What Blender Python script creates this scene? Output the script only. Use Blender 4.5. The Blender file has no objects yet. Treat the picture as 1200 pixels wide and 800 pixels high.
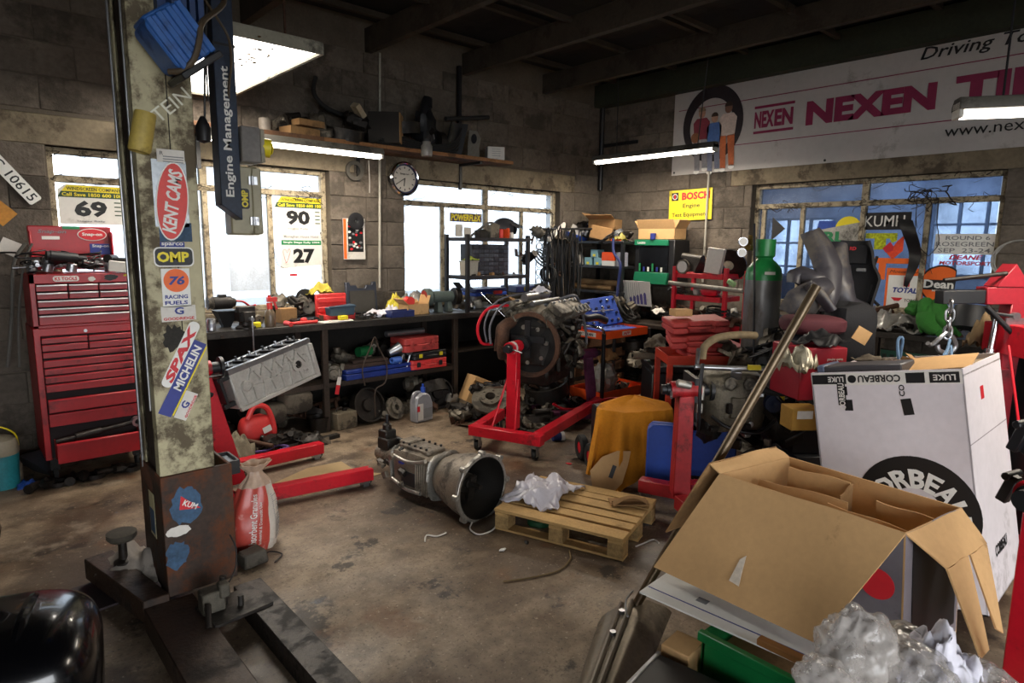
import bpy, bmesh, math, random
from math import sin, cos, pi, radians, atan2, sqrt, hypot
from mathutils import Vector, Matrix, Euler, noise
random.seed(7)
SC = bpy.context.scene
COL = SC.collection
V = Vector
# ------------------------------------------------------------------ camera
FPX, PITCH, ROLL, YAW, CAMH = 745.0, radians(8.7), radians(.7), radians(42.0), 1.6
_fw = V((sin(YAW)*cos(PITCH), cos(YAW)*cos(PITCH), -sin(PITCH)))
_r0 = V((cos(YAW), -sin(YAW), 0)); _u0 = _r0.cross(_fw)
_rt = _r0*cos(ROLL) + _u0*sin(ROLL); _up = _u0*cos(ROLL) - _r0*sin(ROLL)
EYE = V((0, 0, CAMH))
cd = bpy.data.cameras.new('camera'); cam = bpy.data.objects.new('camera', cd); COL.objects.link(cam)
cd.sensor_width = 36; cd.lens = FPX/1200*36; cd.clip_start = .05
cam.matrix_world = Matrix(((_rt.x, _up.x, -_fw.x, EYE.x), (_rt.y, _up.y, -_fw.y, EYE.y), (_rt.z, _up.z, -_fw.z, EYE.z), (0, 0, 0, 1)))
SC.camera = cam
cd.dof.use_dof = True; cd.dof.focus_distance = 4.8; cd.dof.aperture_fstop = 9

def at(u, v, ax, val):
    """the point of the plane x/y/z = val that the photograph shows at pixel u, v"""
    d = _fw + _rt*((u-600)/FPX) - _up*((v-400)/FPX)
    a = 'xyz'.index(ax)
    return EYE + d*((val-EYE[a])/d[a])
# ------------------------------------------------------------------ world, light, exposure
SC.view_settings.view_transform = 'Standard'; SC.view_settings.look = 'None'
SC.view_settings.gamma = 1; SC.view_settings.use_curve_mapping = False
SC.view_settings.exposure = 0.25
SC.cycles.use_denoising = True
SC.cycles.max_bounces = 7; SC.cycles.diffuse_bounces = 4; SC.cycles.glossy_bounces = 3
SC.cycles.transparent_max_bounces = 10; SC.cycles.sample_clamp_indirect = 4
SC.cycles.caustics_reflective = False; SC.cycles.caustics_refractive = False
W = bpy.data.worlds.new('overcast_sky'); SC.world = W; W.use_nodes = True
_bg = W.node_tree.nodes['Background']; _bg.inputs[0].default_value = (.93, .965, 1, 1); _bg.inputs[1].default_value = 9.0

def portal(loc, rot, sx, sy):
    l = bpy.data.lights.new('daylight_opening', 'AREA'); l.shape = 'RECTANGLE'; l.size = sx; l.size_y = sy
    l.cycles.is_portal = True
    o = bpy.data.objects.new('daylight_opening', l); COL.objects.link(o); o.location = loc; o.rotation_euler = rot
portal((1.68, 5.80, 1.6), (radians(-90), 0, 0), 2.1, 1.3)
portal((4.62, 5.80, 1.6), (radians(-90), 0, 0), 2.3, 1.3)
portal((.2, -3.45, 1.2), (radians(90), 0, 0), 4.4, 2.35)
portal((-3.25, -2.1, 1.2), (0, radians(-90), 0), 2.35, 2.0)

def lamp(name, loc, rot, sx, sy, power, color):
    l = bpy.data.lights.new(name, 'AREA'); l.shape = 'RECTANGLE'; l.size = sx; l.size_y = sy; l.energy = power; l.color = color
    o = bpy.data.objects.new(name, l); COL.objects.link(o); o.location = loc; o.rotation_euler = rot
    return o

# ------------------------------------------------------------------ materials
_mats = {}
def rgb(h):
    h = h.lstrip('#'); c = [int(h[i:i+2], 16)/255 for i in (0, 2, 4)]
    return tuple(x/12.92 if x <= .04045 else ((x+.055)/1.055)**2.4 for x in c)
def M(name, col='808080', rough=.5, metal=0, var=.18, scale=6, dirt=0.0, dcol='1c1712', dscale=3, bump=.0, bscale=60,
      coat=0, emit=0, alpha=1, rand=0, trans=0, stretch=(1, 1, 1)):
    if name in _mats: return _mats[name]
    m = bpy.data.materials.new(name); m.use_nodes = True; nt = m.node_tree; N = nt.nodes; L = nt.links
    b = N['Principled BSDF']; c = rgb(col) if isinstance(col, str) else col
    tc = N.new('ShaderNodeTexCoord'); mp = N.new('ShaderNodeMapping'); mp.inputs['Scale'].default_value = stretch
    L.new(tc.outputs['Object'], mp.inputs['Vector']); vec = mp.outputs['Vector']
    if rand:
        oi = N.new('ShaderNodeObjectInfo'); ad = N.new('ShaderNodeVectorMath'); ad.operation = 'ADD'
        sc_ = N.new('ShaderNodeVectorMath'); sc_.operation = 'SCALE'; sc_.inputs['Scale'].default_value = 37
        cb = N.new('ShaderNodeCombineXYZ')
        for i in range(3): L.new(oi.outputs['Random'], cb.inputs[i])
        L.new(cb.outputs[0], sc_.inputs[0]); L.new(vec, ad.inputs[0]); L.new(sc_.outputs[0], ad.inputs[1]); vec = ad.outputs[0]
    n1 = N.new('ShaderNodeTexNoise'); n1.inputs['Scale'].default_value = scale; n1.inputs['Detail'].default_value = 5
    L.new(vec, n1.inputs['Vector'])
    mx = N.new('ShaderNodeMix'); mx.data_type = 'RGBA'
    mx.inputs[6].default_value = (*[x*(1-var) for x in c], 1); mx.inputs[7].default_value = (*[min(1, x*(1+var)) for x in c], 1)
    r1 = N.new('ShaderNodeMapRange'); r1.inputs[1].default_value = .3; r1.inputs[2].default_value = .7
    L.new(n1.outputs[0], r1.inputs[0]); L.new(r1.outputs[0], mx.inputs[0]); out = mx.outputs[2]
    if rand:
        hs = N.new('ShaderNodeHueSaturation'); mr = N.new('ShaderNodeMapRange')
        mr.inputs[3].default_value = 1-rand; mr.inputs[4].default_value = 1+rand
        L.new(oi.outputs['Random'], mr.inputs[0]); L.new(mr.outputs[0], hs.inputs['Value']); L.new(out, hs.inputs['Color']); out = hs.outputs[0]
    nf = N.new('ShaderNodeTexNoise'); nf.inputs['Scale'].default_value = scale*9; nf.inputs['Detail'].default_value = 3
    L.new(vec, nf.inputs['Vector']); rf = N.new('ShaderNodeMapRange'); rf.inputs[1].default_value = .3; rf.inputs[2].default_value = .7
    rf.inputs[3].default_value = 1-var*.7; rf.inputs[4].default_value = 1+var*.7; L.new(nf.outputs[0], rf.inputs[0])
    hf = N.new('ShaderNodeHueSaturation'); L.new(rf.outputs[0], hf.inputs['Value']); L.new(out, hf.inputs['Color']); out = hf.outputs[0]
    if dirt:
        n2 = N.new('ShaderNodeTexNoise'); n2.inputs['Scale'].default_value = dscale; n2.inputs['Detail'].default_value = 12; n2.inputs['Roughness'].default_value = .72
        L.new(vec, n2.inputs['Vector'])
        r2 = N.new('ShaderNodeMapRange'); r2.inputs[1].default_value = .60-.26*dirt; r2.inputs[2].default_value = .68-.24*dirt
        r2.inputs[4].default_value = min(.95, .55+.6*dirt)
        m2 = N.new('ShaderNodeMix'); m2.data_type = 'RGBA'; m2.inputs[7].default_value = (*rgb(dcol), 1)
        L.new(n2.outputs[0], r2.inputs[0]); L.new(r2.outputs[0], m2.inputs[0]); L.new(out, m2.inputs[6]); out = m2.outputs[2]
        rr = N.new('ShaderNodeMapRange'); rr.inputs[3].default_value = rough; rr.inputs[4].default_value = min(1, rough+.3)
        L.new(r2.outputs[0], rr.inputs[0]); L.new(rr.outputs[0], b.inputs['Roughness'])
        if metal:
            rm = N.new('ShaderNodeMapRange'); rm.inputs[3].default_value = metal; rm.inputs[4].default_value = metal*.3
            L.new(r2.outputs[0], rm.inputs[0]); L.new(rm.outputs[0], b.inputs['Metallic'])
    else: b.inputs['Roughness'].default_value = rough
    L.new(out, b.inputs['Base Color'])
    if not (dirt and metal): b.inputs['Metallic'].default_value = metal
    if bump:
        n3 = N.new('ShaderNodeTexNoise'); n3.inputs['Scale'].default_value = bscale; n3.inputs['Detail'].default_value = 6
        bp = N.new('ShaderNodeBump'); bp.inputs['Strength'].default_value = bump; bp.inputs['Distance'].default_value = .01
        L.new(vec, n3.inputs['Vector']); L.new(n3.outputs[0], bp.inputs['Height']); L.new(bp.outputs[0], b.inputs['Normal'])
    if coat: b.inputs['Coat Weight'].default_value = coat
    if emit:
        b.inputs['Emission Color'].default_value = (*c, 1); b.inputs['Emission Strength'].default_value = emit
    if trans: b.inputs['Transmission Weight'].default_value = trans
    if alpha < 1: b.inputs['Alpha'].default_value = alpha
    _mats[name] = m; return m

def glassy(name, tint, t=.55, haze=(.8, .85, .9), hz=.35, rough=.15, scale=3):
    """dusty pane: part clear, part light-scattering, with dirt patches"""
    if name in _mats: return _mats[name]
    m = bpy.data.materials.new(name); m.use_nodes = True; nt = m.node_tree; N = nt.nodes; L = nt.links
    N.remove(N['Principled BSDF']); out = N['Material Output']
    tr = N.new('ShaderNodeBsdfTransparent'); tr.inputs[0].default_value = (*tint, 1)
    tl = N.new('ShaderNodeBsdfTranslucent'); tl.inputs[0].default_value = (*haze, 1)
    df = N.new('ShaderNodeBsdfDiffuse'); df.inputs[0].default_value = (*haze, 1)
    gl = N.new('ShaderNodeBsdfGlossy'); gl.inputs['Roughness'].default_value = rough
    a = N.new('ShaderNodeMixShader'); a.inputs[0].default_value = .35
    L.new(tl.outputs[0], a.inputs[1]); L.new(df.outputs[0], a.inputs[2])
    b = N.new('ShaderNodeMixShader'); n = N.new('ShaderNodeTexNoise'); n.inputs['Scale'].default_value = scale; n.inputs['Detail'].default_value = 8
    tc = N.new('ShaderNodeTexCoord'); L.new(tc.outputs['Object'], n.inputs['Vector'])
    mr = N.new('ShaderNodeMapRange'); mr.inputs[1].default_value = .35; mr.inputs[2].default_value = .7
    mr.inputs[3].default_value = max(0, hz-.15); mr.inputs[4].default_value = min(1, hz+.2)
    L.new(n.outputs[0], mr.inputs[0]); L.new(mr.outputs[0], b.inputs[0]); L.new(tr.outputs[0], b.inputs[1]); L.new(a.outputs[0], b.inputs[2])
    fr = N.new('ShaderNodeFresnel'); fr.inputs[0].default_value = 1.35
    c = N.new('ShaderNodeMixShader'); L.new(fr.outputs[0], c.inputs[0]); L.new(b.outputs[0], c.inputs[1]); L.new(gl.outputs[0], c.inputs[2])
    L.new(c.outputs[0], out.inputs[0]); _mats[name] = m; return m

# ------------------------------------------------------------------ mesh builder
class MB:
    def __init__(s): s.v = []; s.f = []
    def add(s, vs, fs, m=None):
        k = len(s.v)
        for p in vs:
            p = V(p); s.v.append(m @ p if m is not None else p)
        s.f += [tuple(i+k for i in f) for f in fs]; return s
    def box(s, c, d, r=(0, 0, 0), m=None, taper=1):
        x, y, z = d[0]/2, d[1]/2, d[2]/2; t = taper
        R = Matrix.Translation(V(c)) @ Euler(r).to_matrix().to_4x4()
        if m is not None: R = m @ R
        vs = [(-x, -y, -z), (x, -y, -z), (x, y, -z), (-x, y, -z), (-x*t, -y*t, z), (x*t, -y*t, z), (x*t, y*t, z), (-x*t, y*t, z)]
        return s.add(vs, [(3, 2, 1, 0), (4, 5, 6, 7), (0, 1, 5, 4), (1, 2, 6, 5), (2, 3, 7, 6), (3, 0, 4, 7)], R)
    def bx(s, x0, x1, y0, y1, z0, z1, m=None):
        return s.box(((x0+x1)/2, (y0+y1)/2, (z0+z1)/2), (abs(x1-x0), abs(y1-y0), abs(z1-z0)), m=m)
    def ring(s, c, ax, r, n, ph=0, sq=1):
        q = V(ax).to_track_quat('Z', 'Y')
        return [V(c) + q @ V((cos(2*pi*i/n+ph)*r, sin(2*pi*i/n+ph)*r*sq, 0)) for i in range(n)]
    def cyl(s, p, q, r, r2=None, n=14, m=None, cap=True):
        p, q = V(p), V(q); ax = (q-p).normalized(); r2 = r if r2 is None else r2
        vs = s.ring(p, ax, r, n) + s.ring(q, ax, r2, n)
        fs = [(i, (i+1) % n, n+(i+1) % n, n+i) for i in range(n)]
        if cap: fs += [tuple(reversed(range(n))), tuple(range(n, 2*n))]
        return s.add(vs, fs, m)
    def pipe(s, p, q, r, ri, n=16, m=None):
        p, q = V(p), V(q); ax = (q-p).normalized()
        vs = s.ring(p, ax, r, n)+s.ring(q, ax, r, n)+s.ring(q, ax, ri, n)+s.ring(p, ax, ri, n)
        fs = []
        for k in range(4):
            for i in range(n):
                j = (i+1) % n; a = k*n; b = ((k+1) % 4)*n
                fs.append((a+i, a+j, b+j, b+i))
        return s.add(vs, fs, m)
    def tube(s, pts, r, n=8, closed=False, sm=4, m=None, radii=None):
        P = [V(p) for p in pts]
        if sm > 1 and len(P) > 2:
            Q = []; K = len(P); RR = []
            for i in range(K if closed else K-1):
                a, b, c, d = (P[(i-1) % K], P[i], P[(i+1) % K], P[(i+2) % K]) if closed else (P[max(i-1, 0)], P[i], P[i+1], P[min(i+2, K-1)])
                for j in range(sm):
                    t = j/sm
                    Q.append(.5*((2*b)+(c-a)*t+(2*a-5*b+4*c-d)*t*t+(3*b-a-3*c+d)*t**3))
                    if radii: RR.append(radii[i]*(1-t)+radii[(i+1) % K]*t)
            if not closed:
                Q.append(P[-1])
                if radii: RR.append(radii[-1])
            P = Q; radii = RR if radii else None
        K = len(P); vs = []; up = V((0, 0, 1)); prev = None
        for i in range(K):
            t = (P[(i+1) % K]-P[i-1]) if closed else (P[min(i+1, K-1)]-P[max(i-1, 0)])
            t = t.normalized() if t.length > 1e-9 else V((0, 0, 1))
            if prev is None: prev = t.orthogonal().normalized()
            prev = (prev - t*prev.dot(t)); prev = prev.normalized() if prev.length > 1e-6 else t.orthogonal().normalized()
            b = t.cross(prev); rr = radii[i] if radii else r
            vs += [P[i]+(prev*cos(2*pi*k/n)+b*sin(2*pi*k/n))*rr for k in range(n)]
        fs = []
        for i in range(K if closed else K-1):
            j = (i+1) % K
            for k in range(n):
                l = (k+1) % n; fs.append((i*n+k, i*n+l, j*n+l, j*n+k))
        if not closed: fs += [tuple(reversed(range(n))), tuple(range((K-1)*n, K*n))]
        return s.add(vs, fs, m)
    def lathe(s, prof, n=20, m=None):
        vs = []; K = len(prof)
        for r, z in prof: vs += [(cos(2*pi*i/n)*r, sin(2*pi*i/n)*r, z) for i in range(n)]
        fs = [(k*n+i, k*n+(i+1) % n, (k+1)*n+(i+1) % n, (k+1)*n+i) for k in range(K-1) for i in range(n)]
        shut = prof[0] == prof[-1]
        if prof[0][0] > 1e-4 and not shut: fs.append(tuple(reversed(range(n))))
        if prof[-1][0] > 1e-4 and not shut: fs.append(tuple(range((K-1)*n, K*n)))
        return s.add(vs, fs, m)
    def prism(s, pts, h, m=None, z0=0):
        """flat outline in local xy, extruded from z0 by h"""
        n = len(pts)
        a = sum(pts[i][0]*pts[(i+1) % n][1]-pts[(i+1) % n][0]*pts[i][1] for i in range(n))
        if a < 0: pts = pts[::-1]
        vs = [(x, y, z0) for x, y in pts]+[(x, y, z0+h) for x, y in pts]
        return s.add(vs, [tuple(reversed(range(n))), tuple(range(n, 2*n))]+[(i, (i+1) % n, n+(i+1) % n, n+i) for i in range(n)], m)
    def ball(s, c, d, n=14, k=9, amp=0, fr=2, seed=0, m=None, sq=1):
        """ellipsoid with noise; d = diameters; sq<1 squares it"""
        vs = []; fs = []
        for j in range(k+1):
            ph = pi*j/k
            for i in range(n):
                th = 2*pi*i/n; p = V((sin(ph)*cos(th), sin(ph)*sin(th), -cos(ph)))
                if sq != 1: p = V([math.copysign(abs(x)**sq, x) for x in p])
                if amp: p *= 1+amp*noise.noise(p*fr+V((seed*7.3, seed*3.1, seed)))
                vs.append(V(c)+V((p.x*d[0]/2, p.y*d[1]/2, p.z*d[2]/2)))
        for j in range(k):
            for i in range(n): fs.append((j*n+i, j*n+(i+1) % n, (j+1)*n+(i+1) % n, (j+1)*n+i))
        return s.add(vs, fs, m)
    def cloth(s, P, nu, nv, th=.003, m=None):
        """P(u,v)->point, thin solid sheet"""
        vs = [V(P(i/nu, j/nv)) for j in range(nv+1) for i in range(nu+1)]; w = nu+1
        fs = [(j*w+i, j*w+i+1, (j+1)*w+i+1, (j+1)*w+i) for j in range(nv) for i in range(nu)]
        nrm = [V() for _ in vs]
        for f in fs:
            n_ = (vs[f[1]]-vs[f[0]]).cross(vs[f[3]]-vs[f[0]])
            for i in f: nrm[i] += n_
        lo = [v-(n_.normalized() if n_.length > 0 else V((0, 0, 1)))*th for v, n_ in zip(vs, nrm)]; K = len(vs)
        f2 = [tuple(i+K for i in reversed(f)) for f in fs]
        bd = [i for i in range(w)]+[j*w+nu for j in range(1, nv+1)]+[nv*w+i for i in range(nu-1, -1, -1)]+[j*w for j in range(nv-1, 0, -1)]
        f3 = [(bd[i], bd[i-1], bd[i-1]+K, bd[i]+K) for i in range(len(bd))]
        return s.add(vs+lo, fs+f2+f3, m)

def mesh(name, mb, mat, smooth=True):
    me = bpy.data.meshes.new(name); me.from_pydata(mb.v, [], mb.f); me.materials.append(mat); me.update()
    if smooth:
        me.polygons.foreach_set('use_smooth', [True]*len(me.polygons)); me.set_sharp_from_angle(angle=radians(getattr(mb, 'soft', 38)))
    return me
SPLIT = {'end_cap', 'wiring_loom', 'cable_loom', 'case_flange', 'exhaust_elbow', 'coolant_pipe', 'rubber_hose', 'frame_post', 'side_ridge', 'edge_strip', 'deck_rail', 'corner_ball', 'connector', 'tray_shell', 'bolt_arm', 'printed_legs', 'printed_shoes', 'printed_line', 'side_mount', 'casting_mount', 'orange_half', 'blue_line', 'rivet', 'lock', 'spring', 'red_hose', 'logo'}
def islands(mb):
    p = list(range(len(mb.v)))
    def f(a):
        while p[a] != a: p[a] = p[p[a]]; a = p[a]
        return a
    for q in mb.f:
        for k in q[1:]: p[f(k)] = f(q[0])
    g = {}
    for i in range(len(mb.v)): g.setdefault(f(i), []).append(i)
    out = []
    for ids in g.values():
        mp = {k: n for n, k in enumerate(ids)}; m = MB(); m.v = [mb.v[k] for k in ids]; m.f = [tuple(mp[k] for k in q) for q in mb.f if q[0] in mp]
        if m.f: out.append(m)
    return out
def obj(name, mb, mat, parent=None, bev=0, label=None, kind=None):
    if name in SPLIT and parent is not None and isinstance(mb, MB):
        for m in islands(mb): o = obj1(name, m, mat, parent, bev, label, kind)
        return o
    return obj1(name, mb, mat, parent, bev, label, kind)
def obj1(name, mb, mat, parent=None, bev=0, label=None, kind=None):
    me = mb if isinstance(mb, bpy.types.Mesh) else mesh(name, mb, mat)
    o = bpy.data.objects.new(name, me); COL.objects.link(o)
    if parent is not None: o.parent = parent
    if bev:
        b = o.modifiers.new('bevel', 'BEVEL'); b.width = bev; b.segments = 1; b.limit_method = 'ANGLE'; b.angle_limit = radians(40)
    if label: o['label'] = label
    if kind: o['kind'] = kind
    return o
def thing(name, label, cat, loc=(0, 0, 0), rot=0, group=None):
    o = bpy.data.objects.new(name, None); COL.objects.link(o); o.empty_display_size = .05
    o.location = loc; o.rotation_euler = rot if isinstance(rot, (tuple, Euler)) else (0, 0, rot)
    o['label'] = label; o['category'] = cat
    if group: o['group'] = group
    return o
def one(name, mb, mat, label, cat, loc=(0, 0, 0), rot=0, group=None, bev=0, kind=None):
    o = obj(name, mb, mat, bev=bev, kind=kind); o.location = loc
    o.rotation_euler = rot if isinstance(rot, (tuple, Euler)) else (0, 0, rot)
    o['label'] = label; o['category'] = cat
    if group: o['group'] = group
    return o
def struct(name, mb, mat, parent=None, bev=0):
    o = obj(name, mb, mat, parent, bev)
    if parent is None: o['kind'] = 'structure'
    return o
def dup(root, loc, rot=None, label=None, group=None):
    r = root.copy(); COL.objects.link(r); r.location = loc
    if rot is not None: r.rotation_euler = rot if isinstance(rot, (tuple, Euler)) else (0, 0, rot)
    if label: r['label'] = label
    if group: r['group'] = group
    for ch in list(root.children):
        c = ch.copy(); COL.objects.link(c); c.parent = r
        for g in ch.children:
            d = g.copy(); COL.objects.link(d); d.parent = c
    return r
def frame(o, x, y):
    """local frame with origin o, x axis along x, y axis close to y, z = the outward normal"""
    x = V(x).normalized(); z = x.cross(V(y)).normalized(); y = z.cross(x)
    m = Matrix.Identity(4)
    for i, c in enumerate((x, y, z, V(o))):
        for k in range(3): m[k][i] = c[k]
    return m
def words(parent, s, w, h, m, mat, bold=0, shear=0, depth=.0008, name='lettering', arc=None, flip=False):
    """flat lettering filling a w x h rectangle centred on the frame m"""
    c = bpy.data.curves.new(name, 'FONT'); c.body = s; c.size = 1; c.offset = bold; c.shear = shear; c.extrude = .01; c.resolution_u = 2
    t = bpy.data.objects.new('t', c); me = bpy.data.meshes.new_from_object(t)
    bpy.data.objects.remove(t); bpy.data.curves.remove(c)
    n = len(me.vertices)
    if n == 0: return None
    xs = [v.co.x for v in me.vertices]; ys = [v.co.y for v in me.vertices]
    x0, x1, y0, y1 = min(xs), max(xs), min(ys), max(ys)
    for v in me.vertices:
        x = ((v.co.x-x0)/(x1-x0)-.5)*w; y = ((v.co.y-y0)/(y1-y0)-.5)*h; z = depth*(1 if v.co.z > 0 else 0)+.0003
        if flip: x, y = -x, -y
        if arc:
            a = x/arc; rr = arc+y; x, y = rr*sin(a), rr*cos(a)-arc
        v.co = m @ V((x, y, z))
    me.materials.clear(); me.materials.append(mat)
    return obj(name, me, mat, parent)
def plate(parent, name, pts, m, mat, th=.0015, z0=0, label=None):
    return obj(name, MB().prism(pts, th, m, z0), mat, parent, label=label)
def rect(w, h, cx=0, cy=0): return [(cx-w/2, cy-h/2), (cx+w/2, cy-h/2), (cx+w/2, cy+h/2), (cx-w/2, cy+h/2)]
def disc(rx, ry=None, n=32, cx=0, cy=0, a0=0, a1=2*pi):
    ry = ry or rx; full = abs(a1-a0-2*pi) < 1e-6; k = n if full else n+1
    return [(cx+rx*cos(a0+(a1-a0)*i/n), cy+ry*sin(a0+(a1-a0)*i/n)) for i in range(k)]
def rrect(w, h, r, n=4, cx=0, cy=0):
    out = []
    for sx, sy, a in ((1, 1, 0), (-1, 1, pi/2), (-1, -1, pi), (1, -1, 3*pi/2)):
        out += [(cx+sx*(w/2-r)+r*cos(a+pi/2*i/n), cy+sy*(h/2-r)+r*sin(a+pi/2*i/n)) for i in range(n+1)]
    return out
T = Matrix.Translation
def RM(rx=0, ry=0, rz=0): return Euler((rx, ry, rz)).to_matrix().to_4x4()
# ------------------------------------------------------------------ shared materials
mRed = M('red_paint', 'c01426', .35, 0, .1, 5, dirt=.12, dscale=7)
mRedOld = M('worn_red_paint', 'a51c22', .45, 0, .15, 5, dirt=.3, dscale=5)
mRedPl = M('red_plastic', 'd23a38', .45, 0, .08, 5, dirt=.12)
mBlack = M('black_paint', '17171a', .45, 0, .2, 6, dirt=.15, dcol='3a342d')
mBlackPl = M('black_plastic', '141417', .5, 0, .2, 8)
mRubber = M('black_rubber', '161514', .8, 0, .2, 8)
mOily = M('oily_iron', '2a2521', .45, .5, .35, 12, dirt=.4, dcol='120f0c', dscale=9, bump=.25, bscale=40)
mAlu = M('cast_aluminium', '9a968e', .42, .75, .15, 10, dirt=.22, dcol='3a332b', dscale=9, bump=.2, bscale=70)
mAluOld = M('grimy_cast_aluminium', '6f685c', .5, .55, .2, 10, dirt=.42, dcol='231d17', dscale=7, bump=.3, bscale=60)
mSteel = M('bare_steel', 'a2a3a6', .3, .9, .12, 8, dirt=.1, dcol='4a4038')
mChrome = M('chrome', 'd0d2d6', .12, 1, .05, 6)
mRust = M('rusty_steel', '4f3526', .75, .3, .35, 7, dirt=.35, dcol='1f1510', bump=.3)
mCard = M('cardboard', 'bf9766', .85, 0, .06, 5, dirt=.05, dcol='6b4d2c', bump=.06, bscale=90)
mCardDk = M('old_cardboard', '8f6c44', .9, 0, .12, 5, dirt=.25, dcol='4a3823', bump=.1)
mWhite = M('white_print', 'dedcd6', .5, 0, .04, 5, dirt=.05, dcol='8a8478')
mPaper = M('white_paper', 'cfcac2', .7, 0, .06, 5, dirt=.08, dcol='8c8478')
mBlkPrint = M('black_print', '0e0e10', .5, 0, .05)
mRedPrint = M('red_print', 'c3202a', .5, 0, .05)
mYelPrint = M('yellow_print', 'e6d21e', .5, 0, .05)
mOrgPrint = M('orange_print', 'e5641c', .5, 0, .05)
mBluPrint = M('blue_print', '24307e', .5, 0, .05)
mGrnPrint = M('green_print', '1c7a48', .5, 0, .05)
mGreyPrint = M('grey_print', '77787a', .6, 0, .05)
mBlue = M('blue_plastic', '1f45a0', .5, 0, .1, 6, dirt=.08)
mBlueDk = M('dark_blue_plastic', '1a2658', .5, 0, .1, 6, dirt=.1)
mGreen = M('green_paint', '1d6b3c', .4, 0, .1, 5, dirt=.15)
mWood = M('raw_timber', 'b9955f', .8, 0, .15, 8, dirt=.12, dcol='6a4d2c', stretch=(1, 1, 6), bump=.15)
mWoodDk = M('dark_timber', '5b3d26', .85, 0, .25, 8, dirt=.3, dcol='20160f', bump=.15)
mYellow = M('yellow_plastic', 'd8c51f', .5, 0, .08, 6, dirt=.1)
mOrange = M('orange_paint', 'e2501c', .4, 0, .06, 5, dirt=.08)
mBag = M('clear_polythene', 'a8a49d', .22, 0, .12, 8, trans=.35)
mRag = M('white_rag', 'c9c6cf', .85, 0, .08, 8, dirt=.1, dcol='8c8680')
mBench = M('greasy_bench_steel', '3b3733', .4, .5, .3, 5, dirt=.35, dcol='1b1815', dscale=3, bump=.1)
mBenchLeg = M('bench_frame_steel', '352a22', .6, .3, .3, 6, dirt=.35, dcol='14100d')
mCream = M('cream_post_paint', 'a89f7e', .5, .1, .12, 3, dirt=.5, dcol='3a2a1a', dscale=4.5, bump=.08)
mGreyBox = M('grey_enclosure', '918b78', .5, 0, .08, 4, dirt=.15)
mTube = None
def emitm(name, col, st):
    m = bpy.data.materials.new(name); m.use_nodes = True; b = m.node_tree.nodes['Principled BSDF']
    b.inputs['Base Color'].default_value = (.9, .9, .9, 1); b.inputs['Emission Color'].default_value = (*col, 1); b.inputs['Emission Strength'].default_value = st
    return m
mTube = emitm('fluorescent_tube_glow', (1, .93, .80), 11)
mTube2 = emitm('rooflight_glow', (1, .95, .86), 6)

# ------------------------------------------------------------------ setting
XB, YA, ZC = 6.5, 5.55, 3.33
X0, Y0 = -3.2, -3.4
# floor: worn concrete
def floor_mat():
    m = bpy.data.materials.new('oil_stained_concrete'); m.use_nodes = True; nt = m.node_tree; N = nt.nodes; L = nt.links; b = N['Principled BSDF']
    tc = N.new('ShaderNodeTexCoord')
    def nz(s, d, r=.55, off=0):
        n = N.new('ShaderNodeTexNoise'); n.inputs['Scale'].default_value = s; n.inputs['Detail'].default_value = d; n.inputs['Roughness'].default_value = r
        mp = N.new('ShaderNodeMapping'); mp.inputs['Location'].default_value = (off, off*2, 0)
        L.new(tc.outputs['Object'], mp.inputs[0]); L.new(mp.outputs[0], n.inputs['Vector']); return n.outputs[0]
    def rng(x, a, b_, c=0, d=1):
        r = N.new('ShaderNodeMapRange'); r.interpolation_type = 'SMOOTHSTEP'
        for i, v in enumerate((a, b_, c, d)): r.inputs[i+1].default_value = v
        L.new(x, r.inputs[0]); return r.outputs[0]
    def mix(f, a, b_):
        k = N.new('ShaderNodeMix'); k.data_type = 'RGBA'; L.new(f, k.inputs[0])
        for i, c in ((6, a), (7, b_)):
            if isinstance(c, str): k.inputs[i].default_value = (*rgb(c), 1)
            else: L.new(c, k.inputs[i])
        return k.outputs[2]
    c = mix(rng(nz(1.1, 8, .6), .38, .62), '5f4e3e', '97856f')
    c = mix(rng(nz(7, 8, .75, 3), .38, .64, 0, .55), c, '4a3b2e')
    c = mix(rng(nz(.8, 11, .66, 9), .49, .58, 0, .75), c, '3b2c20')
    c = mix(rng(nz(2.7, 10, .68, 17), .56, .62, 0, .85), c, '1f1813')
    c = mix(rng(nz(1.7, 8, .6, 29), .58, .66, 0, .45), c, 'ab9d8a')
    c = mix(rng(nz(1.3, 9, .65, 41), .63, .67, 0, .55), c, '55667f')
    c = mix(rng(nz(1.9, 9, .6, 53), .58, .66, 0, .5), c, '6e4a30')
    c = mix(rng(nz(70, 3, .6, 5), .56, .68, 0, .6), c, '2c231b')
    c = mix(rng(nz(45, 3, .6, 15), .62, .7, 0, .5), c, 'b3a48e')
    L.new(c, b.inputs['Base Color'])
    L.new(rng(nz(2.2, 7, .6, 13), .35, .7, .38, .75), b.inputs['Roughness'])
    bp = N.new('ShaderNodeBump'); bp.inputs['Strength'].default_value = .25; bp.inputs['Distance'].default_value = .01
    L.new(nz(30, 8, .7, 2), bp.inputs['Height']); L.new(bp.outputs[0], b.inputs['Normal'])
    return m
fl = MB().bx(X0-.3, XB+4.2, Y0-.3, YA+1.2, -.12, 0)
struct('floor', fl, floor_mat())
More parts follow.
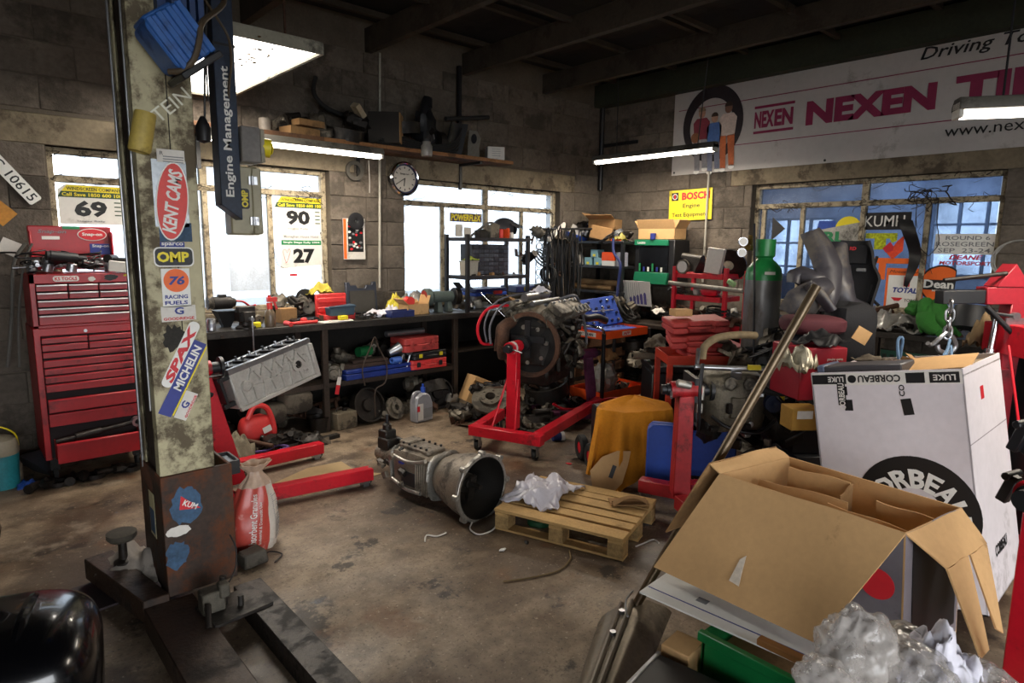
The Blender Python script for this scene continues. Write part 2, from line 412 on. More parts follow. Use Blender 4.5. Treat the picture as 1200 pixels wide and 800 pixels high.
# blocks
mBlock = M('sooty_concrete_block', '60574d', .92, 0, .22, 3, dirt=.35, dcol='3c362f', dscale=2.2, bump=.7, bscale=50, rand=.12)
mMort = M('dark_mortar', '5b5247', .95, 0, .15, 6, bump=.3)
mLint = M('cast_concrete_lintel', '7a6e5a', .9, 0, .2, 4, dirt=.3, dcol='3a3128', bump=.35, bscale=40)
mJoist = M('ceiling_joist_timber', '3b3329', .85, 0, .2, 5, dirt=.25, dcol='2c231b', bump=.1)
mCeil = M('sooty_ceiling_board', '1c1916', .9, 0, .3, 1.5, dirt=.3, dcol='15130f', bump=.1)
_bk = {}
def block_mesh(w, h, seed=0):
    k = (round(w, 3), round(h, 3), seed)
    if k not in _bk:
        r = random.Random(seed); m = MB(); e = .006
        j = lambda: r.uniform(-.0035, .0035)
        lo = [(0, 0, 0), (w, 0, 0), (w, h, 0), (0, h, 0)]
        md = [(x+j(), y+j(), .004) for x, y, _ in lo]
        hi = [(min(max(x, e), w-e)+j(), min(max(y, e), h-e)+j(), .009+j()) for x, y, _ in lo]
        m.add(lo+md+hi, [(0, 1, 5, 4), (1, 2, 6, 5), (2, 3, 7, 6), (3, 0, 4, 7), (4, 5, 9, 8), (5, 6, 10, 9), (6, 7, 11, 10), (7, 4, 8, 11), (8, 9, 10, 11)])
        _bk[k] = mesh('block', m, mBlock, smooth=False)
    return _bk[k]
def block_wall(parent, M4, s0, s1, h, holes, ox=0.0):
    """s along the wall, courses of .225; holes = (a,b,z0,z1)"""
    z = 0.0; c = 0; n = 0
    while z < h-.03:
        zz = min(z+.219, h); s = s0-(.225 if c % 2 else 0)+ox
        while s < s1:
            a, b = max(s, s0), min(s+.444, s1); segs = [(a, b)]
            for (ha, hb, h0, h1) in holes:
                if zz > h0+.02 and z < h1-.02:
                    ns = []
                    for a_, b_ in segs:
                        if a_ < ha: ns.append((a_, min(b_, ha)))
                        if b_ > hb: ns.append((max(a_, hb), b_))
                    segs = ns
            for a_, b_ in segs:
                if b_-a_ > .03:
                    o = bpy.data.objects.new('block', block_mesh(b_-a_, zz-z, (n*7) % 3)); COL.objects.link(o); o.parent = parent
                    o.matrix_local = M4 @ T((a_, z, random.uniform(-.003, .003))); n += 1
            s += .45
        z += .225; c += 1
    return n
def wall_with_holes(m, axis, fixed0, fixed1, s0, s1, h, holes):
    """solid wall slab split around its holes"""
    xs = sorted(set([s0, s1]+[a for q in holes for a in q[:2]]))
    for a, b in zip(xs, xs[1:]):
        hs = sorted((q[2], q[3]) for q in holes if q[0] <= a+1e-6 and q[1] >= b-1e-6)
        z = 0
        for z0, z1 in hs+[(h, h)]:
            if z0 > z+1e-4:
                if axis == 'x': m.bx(a, b, fixed0, fixed1, z, z0)
                else: m.bx(fixed0, fixed1, a, b, z, z0)
            z = z1
    return m
W1, W2, W3 = (.63, 2.73, 1.0, 2.24), (3.52, 5.76, 1.0, 2.24), (1.26, 3.44, 1.02, 2.25)
wl = struct('wall_left', wall_with_holes(MB(), 'x', YA, YA+.24, X0, XB+.25, 3.67, [W1, W2]), mMort)
mA = frame((0, YA, 0), (1, 0, 0), (0, 0, 1))       # x right, y up, z toward the room
lintA = [(W1[0]-.25, W1[1]+.25, 2.24, 2.45), (W2[0]-.2, W2[1]+.25, 2.24, 2.45)]
block_wall(wl, mA, .05, XB, ZC, [W1, W2]+lintA, ox=-.1)
for a, b, z0, z1 in lintA: obj('lintel', MB().bx(a, b, YA-.012, YA+.1, z0, z1-.004), mLint, wl, bev=.006)
wr = struct('wall_right', wall_with_holes(MB(), 'y', XB, XB+.24, Y0, YA, 3.67, [W3]), mMort)
mB_ = frame((XB, YA, 0), (0, -1, 0), (0, 0, 1))
hB = (YA-W3[1], YA-W3[0], W3[2], W3[3]); lB = (hB[0]-.25, hB[1]+.25, 2.25, 2.42)
block_wall(wr, mB_, 0, 6.9, ZC, [hB, lB], ox=0)
obj('lintel', MB().bx(XB-.012, XB+.1, W3[0]-.25, W3[1]+.25, 2.25, 2.416), mLint, wr, bev=.006)
mDark = M('dark_painted_wall', '4a443b', .95, 0, .2, 2, dirt=.25, bump=.3)
struct('wall_back', wall_with_holes(MB(), 'x', Y0-.24, Y0, X0, XB+.25, 3.67, [(-2.0, 2.4, 0, 2.35)]), mDark)
struct('wall_far_side', wall_with_holes(MB(), 'y', X0-.24, X0, Y0-.24, YA+.24, 3.67, [(-3.1, -1.1, 0, 2.35)]), mDark)
struct('baseboard_left', MB().bx(.3, 6.4, YA-.02, YA-.012, 0, .12), mMort)
mYard = M('yard_concrete', '6e6c68', .9, 0, .1, 2)
struct('ground', MB().bx(-14, 18, -16, 20, -.2, -.13), mYard)
# ceiling: boards on battens on joists
ce = struct('ceiling', MB().bx(X0-.24, XB+.24, Y0-.24, YA+.24, 3.66, 3.72), mCeil)
bs = {}
for i in range(9):
    for j in range(5):
        x0 = X0+i*1.2; y0 = Y0+j*1.85
        x1 = min(x0+1.19, XB); y1 = min(y0+1.84, YA)
        w, d = x1-x0, y1-y0
        k = (round(w, 2), round(d, 2))
        if k not in bs:
            sg = random.uniform(.01, .03)
            bs[k] = mesh('ceiling_board', MB().cloth(lambda u, v: (w*u-.004+.012*u, d*v-.004+.012*v, -sg*sin(pi*u)*sin(pi*v)), 6, 8, .006), mCeil)
        o = bpy.data.objects.new('ceiling_board', bs[k]); COL.objects.link(o); o.parent = ce; o.location = (x0, y0, 3.63)
for x in (-2.4, -1.2, -.2, .9, 2.0, 3.12, 4.25, 5.42):
    obj('joist', MB().bx(x, x+.07, Y0, YA, ZC+.005, ZC+.215), mJoist, ce, bev=.004)
mJG = M('green_stained_wall_plate', '2c3022', .85, 0, .2, 4)
obj('joist', MB().bx(6.34, XB, Y0, YA, ZC-.02, ZC+.24), mJG, ce, label='dark green timber against the banner wall')
for k, y in enumerate((5.2, 4.35, 3.5, 2.65, 1.8, .95, .1, -.75, -1.6, -2.5)):
    obj('batten', MB().bx(X0, XB-.16, y, y+.05, ZC+.215, ZC+.262), mJoist, ce)
for x, y in ((3.7, 4.0), (4.85, 3.3), (2.6, 4.5), (5.9, 2.6), (4.8, 1.9)):
    obj('noggin', MB().bx(x-.56, x+.56, y, y+.04, ZC+.16, ZC+.2), mJoist, ce)
# windows
mFrame = M('peeling_window_frame', 'a0937a', .8, 0, .25, 14, dirt=.4, dcol='3a3026', dscale=16, bump=.4)
gA = glassy('milky_dusty_pane', (.62, .66, .70), haze=(.48, .53, .58), hz=.38, scale=2.5)
gC = glassy('annex_pane', (.42, .46, .50), haze=(.4, .44, .48), hz=.35)
gB = glassy('dusty_blue_pane', (.80, .88, 1), haze=(.16, .20, .27), hz=.18)
mCob = M('cobweb_dirt', '2c241c', .95, 0, .3, 20)
def window(n, M4, w, h, trans_h, muls_b, muls_t, glass, seed):
    """M4 frame: origin bottom-left of the opening, x along, y up, z into the room"""
    r = random.Random(seed); f = .045; z0, z1 = -.13, -.075
    wd = struct('window_%d' % n, MB().add([(0, 0, 0)], []), mFrame)
    fr = MB()
    def bar(x0, x1, y0, y1, z0=z0, z1=z1): fr.bx(x0, x1, y0, y1, z0, z1, m=M4)
    bar(0, f, 0, h); bar(w-f, w, 0, h); bar(f, w-f, 0, f); bar(f, w-f, h-f, h)
    obj('window_frame', fr, mFrame, wd, bev=.004)
    obj('transom', MB().bx(f, w-f, trans_h, trans_h+.05, z0, z1, m=M4), mFrame, wd, bev=.004)
    tt = [f]+[x for x in muls_t]+[w-f]; bb = [f]+[x for x in muls_b]+[w-f]
    for x in muls_b: obj('mullion', MB().bx(x-.022, x+.022, f, trans_h, z0, z1+(.012 if x in muls_t else -.01), m=M4), mFrame, wd, bev=.004)
    for x in muls_t: obj('mullion', MB().bx(x-.03, x+.03, trans_h+.05, h-f, z0, z1, m=M4), mFrame, wd, bev=.004)
    for L_, y0, y1 in ((bb, f, trans_h), (tt, trans_h+.05, h-f)):
        for a, b in zip(L_, L_[1:]):
            q = MB().bx(a+.012, b-.012, y0, y1, -.107, -.103, m=M4); obj('pane', q, glass, wd)
    sill = MB().bx(-.02, w+.02, -.05, -.002, -.24, .02, m=M4); obj('window_sill', sill, mLint, wd, bev=.004)
    # cobwebs and ivy stems clinging along the bars
    cw = MB()
    for i in range(46):
        x = r.uniform(.03, w-.03); y = r.choice([trans_h+.025, trans_h+.025, h-.03, trans_h+.025]); p = [(x, y+r.uniform(-.03, .03), z1+.003)]
        for k in range(r.randint(2, 4)):
            q = p[-1]; p.append((min(w-.02, max(.02, q[0]+r.uniform(-.09, .09))), q[1]+r.uniform(-.045, .03), z1+r.uniform(.001, .02)))
        cw.tube(p, r.uniform(.0015, .004), 4, m=M4, sm=2)
    for i in range(9):
        x = r.choice([f, w-f]+list(muls_b)); y = r.uniform(.2, trans_h); p = [(x, y, z1+.004)]
        for k in range(3): q = p[-1]; p.append((q[0]+r.uniform(-.05, .05), q[1]-r.uniform(.02, .09), z1+r.uniform(.002, .02)))
        p = [(min(w-.01, max(.01, a)), b_, c) for a, b_, c in p]
        cw.tube(p, r.uniform(.0015, .003), 4, m=M4, sm=2)
    obj('cobweb', cw, mCob, wd, kind='stuff')
    return wd
fA = lambda x, z: frame((x, YA, z), (1, 0, 0), (0, 0, 1))
window(1, fA(W1[0], W1[2]), 2.1, 1.24, 1.0, [.52, 1.04, 1.58], [1.04], gA, 1)
window(2, fA(W2[0], W2[2]), 2.24, 1.24, .98, [.54, 1.13, 1.69], [1.13], gA, 2)
window(3, frame((XB, W3[1], W3[2]), (0, -1, 0), (0, 0, 1)), 2.18, 1.23, .98, [.10, .51, 1.09, 1.62], [1.09], gB, 3)
# annex room behind the right-hand window
mAnx = M('slate_blue_annex_wall', '8e9bb0', .9, 0, .08, 2)
ax1 = XB+.24+3.6
anx = MB(); 
hA = [(1.85, 2.78, 1.25, 2.28), (4.1, 5.15, .55, 2.05)]
struct('wall_annex', wall_with_holes(MB(), 'y', ax1, ax1+.2, -1.5, 6.7, 3.2, hA), mAnx)
struct('wall_annex_side', MB().bx(XB+.24, ax1, 6.5, 6.7, 0, 3.2), mAnx)
struct('wall_annex_end', MB().bx(XB+.24, ax1, -1.5, -1.3, 0, 3.2), mAnx)
struct('ceiling_annex', MB().bx(XB+.24, ax1+.2, -1.5, 6.7, 3.2, 3.3), mAnx)
mSteelW = M('blue_grey_steel_window', '5f6f86', .6, 0, .1)
for n, (a, b, z0, z1) in enumerate(hA):
    wd = struct('window_%d' % (4+n), MB().add([(0, 0, 0)], []), mSteelW)
    k = 3; r_ = 3 if n == 0 else 4
    for i in range(k+1):
        y = a+(b-a)*i/k; obj('mullion', MB().bx(ax1-.03, ax1+.03, y-.018, y+.018, z0, z1), mSteelW, wd)
    for i in range(r_+1):
        z = z0+(z1-z0)*i/r_; obj('glazing_bar', MB().bx(ax1-.025, ax1+.025, a, b, z-.016, z+.016), mSteelW, wd)
    obj('pane', MB().bx(ax1+.005, ax1+.009, a, b, z0, z1), gC, wd)
    portal((ax1+.25, (a+b)/2, (z0+z1)/2), (0, radians(90), 0), z1-z0, b-a)
lamp('annex_fill', (8.6, 2.6, 3.1), (0, 0, 0), 1.5, .3, 60, (.78, .87, 1))  # unseen area light without a fitting, added to brighten the dim annex
# ------------------------------------------------------------------ lights
def tube_light(name, label, a, b, z, hang, w=.11, power=28, glow=None):
    """twin batten from a to b (xy), hung on cords from the ceiling"""
    a, b = V((*a, z)), V((*b, z)); L_ = (b-a).length; c = (a+b)/2; rz = atan2(b.y-a.y, b.x-a.x)
    t = thing(name, label, 'lamp', c, rz, 'hanging fluorescent lights')
    obj('housing', MB().prism([(-w/2, 0), (w/2, 0), (w/2, .025), (w*.3, .055), (-w*.3, .055), (-w/2, .025)], L_, frame((-L_/2, 0, 0), (0, 1, 0), (0, 0, 1)) ), M('lamp_housing', '5a564e', .6, 0, .15, 6, dirt=.3), t, bev=.003)
    obj('diffuser', MB().tube([(-L_/2+.02, 0, -.012), (L_/2-.02, 0, -.012)], .026, 10, sm=1), glow or mTube, t)
    e = MB()
    for s in (-1, 1): e.box((s*(L_/2-.01), 0, .0), (.02, w*.8, .07))
    obj('end_cap', e, M('lamp_end_cap', 'b9b5ab', .5), t, bev=.003)
    for dx, tx, ty in hang:
        obj('hanging_cord', MB().tube([(dx, 0, .05), (dx+tx, ty, ZC+.1-z)], .005, 5, sm=1), mBlackPl, t)
    lamp('tube_lamp', c+V((0, 0, -.045)), (0, 0, rz), L_*.95, .06, power, (1, .89, .74))
    return t
tube_light('fluorescent_light', 'hanging fluorescent batten in front of the big tyre banner left end', (5.6, 4.86), (5.6, 3.36), 2.53, [(-.45, -.05, .05), (.55, .1, -.05)], power=40)
tube_light('fluorescent_light', 'hanging fluorescent batten at the right edge over the banner web address', (3.5, .90), (4.35, -.45), 2.22, [(-.62, 0, 0), (.5, 0, 0)], power=40)
tube_light('fluorescent_light', 'fluorescent batten fixed under the long timber shelf above the poster window', (1.55, 5.08), (3.0, 5.08), 2.36, [], power=26)
# big overhead fitting
t = thing('ceiling_light', 'wide overhead light tray with dead leaves in its diffuser beside the lift post', 'lamp', (1.53, 4.55, 2.70))
fr = MB(); w, d = .56, 1.66
fr.bx(-w/2, w/2, -d/2-.01, -d/2+.01, -.005, .06).bx(-w/2, w/2, d/2-.01, d/2+.01, -.005, .06).bx(-w/2-.01, -w/2+.01, -d/2, d/2, -.005, .06).bx(w/2-.01, w/2+.01, -d/2, d/2, -.005, .06).bx(-w/2, w/2, -d/2, d/2, .055, .065)
obj('tray', fr, M('lamp_tray', '8d897a', .6, 0, .12, 6, dirt=.35), t)
obj('diffuser', MB().bx(-w/2+.012, w/2-.012, -d/2+.012, d/2-.012, .01, .016), mTube2, t)
lv = MB()
for i in range(40):
    x = random.gauss(-.02, .08); y = random.gauss(-.35, .2)
    lv.ball((x, y, .004), (random.uniform(.01, .045), random.uniform(.01, .03), .006), 7, 4, .5, 3, i)
obj('leaf_litter', lv, M('leaf_litter', '6b5a3c', .9), t, kind='stuff')
for x in (-.2, .2): obj('hanging_rod', MB().cyl((x, -.5, .06), (x, -.5, .75), .008), mRust, t)
lamp('tray_lamp', (1.53, 4.55, 2.69), (0, 0, 0), .5, 1.5, 24, (1, .92, .80))

# ------------------------------------------------------------------ lift post
PX0, PX1, PY0, PY1 = .605, .82, 2.84, 3.15
post = thing('lift_post', 'cream painted steel car lift post covered in stickers', 'post', (.72, 2.84, 0))
loc = T((-.72, -2.84, 0))
pm = MB()
pm.bx(PX0, PX1, PY0, PY0+.008, .1, 3.3, m=loc).bx(PX1-.008, PX1, PY0, PY1, .1, 3.3, m=loc).bx(PX0, PX1, PY1-.008, PY1, .1, 3.3, m=loc)
pm.bx(PX0, PX0+.008, PY0, PY0+.06, .1, 3.3, m=loc).bx(PX0, PX0+.008, PY1-.07, PY1, .1, 3.3, m=loc)
obj('column', pm, mCream, post, bev=.002)
obj('carriage', MB().bx(PX0+.012, PX0+.05, PY0+.062, PY1-.075, .1, 3.3, m=loc), M('dark_brown_carriage', '241812', .6, .2, .2, 5, dirt=.2), post)
obj('edge_strip', MB().cyl((PX0-.004, PY1-.03, .6), (PX0-.004, PY1-.03, 2.9), .006, m=loc).cyl((PX0-.004, PY0+.06, .9), (PX0-.004, PY0+.06, 2.75), .005, m=loc), mSteel, post)
obj('seam', MB().bx(.725, .729, PY0-.0008, PY0, .9, 2.35, m=loc), M('cut_groove', '1a1511', .9), post)
mSlv = M('rusty_sleeve', '33241a', .65, .2, .4, 5, dirt=.45, dcol='5e3319', dscale=3.5, bump=.2)
sl = MB().bx(.60, .885, 2.822, 2.837, .1, .63, m=loc).bx(.87, .885, 2.83, 3.18, .1, .63, m=loc).bx(.60, .615, 2.83, 3.18, .1, .63, m=loc).bx(.60, .885, 3.165, 3.18, .1, .63, m=loc)
obj('base_sleeve', sl, mSlv, post, bev=.003)
def PF(u, v, y=2.8385, rz=0):
    p = at(u, v, 'y', y)-V((.72, 2.84, 0)); a = rz
    return frame(p, (cos(a), 0, sin(a)), (-sin(a), 0, cos(a)))
S = .0033   # metres per pixel on the post face
mPatchBlue = M('flaking_blue_paint', '2c4a66', .6, 0, .3, 9, dirt=.3, dcol='1c2a3a')
def blob_outline(w, h, seed, n=26, j=.18):
    r = random.Random(seed); return [(w/2*cos(2*pi*i/n)*(1+r.uniform(-j, j)), h/2*sin(2*pi*i/n)*(1+r.uniform(-j, j))) for i in range(n)]
plate(post, 'paint_patch', blob_outline(.12, .17, 3), PF(219, 592, 2.8215), mPatchBlue, .001, label='blue paint patch')
plate(post, 'paint_patch', blob_outline(.09, .12, 5), PF(208, 650, 2.8215), mPatchBlue, .001, label='blue paint patch')
plate(post, 'sticker', blob_outline(.10, .045, 8, j=.1), PF(209, 622, 2.8212), mPaper, .001, label='torn white paper')
s = plate(post, 'sticker', [(-.04, .03), (.045, -.03), (-.04, -.03)], PF(223, 588, 2.8208, -.15), mRedPrint, .001, label='red sticker')
words(s, 'KUM', .06, .025, PF(223, 591, 2.819, -.55), mWhite, .02)
# stickers from the top down
s = plate(post, 'sticker', [(x*1, y*1) for x, y in rrect(.018, .018, .008)], PF(180, 141), mGrnPrint, .001)
s2 = words(post, 'TEIN', .17, .05, PF(200, 123, rz=.75), M('pale_outline_print', 'd8d6c4', .6), 0, name='lettering')
plate(post, 'sticker', rect(.10, .05), PF(200, 183), mPaper, label='maker plate')
words(post, 'R', .012, .014, PF(189, 179, 2.836), mBlkPrint)
for i in range(3): plate(post, 'print_line', rect(.075, .004), PF(203, 184+i*3, 2.8368), mGreyPrint, .0005)
plate(post, 'sticker', rect(.125, .26), PF(200, 227), M('silver_foil', '8b8f92', .35, .7, .2), .001, label='silver backing plate')
plate(post, 'sticker', rect(.12, .075), PF(206, 272), mPatchBlue, .001, label='blue backing')
for z in range(4):
    for x in range(8): pass
s = plate(post, 'sticker', disc(.06, .155), PF(202, 236, 2.8375, -.10), mWhite, .0012, label='white rim of red oval sticker')
plate(s, 'sticker_face', disc(.055, .149), PF(202, 236, 2.8365, -.10), M('red_sticker', 'd0352c', .45, 0, .08, 6, dirt=.08), .0012, label='red oval')
words(s, 'KENT CAMS', .25, .052, PF(202, 236, 2.835, pi/2-.16), mWhite, .03, .25)
s = plate(post, 'sticker', rect(.09, .02), PF(202, 286.5), mBluPrint); words(s, 'sparco', .08, .016, PF(202, 286.5, 2.8365), mWhite, .02)
s = plate(post, 'sticker', rrect(.148, .078, .02), PF(204, 301), mWhite, .001); plate(s, 'sticker_face', rrect(.138, .068, .017), PF(204, 301, 2.8372), mBlkPrint)
words(s, 'OMP', .118, .042, PF(203, 301, 2.8355), mYelPrint, .04)
s = plate(post, 'sticker', rect(.105, .155), PF(206.5, 337), mWhite, .001)
plate(s, 'sticker_face', disc(.047), PF(206.5, 328.5, 2.8372), mOrgPrint)
words(s, '76', .06, .036, PF(207, 328.5, 2.8355), mBluPrint, .04, .2)
words(s, 'RACING', .085, .016, PF(207, 347.5, 2.8365), mBluPrint, .03); words(s, 'FUELS', .085, .016, PF(207, 354.5, 2.8365), mBluPrint, .03)
s = plate(post, 'sticker', rect(.13, .062), PF(209.5, 367, rz=.02), mPaper, .001)
words(s, 'G', .035, .03, PF(210, 364, 2.8365), mBluPrint, .03); words(s, 'GOODRIDGE', .115, .012, PF(210, 373, 2.8365), mRedPrint, .03)
plate(post, 'sticker', blob_outline(.09, .1, 11, j=.25), PF(204, 396), M('torn_black_residue', '26221c', .8, 0, .4, 20), .0008, label='torn black sticker remains')
s = plate(post, 'sticker', rrect(.29, .045, .02), PF(212, 415, 2.838, 1.10), mWhite, .001); words(s, 'SPAX', .25, .036, PF(212, 415, 2.8365, 1.10), mRedPrint, .05, .2)
s = plate(post, 'sticker', rect(.33, .052), PF(214, 443, 2.8372, 1.08), mBluPrint, .001); words(s, 'MICHELIN', .2, .034, PF(220, 431, 2.8355, 1.08), mWhite, .03, .1)
plate(s, 'stripe', rect(.31, .005, 0, -.031), PF(214, 443, 2.836, 1.08), mYelPrint, .0006, label='yellow stripe')
s = plate(post, 'sticker', rect(.12, .05), PF(218, 475, 2.838, 1.1), mPaper, .001); words(s, 'G', .03, .03, PF(217, 474, 2.8365, .9), mBluPrint, .03); words(s, 'GOODRIDGE', .1, .01, PF(223.5, 476, 2.8365, 1.1), mRedPrint, .03)
# faded side sticker of the sleeve
fs = frame(V((.598, 2.99, .42))-V((.72, 2.84, 0)), (0, -1, 0), (0, 0, 1))
s = plate(post, 'sticker', rect(.09, .2), fs, M('faded_cream_label', 'b5ab84', .6, 0, .15), .001, label='faded label on the side')
plate(s, 'sticker_face', rect(.07, .11, 0, -.03), fs @ T((0, 0, .0016)), mPatchBlue, .001)
# rolled yellow sleeve on the side
one('cable_sleeve', MB().lathe([(.036, 0), (.04, .01), (.038, .14), (.036, .15), (.03, .15), (.03, .0), (.036, 0)], 18), M('yellowed_card_tube', 'b09a4c', .6, 0, .12, 8, dirt=.2), 'yellowed cylinder strapped to the left edge of the lift post', 'sleeve', at(163, 178, 'y', 2.79), (0, radians(12), 0))
# blue motor
mt = thing('lift_motor', 'ribbed blue electric motor at the top of the lift post', 'motor', at(203, 48, 'y', 2.72), (0, radians(-38+90), 0))
mb = MB().prism(rrect(.19, .16, .03), .17, frame((0, .085, 0), (1, 0, 0), (0, 0, 1)))
mBlu2 = M('blue_motor_paint', '2a5a9e', .45, 0, .12, 6, dirt=.12)
obj('motor_body', mb, mBlu2, mt, bev=.006)
for i in range(4): obj('cooling_rib', MB().bx(-.095, .095, -.096, -.084, -.07+i*.042, -.045+i*.042), mBlu2, mt, bev=.004)
obj('terminal_box', MB().bx(-.11, -.05, -.03, .12, -.05, .07), mBlu2, mt, bev=.006)
obj('motor_foot', MB().bx(.10, .125, -.1, .09, -.09, .09), mBlack, mt, bev=.004)
bt = MB()
for i in range(4): bt.bx(.73+i*.03, .75+i*.03, 2.70, 2.80, 2.42, 3.1)
one('motor_tank', bt.bx(.70, .86, 2.78, 2.83, 2.4, 3.1), M('dark_blue_tank', '1b335c', .5, 0, .15), 'dark blue finned tank behind the ribbed motor', 'tank')
one('power_cable', MB().tube([at(198, 84, 'y', 2.68), at(215, 82, 'y', 2.64), at(228, 68, 'y', 2.62), at(234, 45, 'y', 2.62), at(238, 25, 'y', 2.66), at(262, 4, 'y', 2.9), at(262, -30, 'y', 3.0)], .011, 8), M('brown_cable', '4c3f2e', .6), 'thick brown cable curling down from the ceiling to the blue motor', 'cable')
one('thin_cable', MB().tube([at(236, -6, 'y', 3.15), at(255, 22, 'y', 3.12), at(268, 45, 'y', 3.12), at(271, 75, 'y', 3.2), at(268, 110, 'y', 3.25), at(272, 148, 'y', 3.3)], .006, 6), M('brown_cable', '4c3f2e', .6), 'thin cable running down the hanging column to the grey socket box', 'cable')
# hanging service column
bm_ = thing('service_column', 'dark blue hanging column lettered Engine Management', 'column', (1.09, 3.30, 1.70))
mBoom = M('boom_blue_paint', '1f2a3c', .42, .1, .3, 7, dirt=.2, dcol='10131a')
cq = MB(); q = .048
cq.add([(-q, -q, .07), (q, -q, .0), (q, q, .0), (-q, q, .07), (-q, -q, 1.6), (q, -q, 1.6), (q, q, 1.6), (-q, q, 1.6)], [(3, 2, 1, 0), (4, 5, 6, 7), (0, 1, 5, 4), (1, 2, 6, 5), (2, 3, 7, 6), (3, 0, 4, 7)])
obj('box_section', cq, mBoom, bm_, bev=.003)
words(bm_, 'Engine Management', .60, .05, frame((.0, -q-.0005, .41), (0, 0, 1), (-1, 0, 0)), mWhite, .02)
obj('strap', MB().bx(-q-.003, q+.003, -q-.003, q+.003, .80, .812), mBlackPl, bm_)
for x, z in ((-.02, 1.2), (.02, 1.25)): obj('cable', MB().tube([(-q-.02, 0, 1.6), (-q-.015, 0, 1.1), (-q-.02, 0, .55)], .004, 5), mBlackPl, bm_)
gb = thing('socket_box', 'small grey socket box with yellow outlet on the hanging column', 'box', (1.2, 3.31, 1.98))
obj('enclosure', MB().bx(-.055, .04, -.07, .07, 0, .17), M('dull_grey_plastic', '6e6a66', .5), gb, bev=.006)
obj('front_plate', MB().bx(.04, .06, -.065, .065, .005, .165), mGreyBox, gb, bev=.003)
obj('outlet', MB().cyl((.055, -.02, .085), (.10, -.03, .08), .045, n=18).cyl((.10, -.03, .08), (.105, -.03, .08), .03, n=14), mYellow, gb)
eb = thing('metal_enclosure', 'beige metal box with clasps and yellow OMP sticker on the column', 'box', (1.215, 3.42, 1.63), radians(-8))
obj('enclosure', MB().bx(-.09, .05, -.08, .08, 0, .34), M('beige_box_paint', '9b9376', .45, 0, .08, 5, dirt=.12), eb, bev=.008)
obj('lid', MB().bx(.015, .062, -.088, .088, .005, .335), M('beige_box_paint', '9b9376'), eb, bev=.006)
for z in (.07, .27): obj('clasp', MB().bx(.0, .04, -.10, -.088, z-.02, z+.02).cyl((.015, -.102, z-.022), (.015, -.102, z+.022), .007), mSteel, eb)
s = plate(eb, 'sticker', rrect(.045, .1, .012), frame((-.02, -.0805, .18), (1, 0, 0), (0, 0, 1)), mBlkPrint)
words(s, 'OMP', .085, .032, frame((-.02, -.083, .18), (0, 0, 1), (-1, 0, 0)), mYelPrint, .04)
one('plug', MB().lathe([(.0, 0), (.03, .01), (.034, .07), (.02, .1), (.008, .12)], 14), mBlackPl, 'black plug dangling between the lift post and hanging column', 'plug', at(239, 168, 'y', 3.2))
one('plug_cable', MB().tube([at(240, 143, 'y', 3.2), at(240, 80, 'y', 3.2), at(243, -10, 'y', 3.2)], .005, 6), mBlackPl, 'thin cable from which the black plug dangles', 'cable')
# ------------------------------------------------------------------ lift base
mRail = M('oily_floor_rail', '33241a', .5, .3, .4, 4, dirt=.45, dcol='140e0a', bump=.2)
one('lift_rail', MB().bx(.50, .69, -1.5, 2.8, .0, .10), mRail, 'rusty left floor rail of the car lift', 'rail', bev=.004)
rr = thing('lift_rail', 'dark right floor rail of the car lift with paint specks', 'rail', (.9, 2.7, 0))
obj('channel', MB().bx(-.06, .06, -4.2, .05, .085, .095).bx(-.06, -.05, -4.2, .05, 0, .09).bx(.05, .06, -4.2, .05, 0, .09), mOily, rr, bev=.003)
one('swing_beam', MB().prism([(.50, 2.8), (.60, 2.8), (.50, 3.40), (.38, 3.38)], .1, T((0, 0, .03))), mRail, 'dark folded arm of the car lift behind the post', 'arm', bev=.004)
pd = thing('lift_pad', 'round rubber lifting pad on a screw beside the white rag', 'pad', at(146, 668, 'z', 0.1))
obj('pad_disc', MB().lathe([(.0, .15), (.05, .15), (.062, .165), (.062, .185), (.04, .195), (0, .192)], 22), M('dusty_rubber', '3c362d', .9, 0, .2, 10, dirt=.2), pd)
obj('screw', MB().cyl((0, 0, 0), (0, 0, .16), .018).lathe([(.04, 0), (.04, .05), (.02, .06)], 16), mOily, pd)
def crumple(w, d, h, seed, nx=16, ny=16, fold=3.0, drop=0):
    def P(u, v):
        x = (u-.5)*w; y = (v-.5)*d; q = V((u*fold, v*fold, seed*1.7))
        r2 = max(0, 1-((u-.5)**2+(v-.5)**2)*3.2)
        z = h*(.25+.75*r2)*(.55+.6*noise.noise(q))+.25*h*noise.noise(q*2.7)
        return (x+.12*w*noise.noise(q+V((9, 0, 0))), y+.12*d*noise.noise(q+V((0, 9, 0))), max(.004, z) - drop*(abs(u-.5)*2)**2)
    m = MB().cloth(P, nx, ny, .004); m.soft = 179; return m
one('rag', crumple(.26, .34, .14, 4, drop=.02), M('dirty_rag', '8a8178', .9, 0, .1, 6, dirt=.25), 'dirty crumpled rag draped on the lift arm beside the pad', 'rag', at(152, 665, 'z', .12)+V((.06, 0, -.02)), .4)
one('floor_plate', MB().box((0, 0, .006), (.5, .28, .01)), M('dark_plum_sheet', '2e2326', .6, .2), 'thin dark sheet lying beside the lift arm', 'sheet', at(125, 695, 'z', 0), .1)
vb = thing('valve_block', 'paint-spattered valve mechanism at the foot of the lift post', 'mechanism', at(268, 715, 'z', .1)+V((.0, 0.02, 0)))
obj('mounting_plate', MB().box((.03, 0, .0), (.24, .2, .014), (0, 0, .1)), mOily, vb, bev=.002)
obj('block', MB().box((-.05, .02, .05), (.09, .07, .09)).box((-.01, .0, .09), (.04, .05, .06)), M('spattered_metal', '4a453b', .6, .3, .4, 30, dirt=.3), vb, bev=.006)
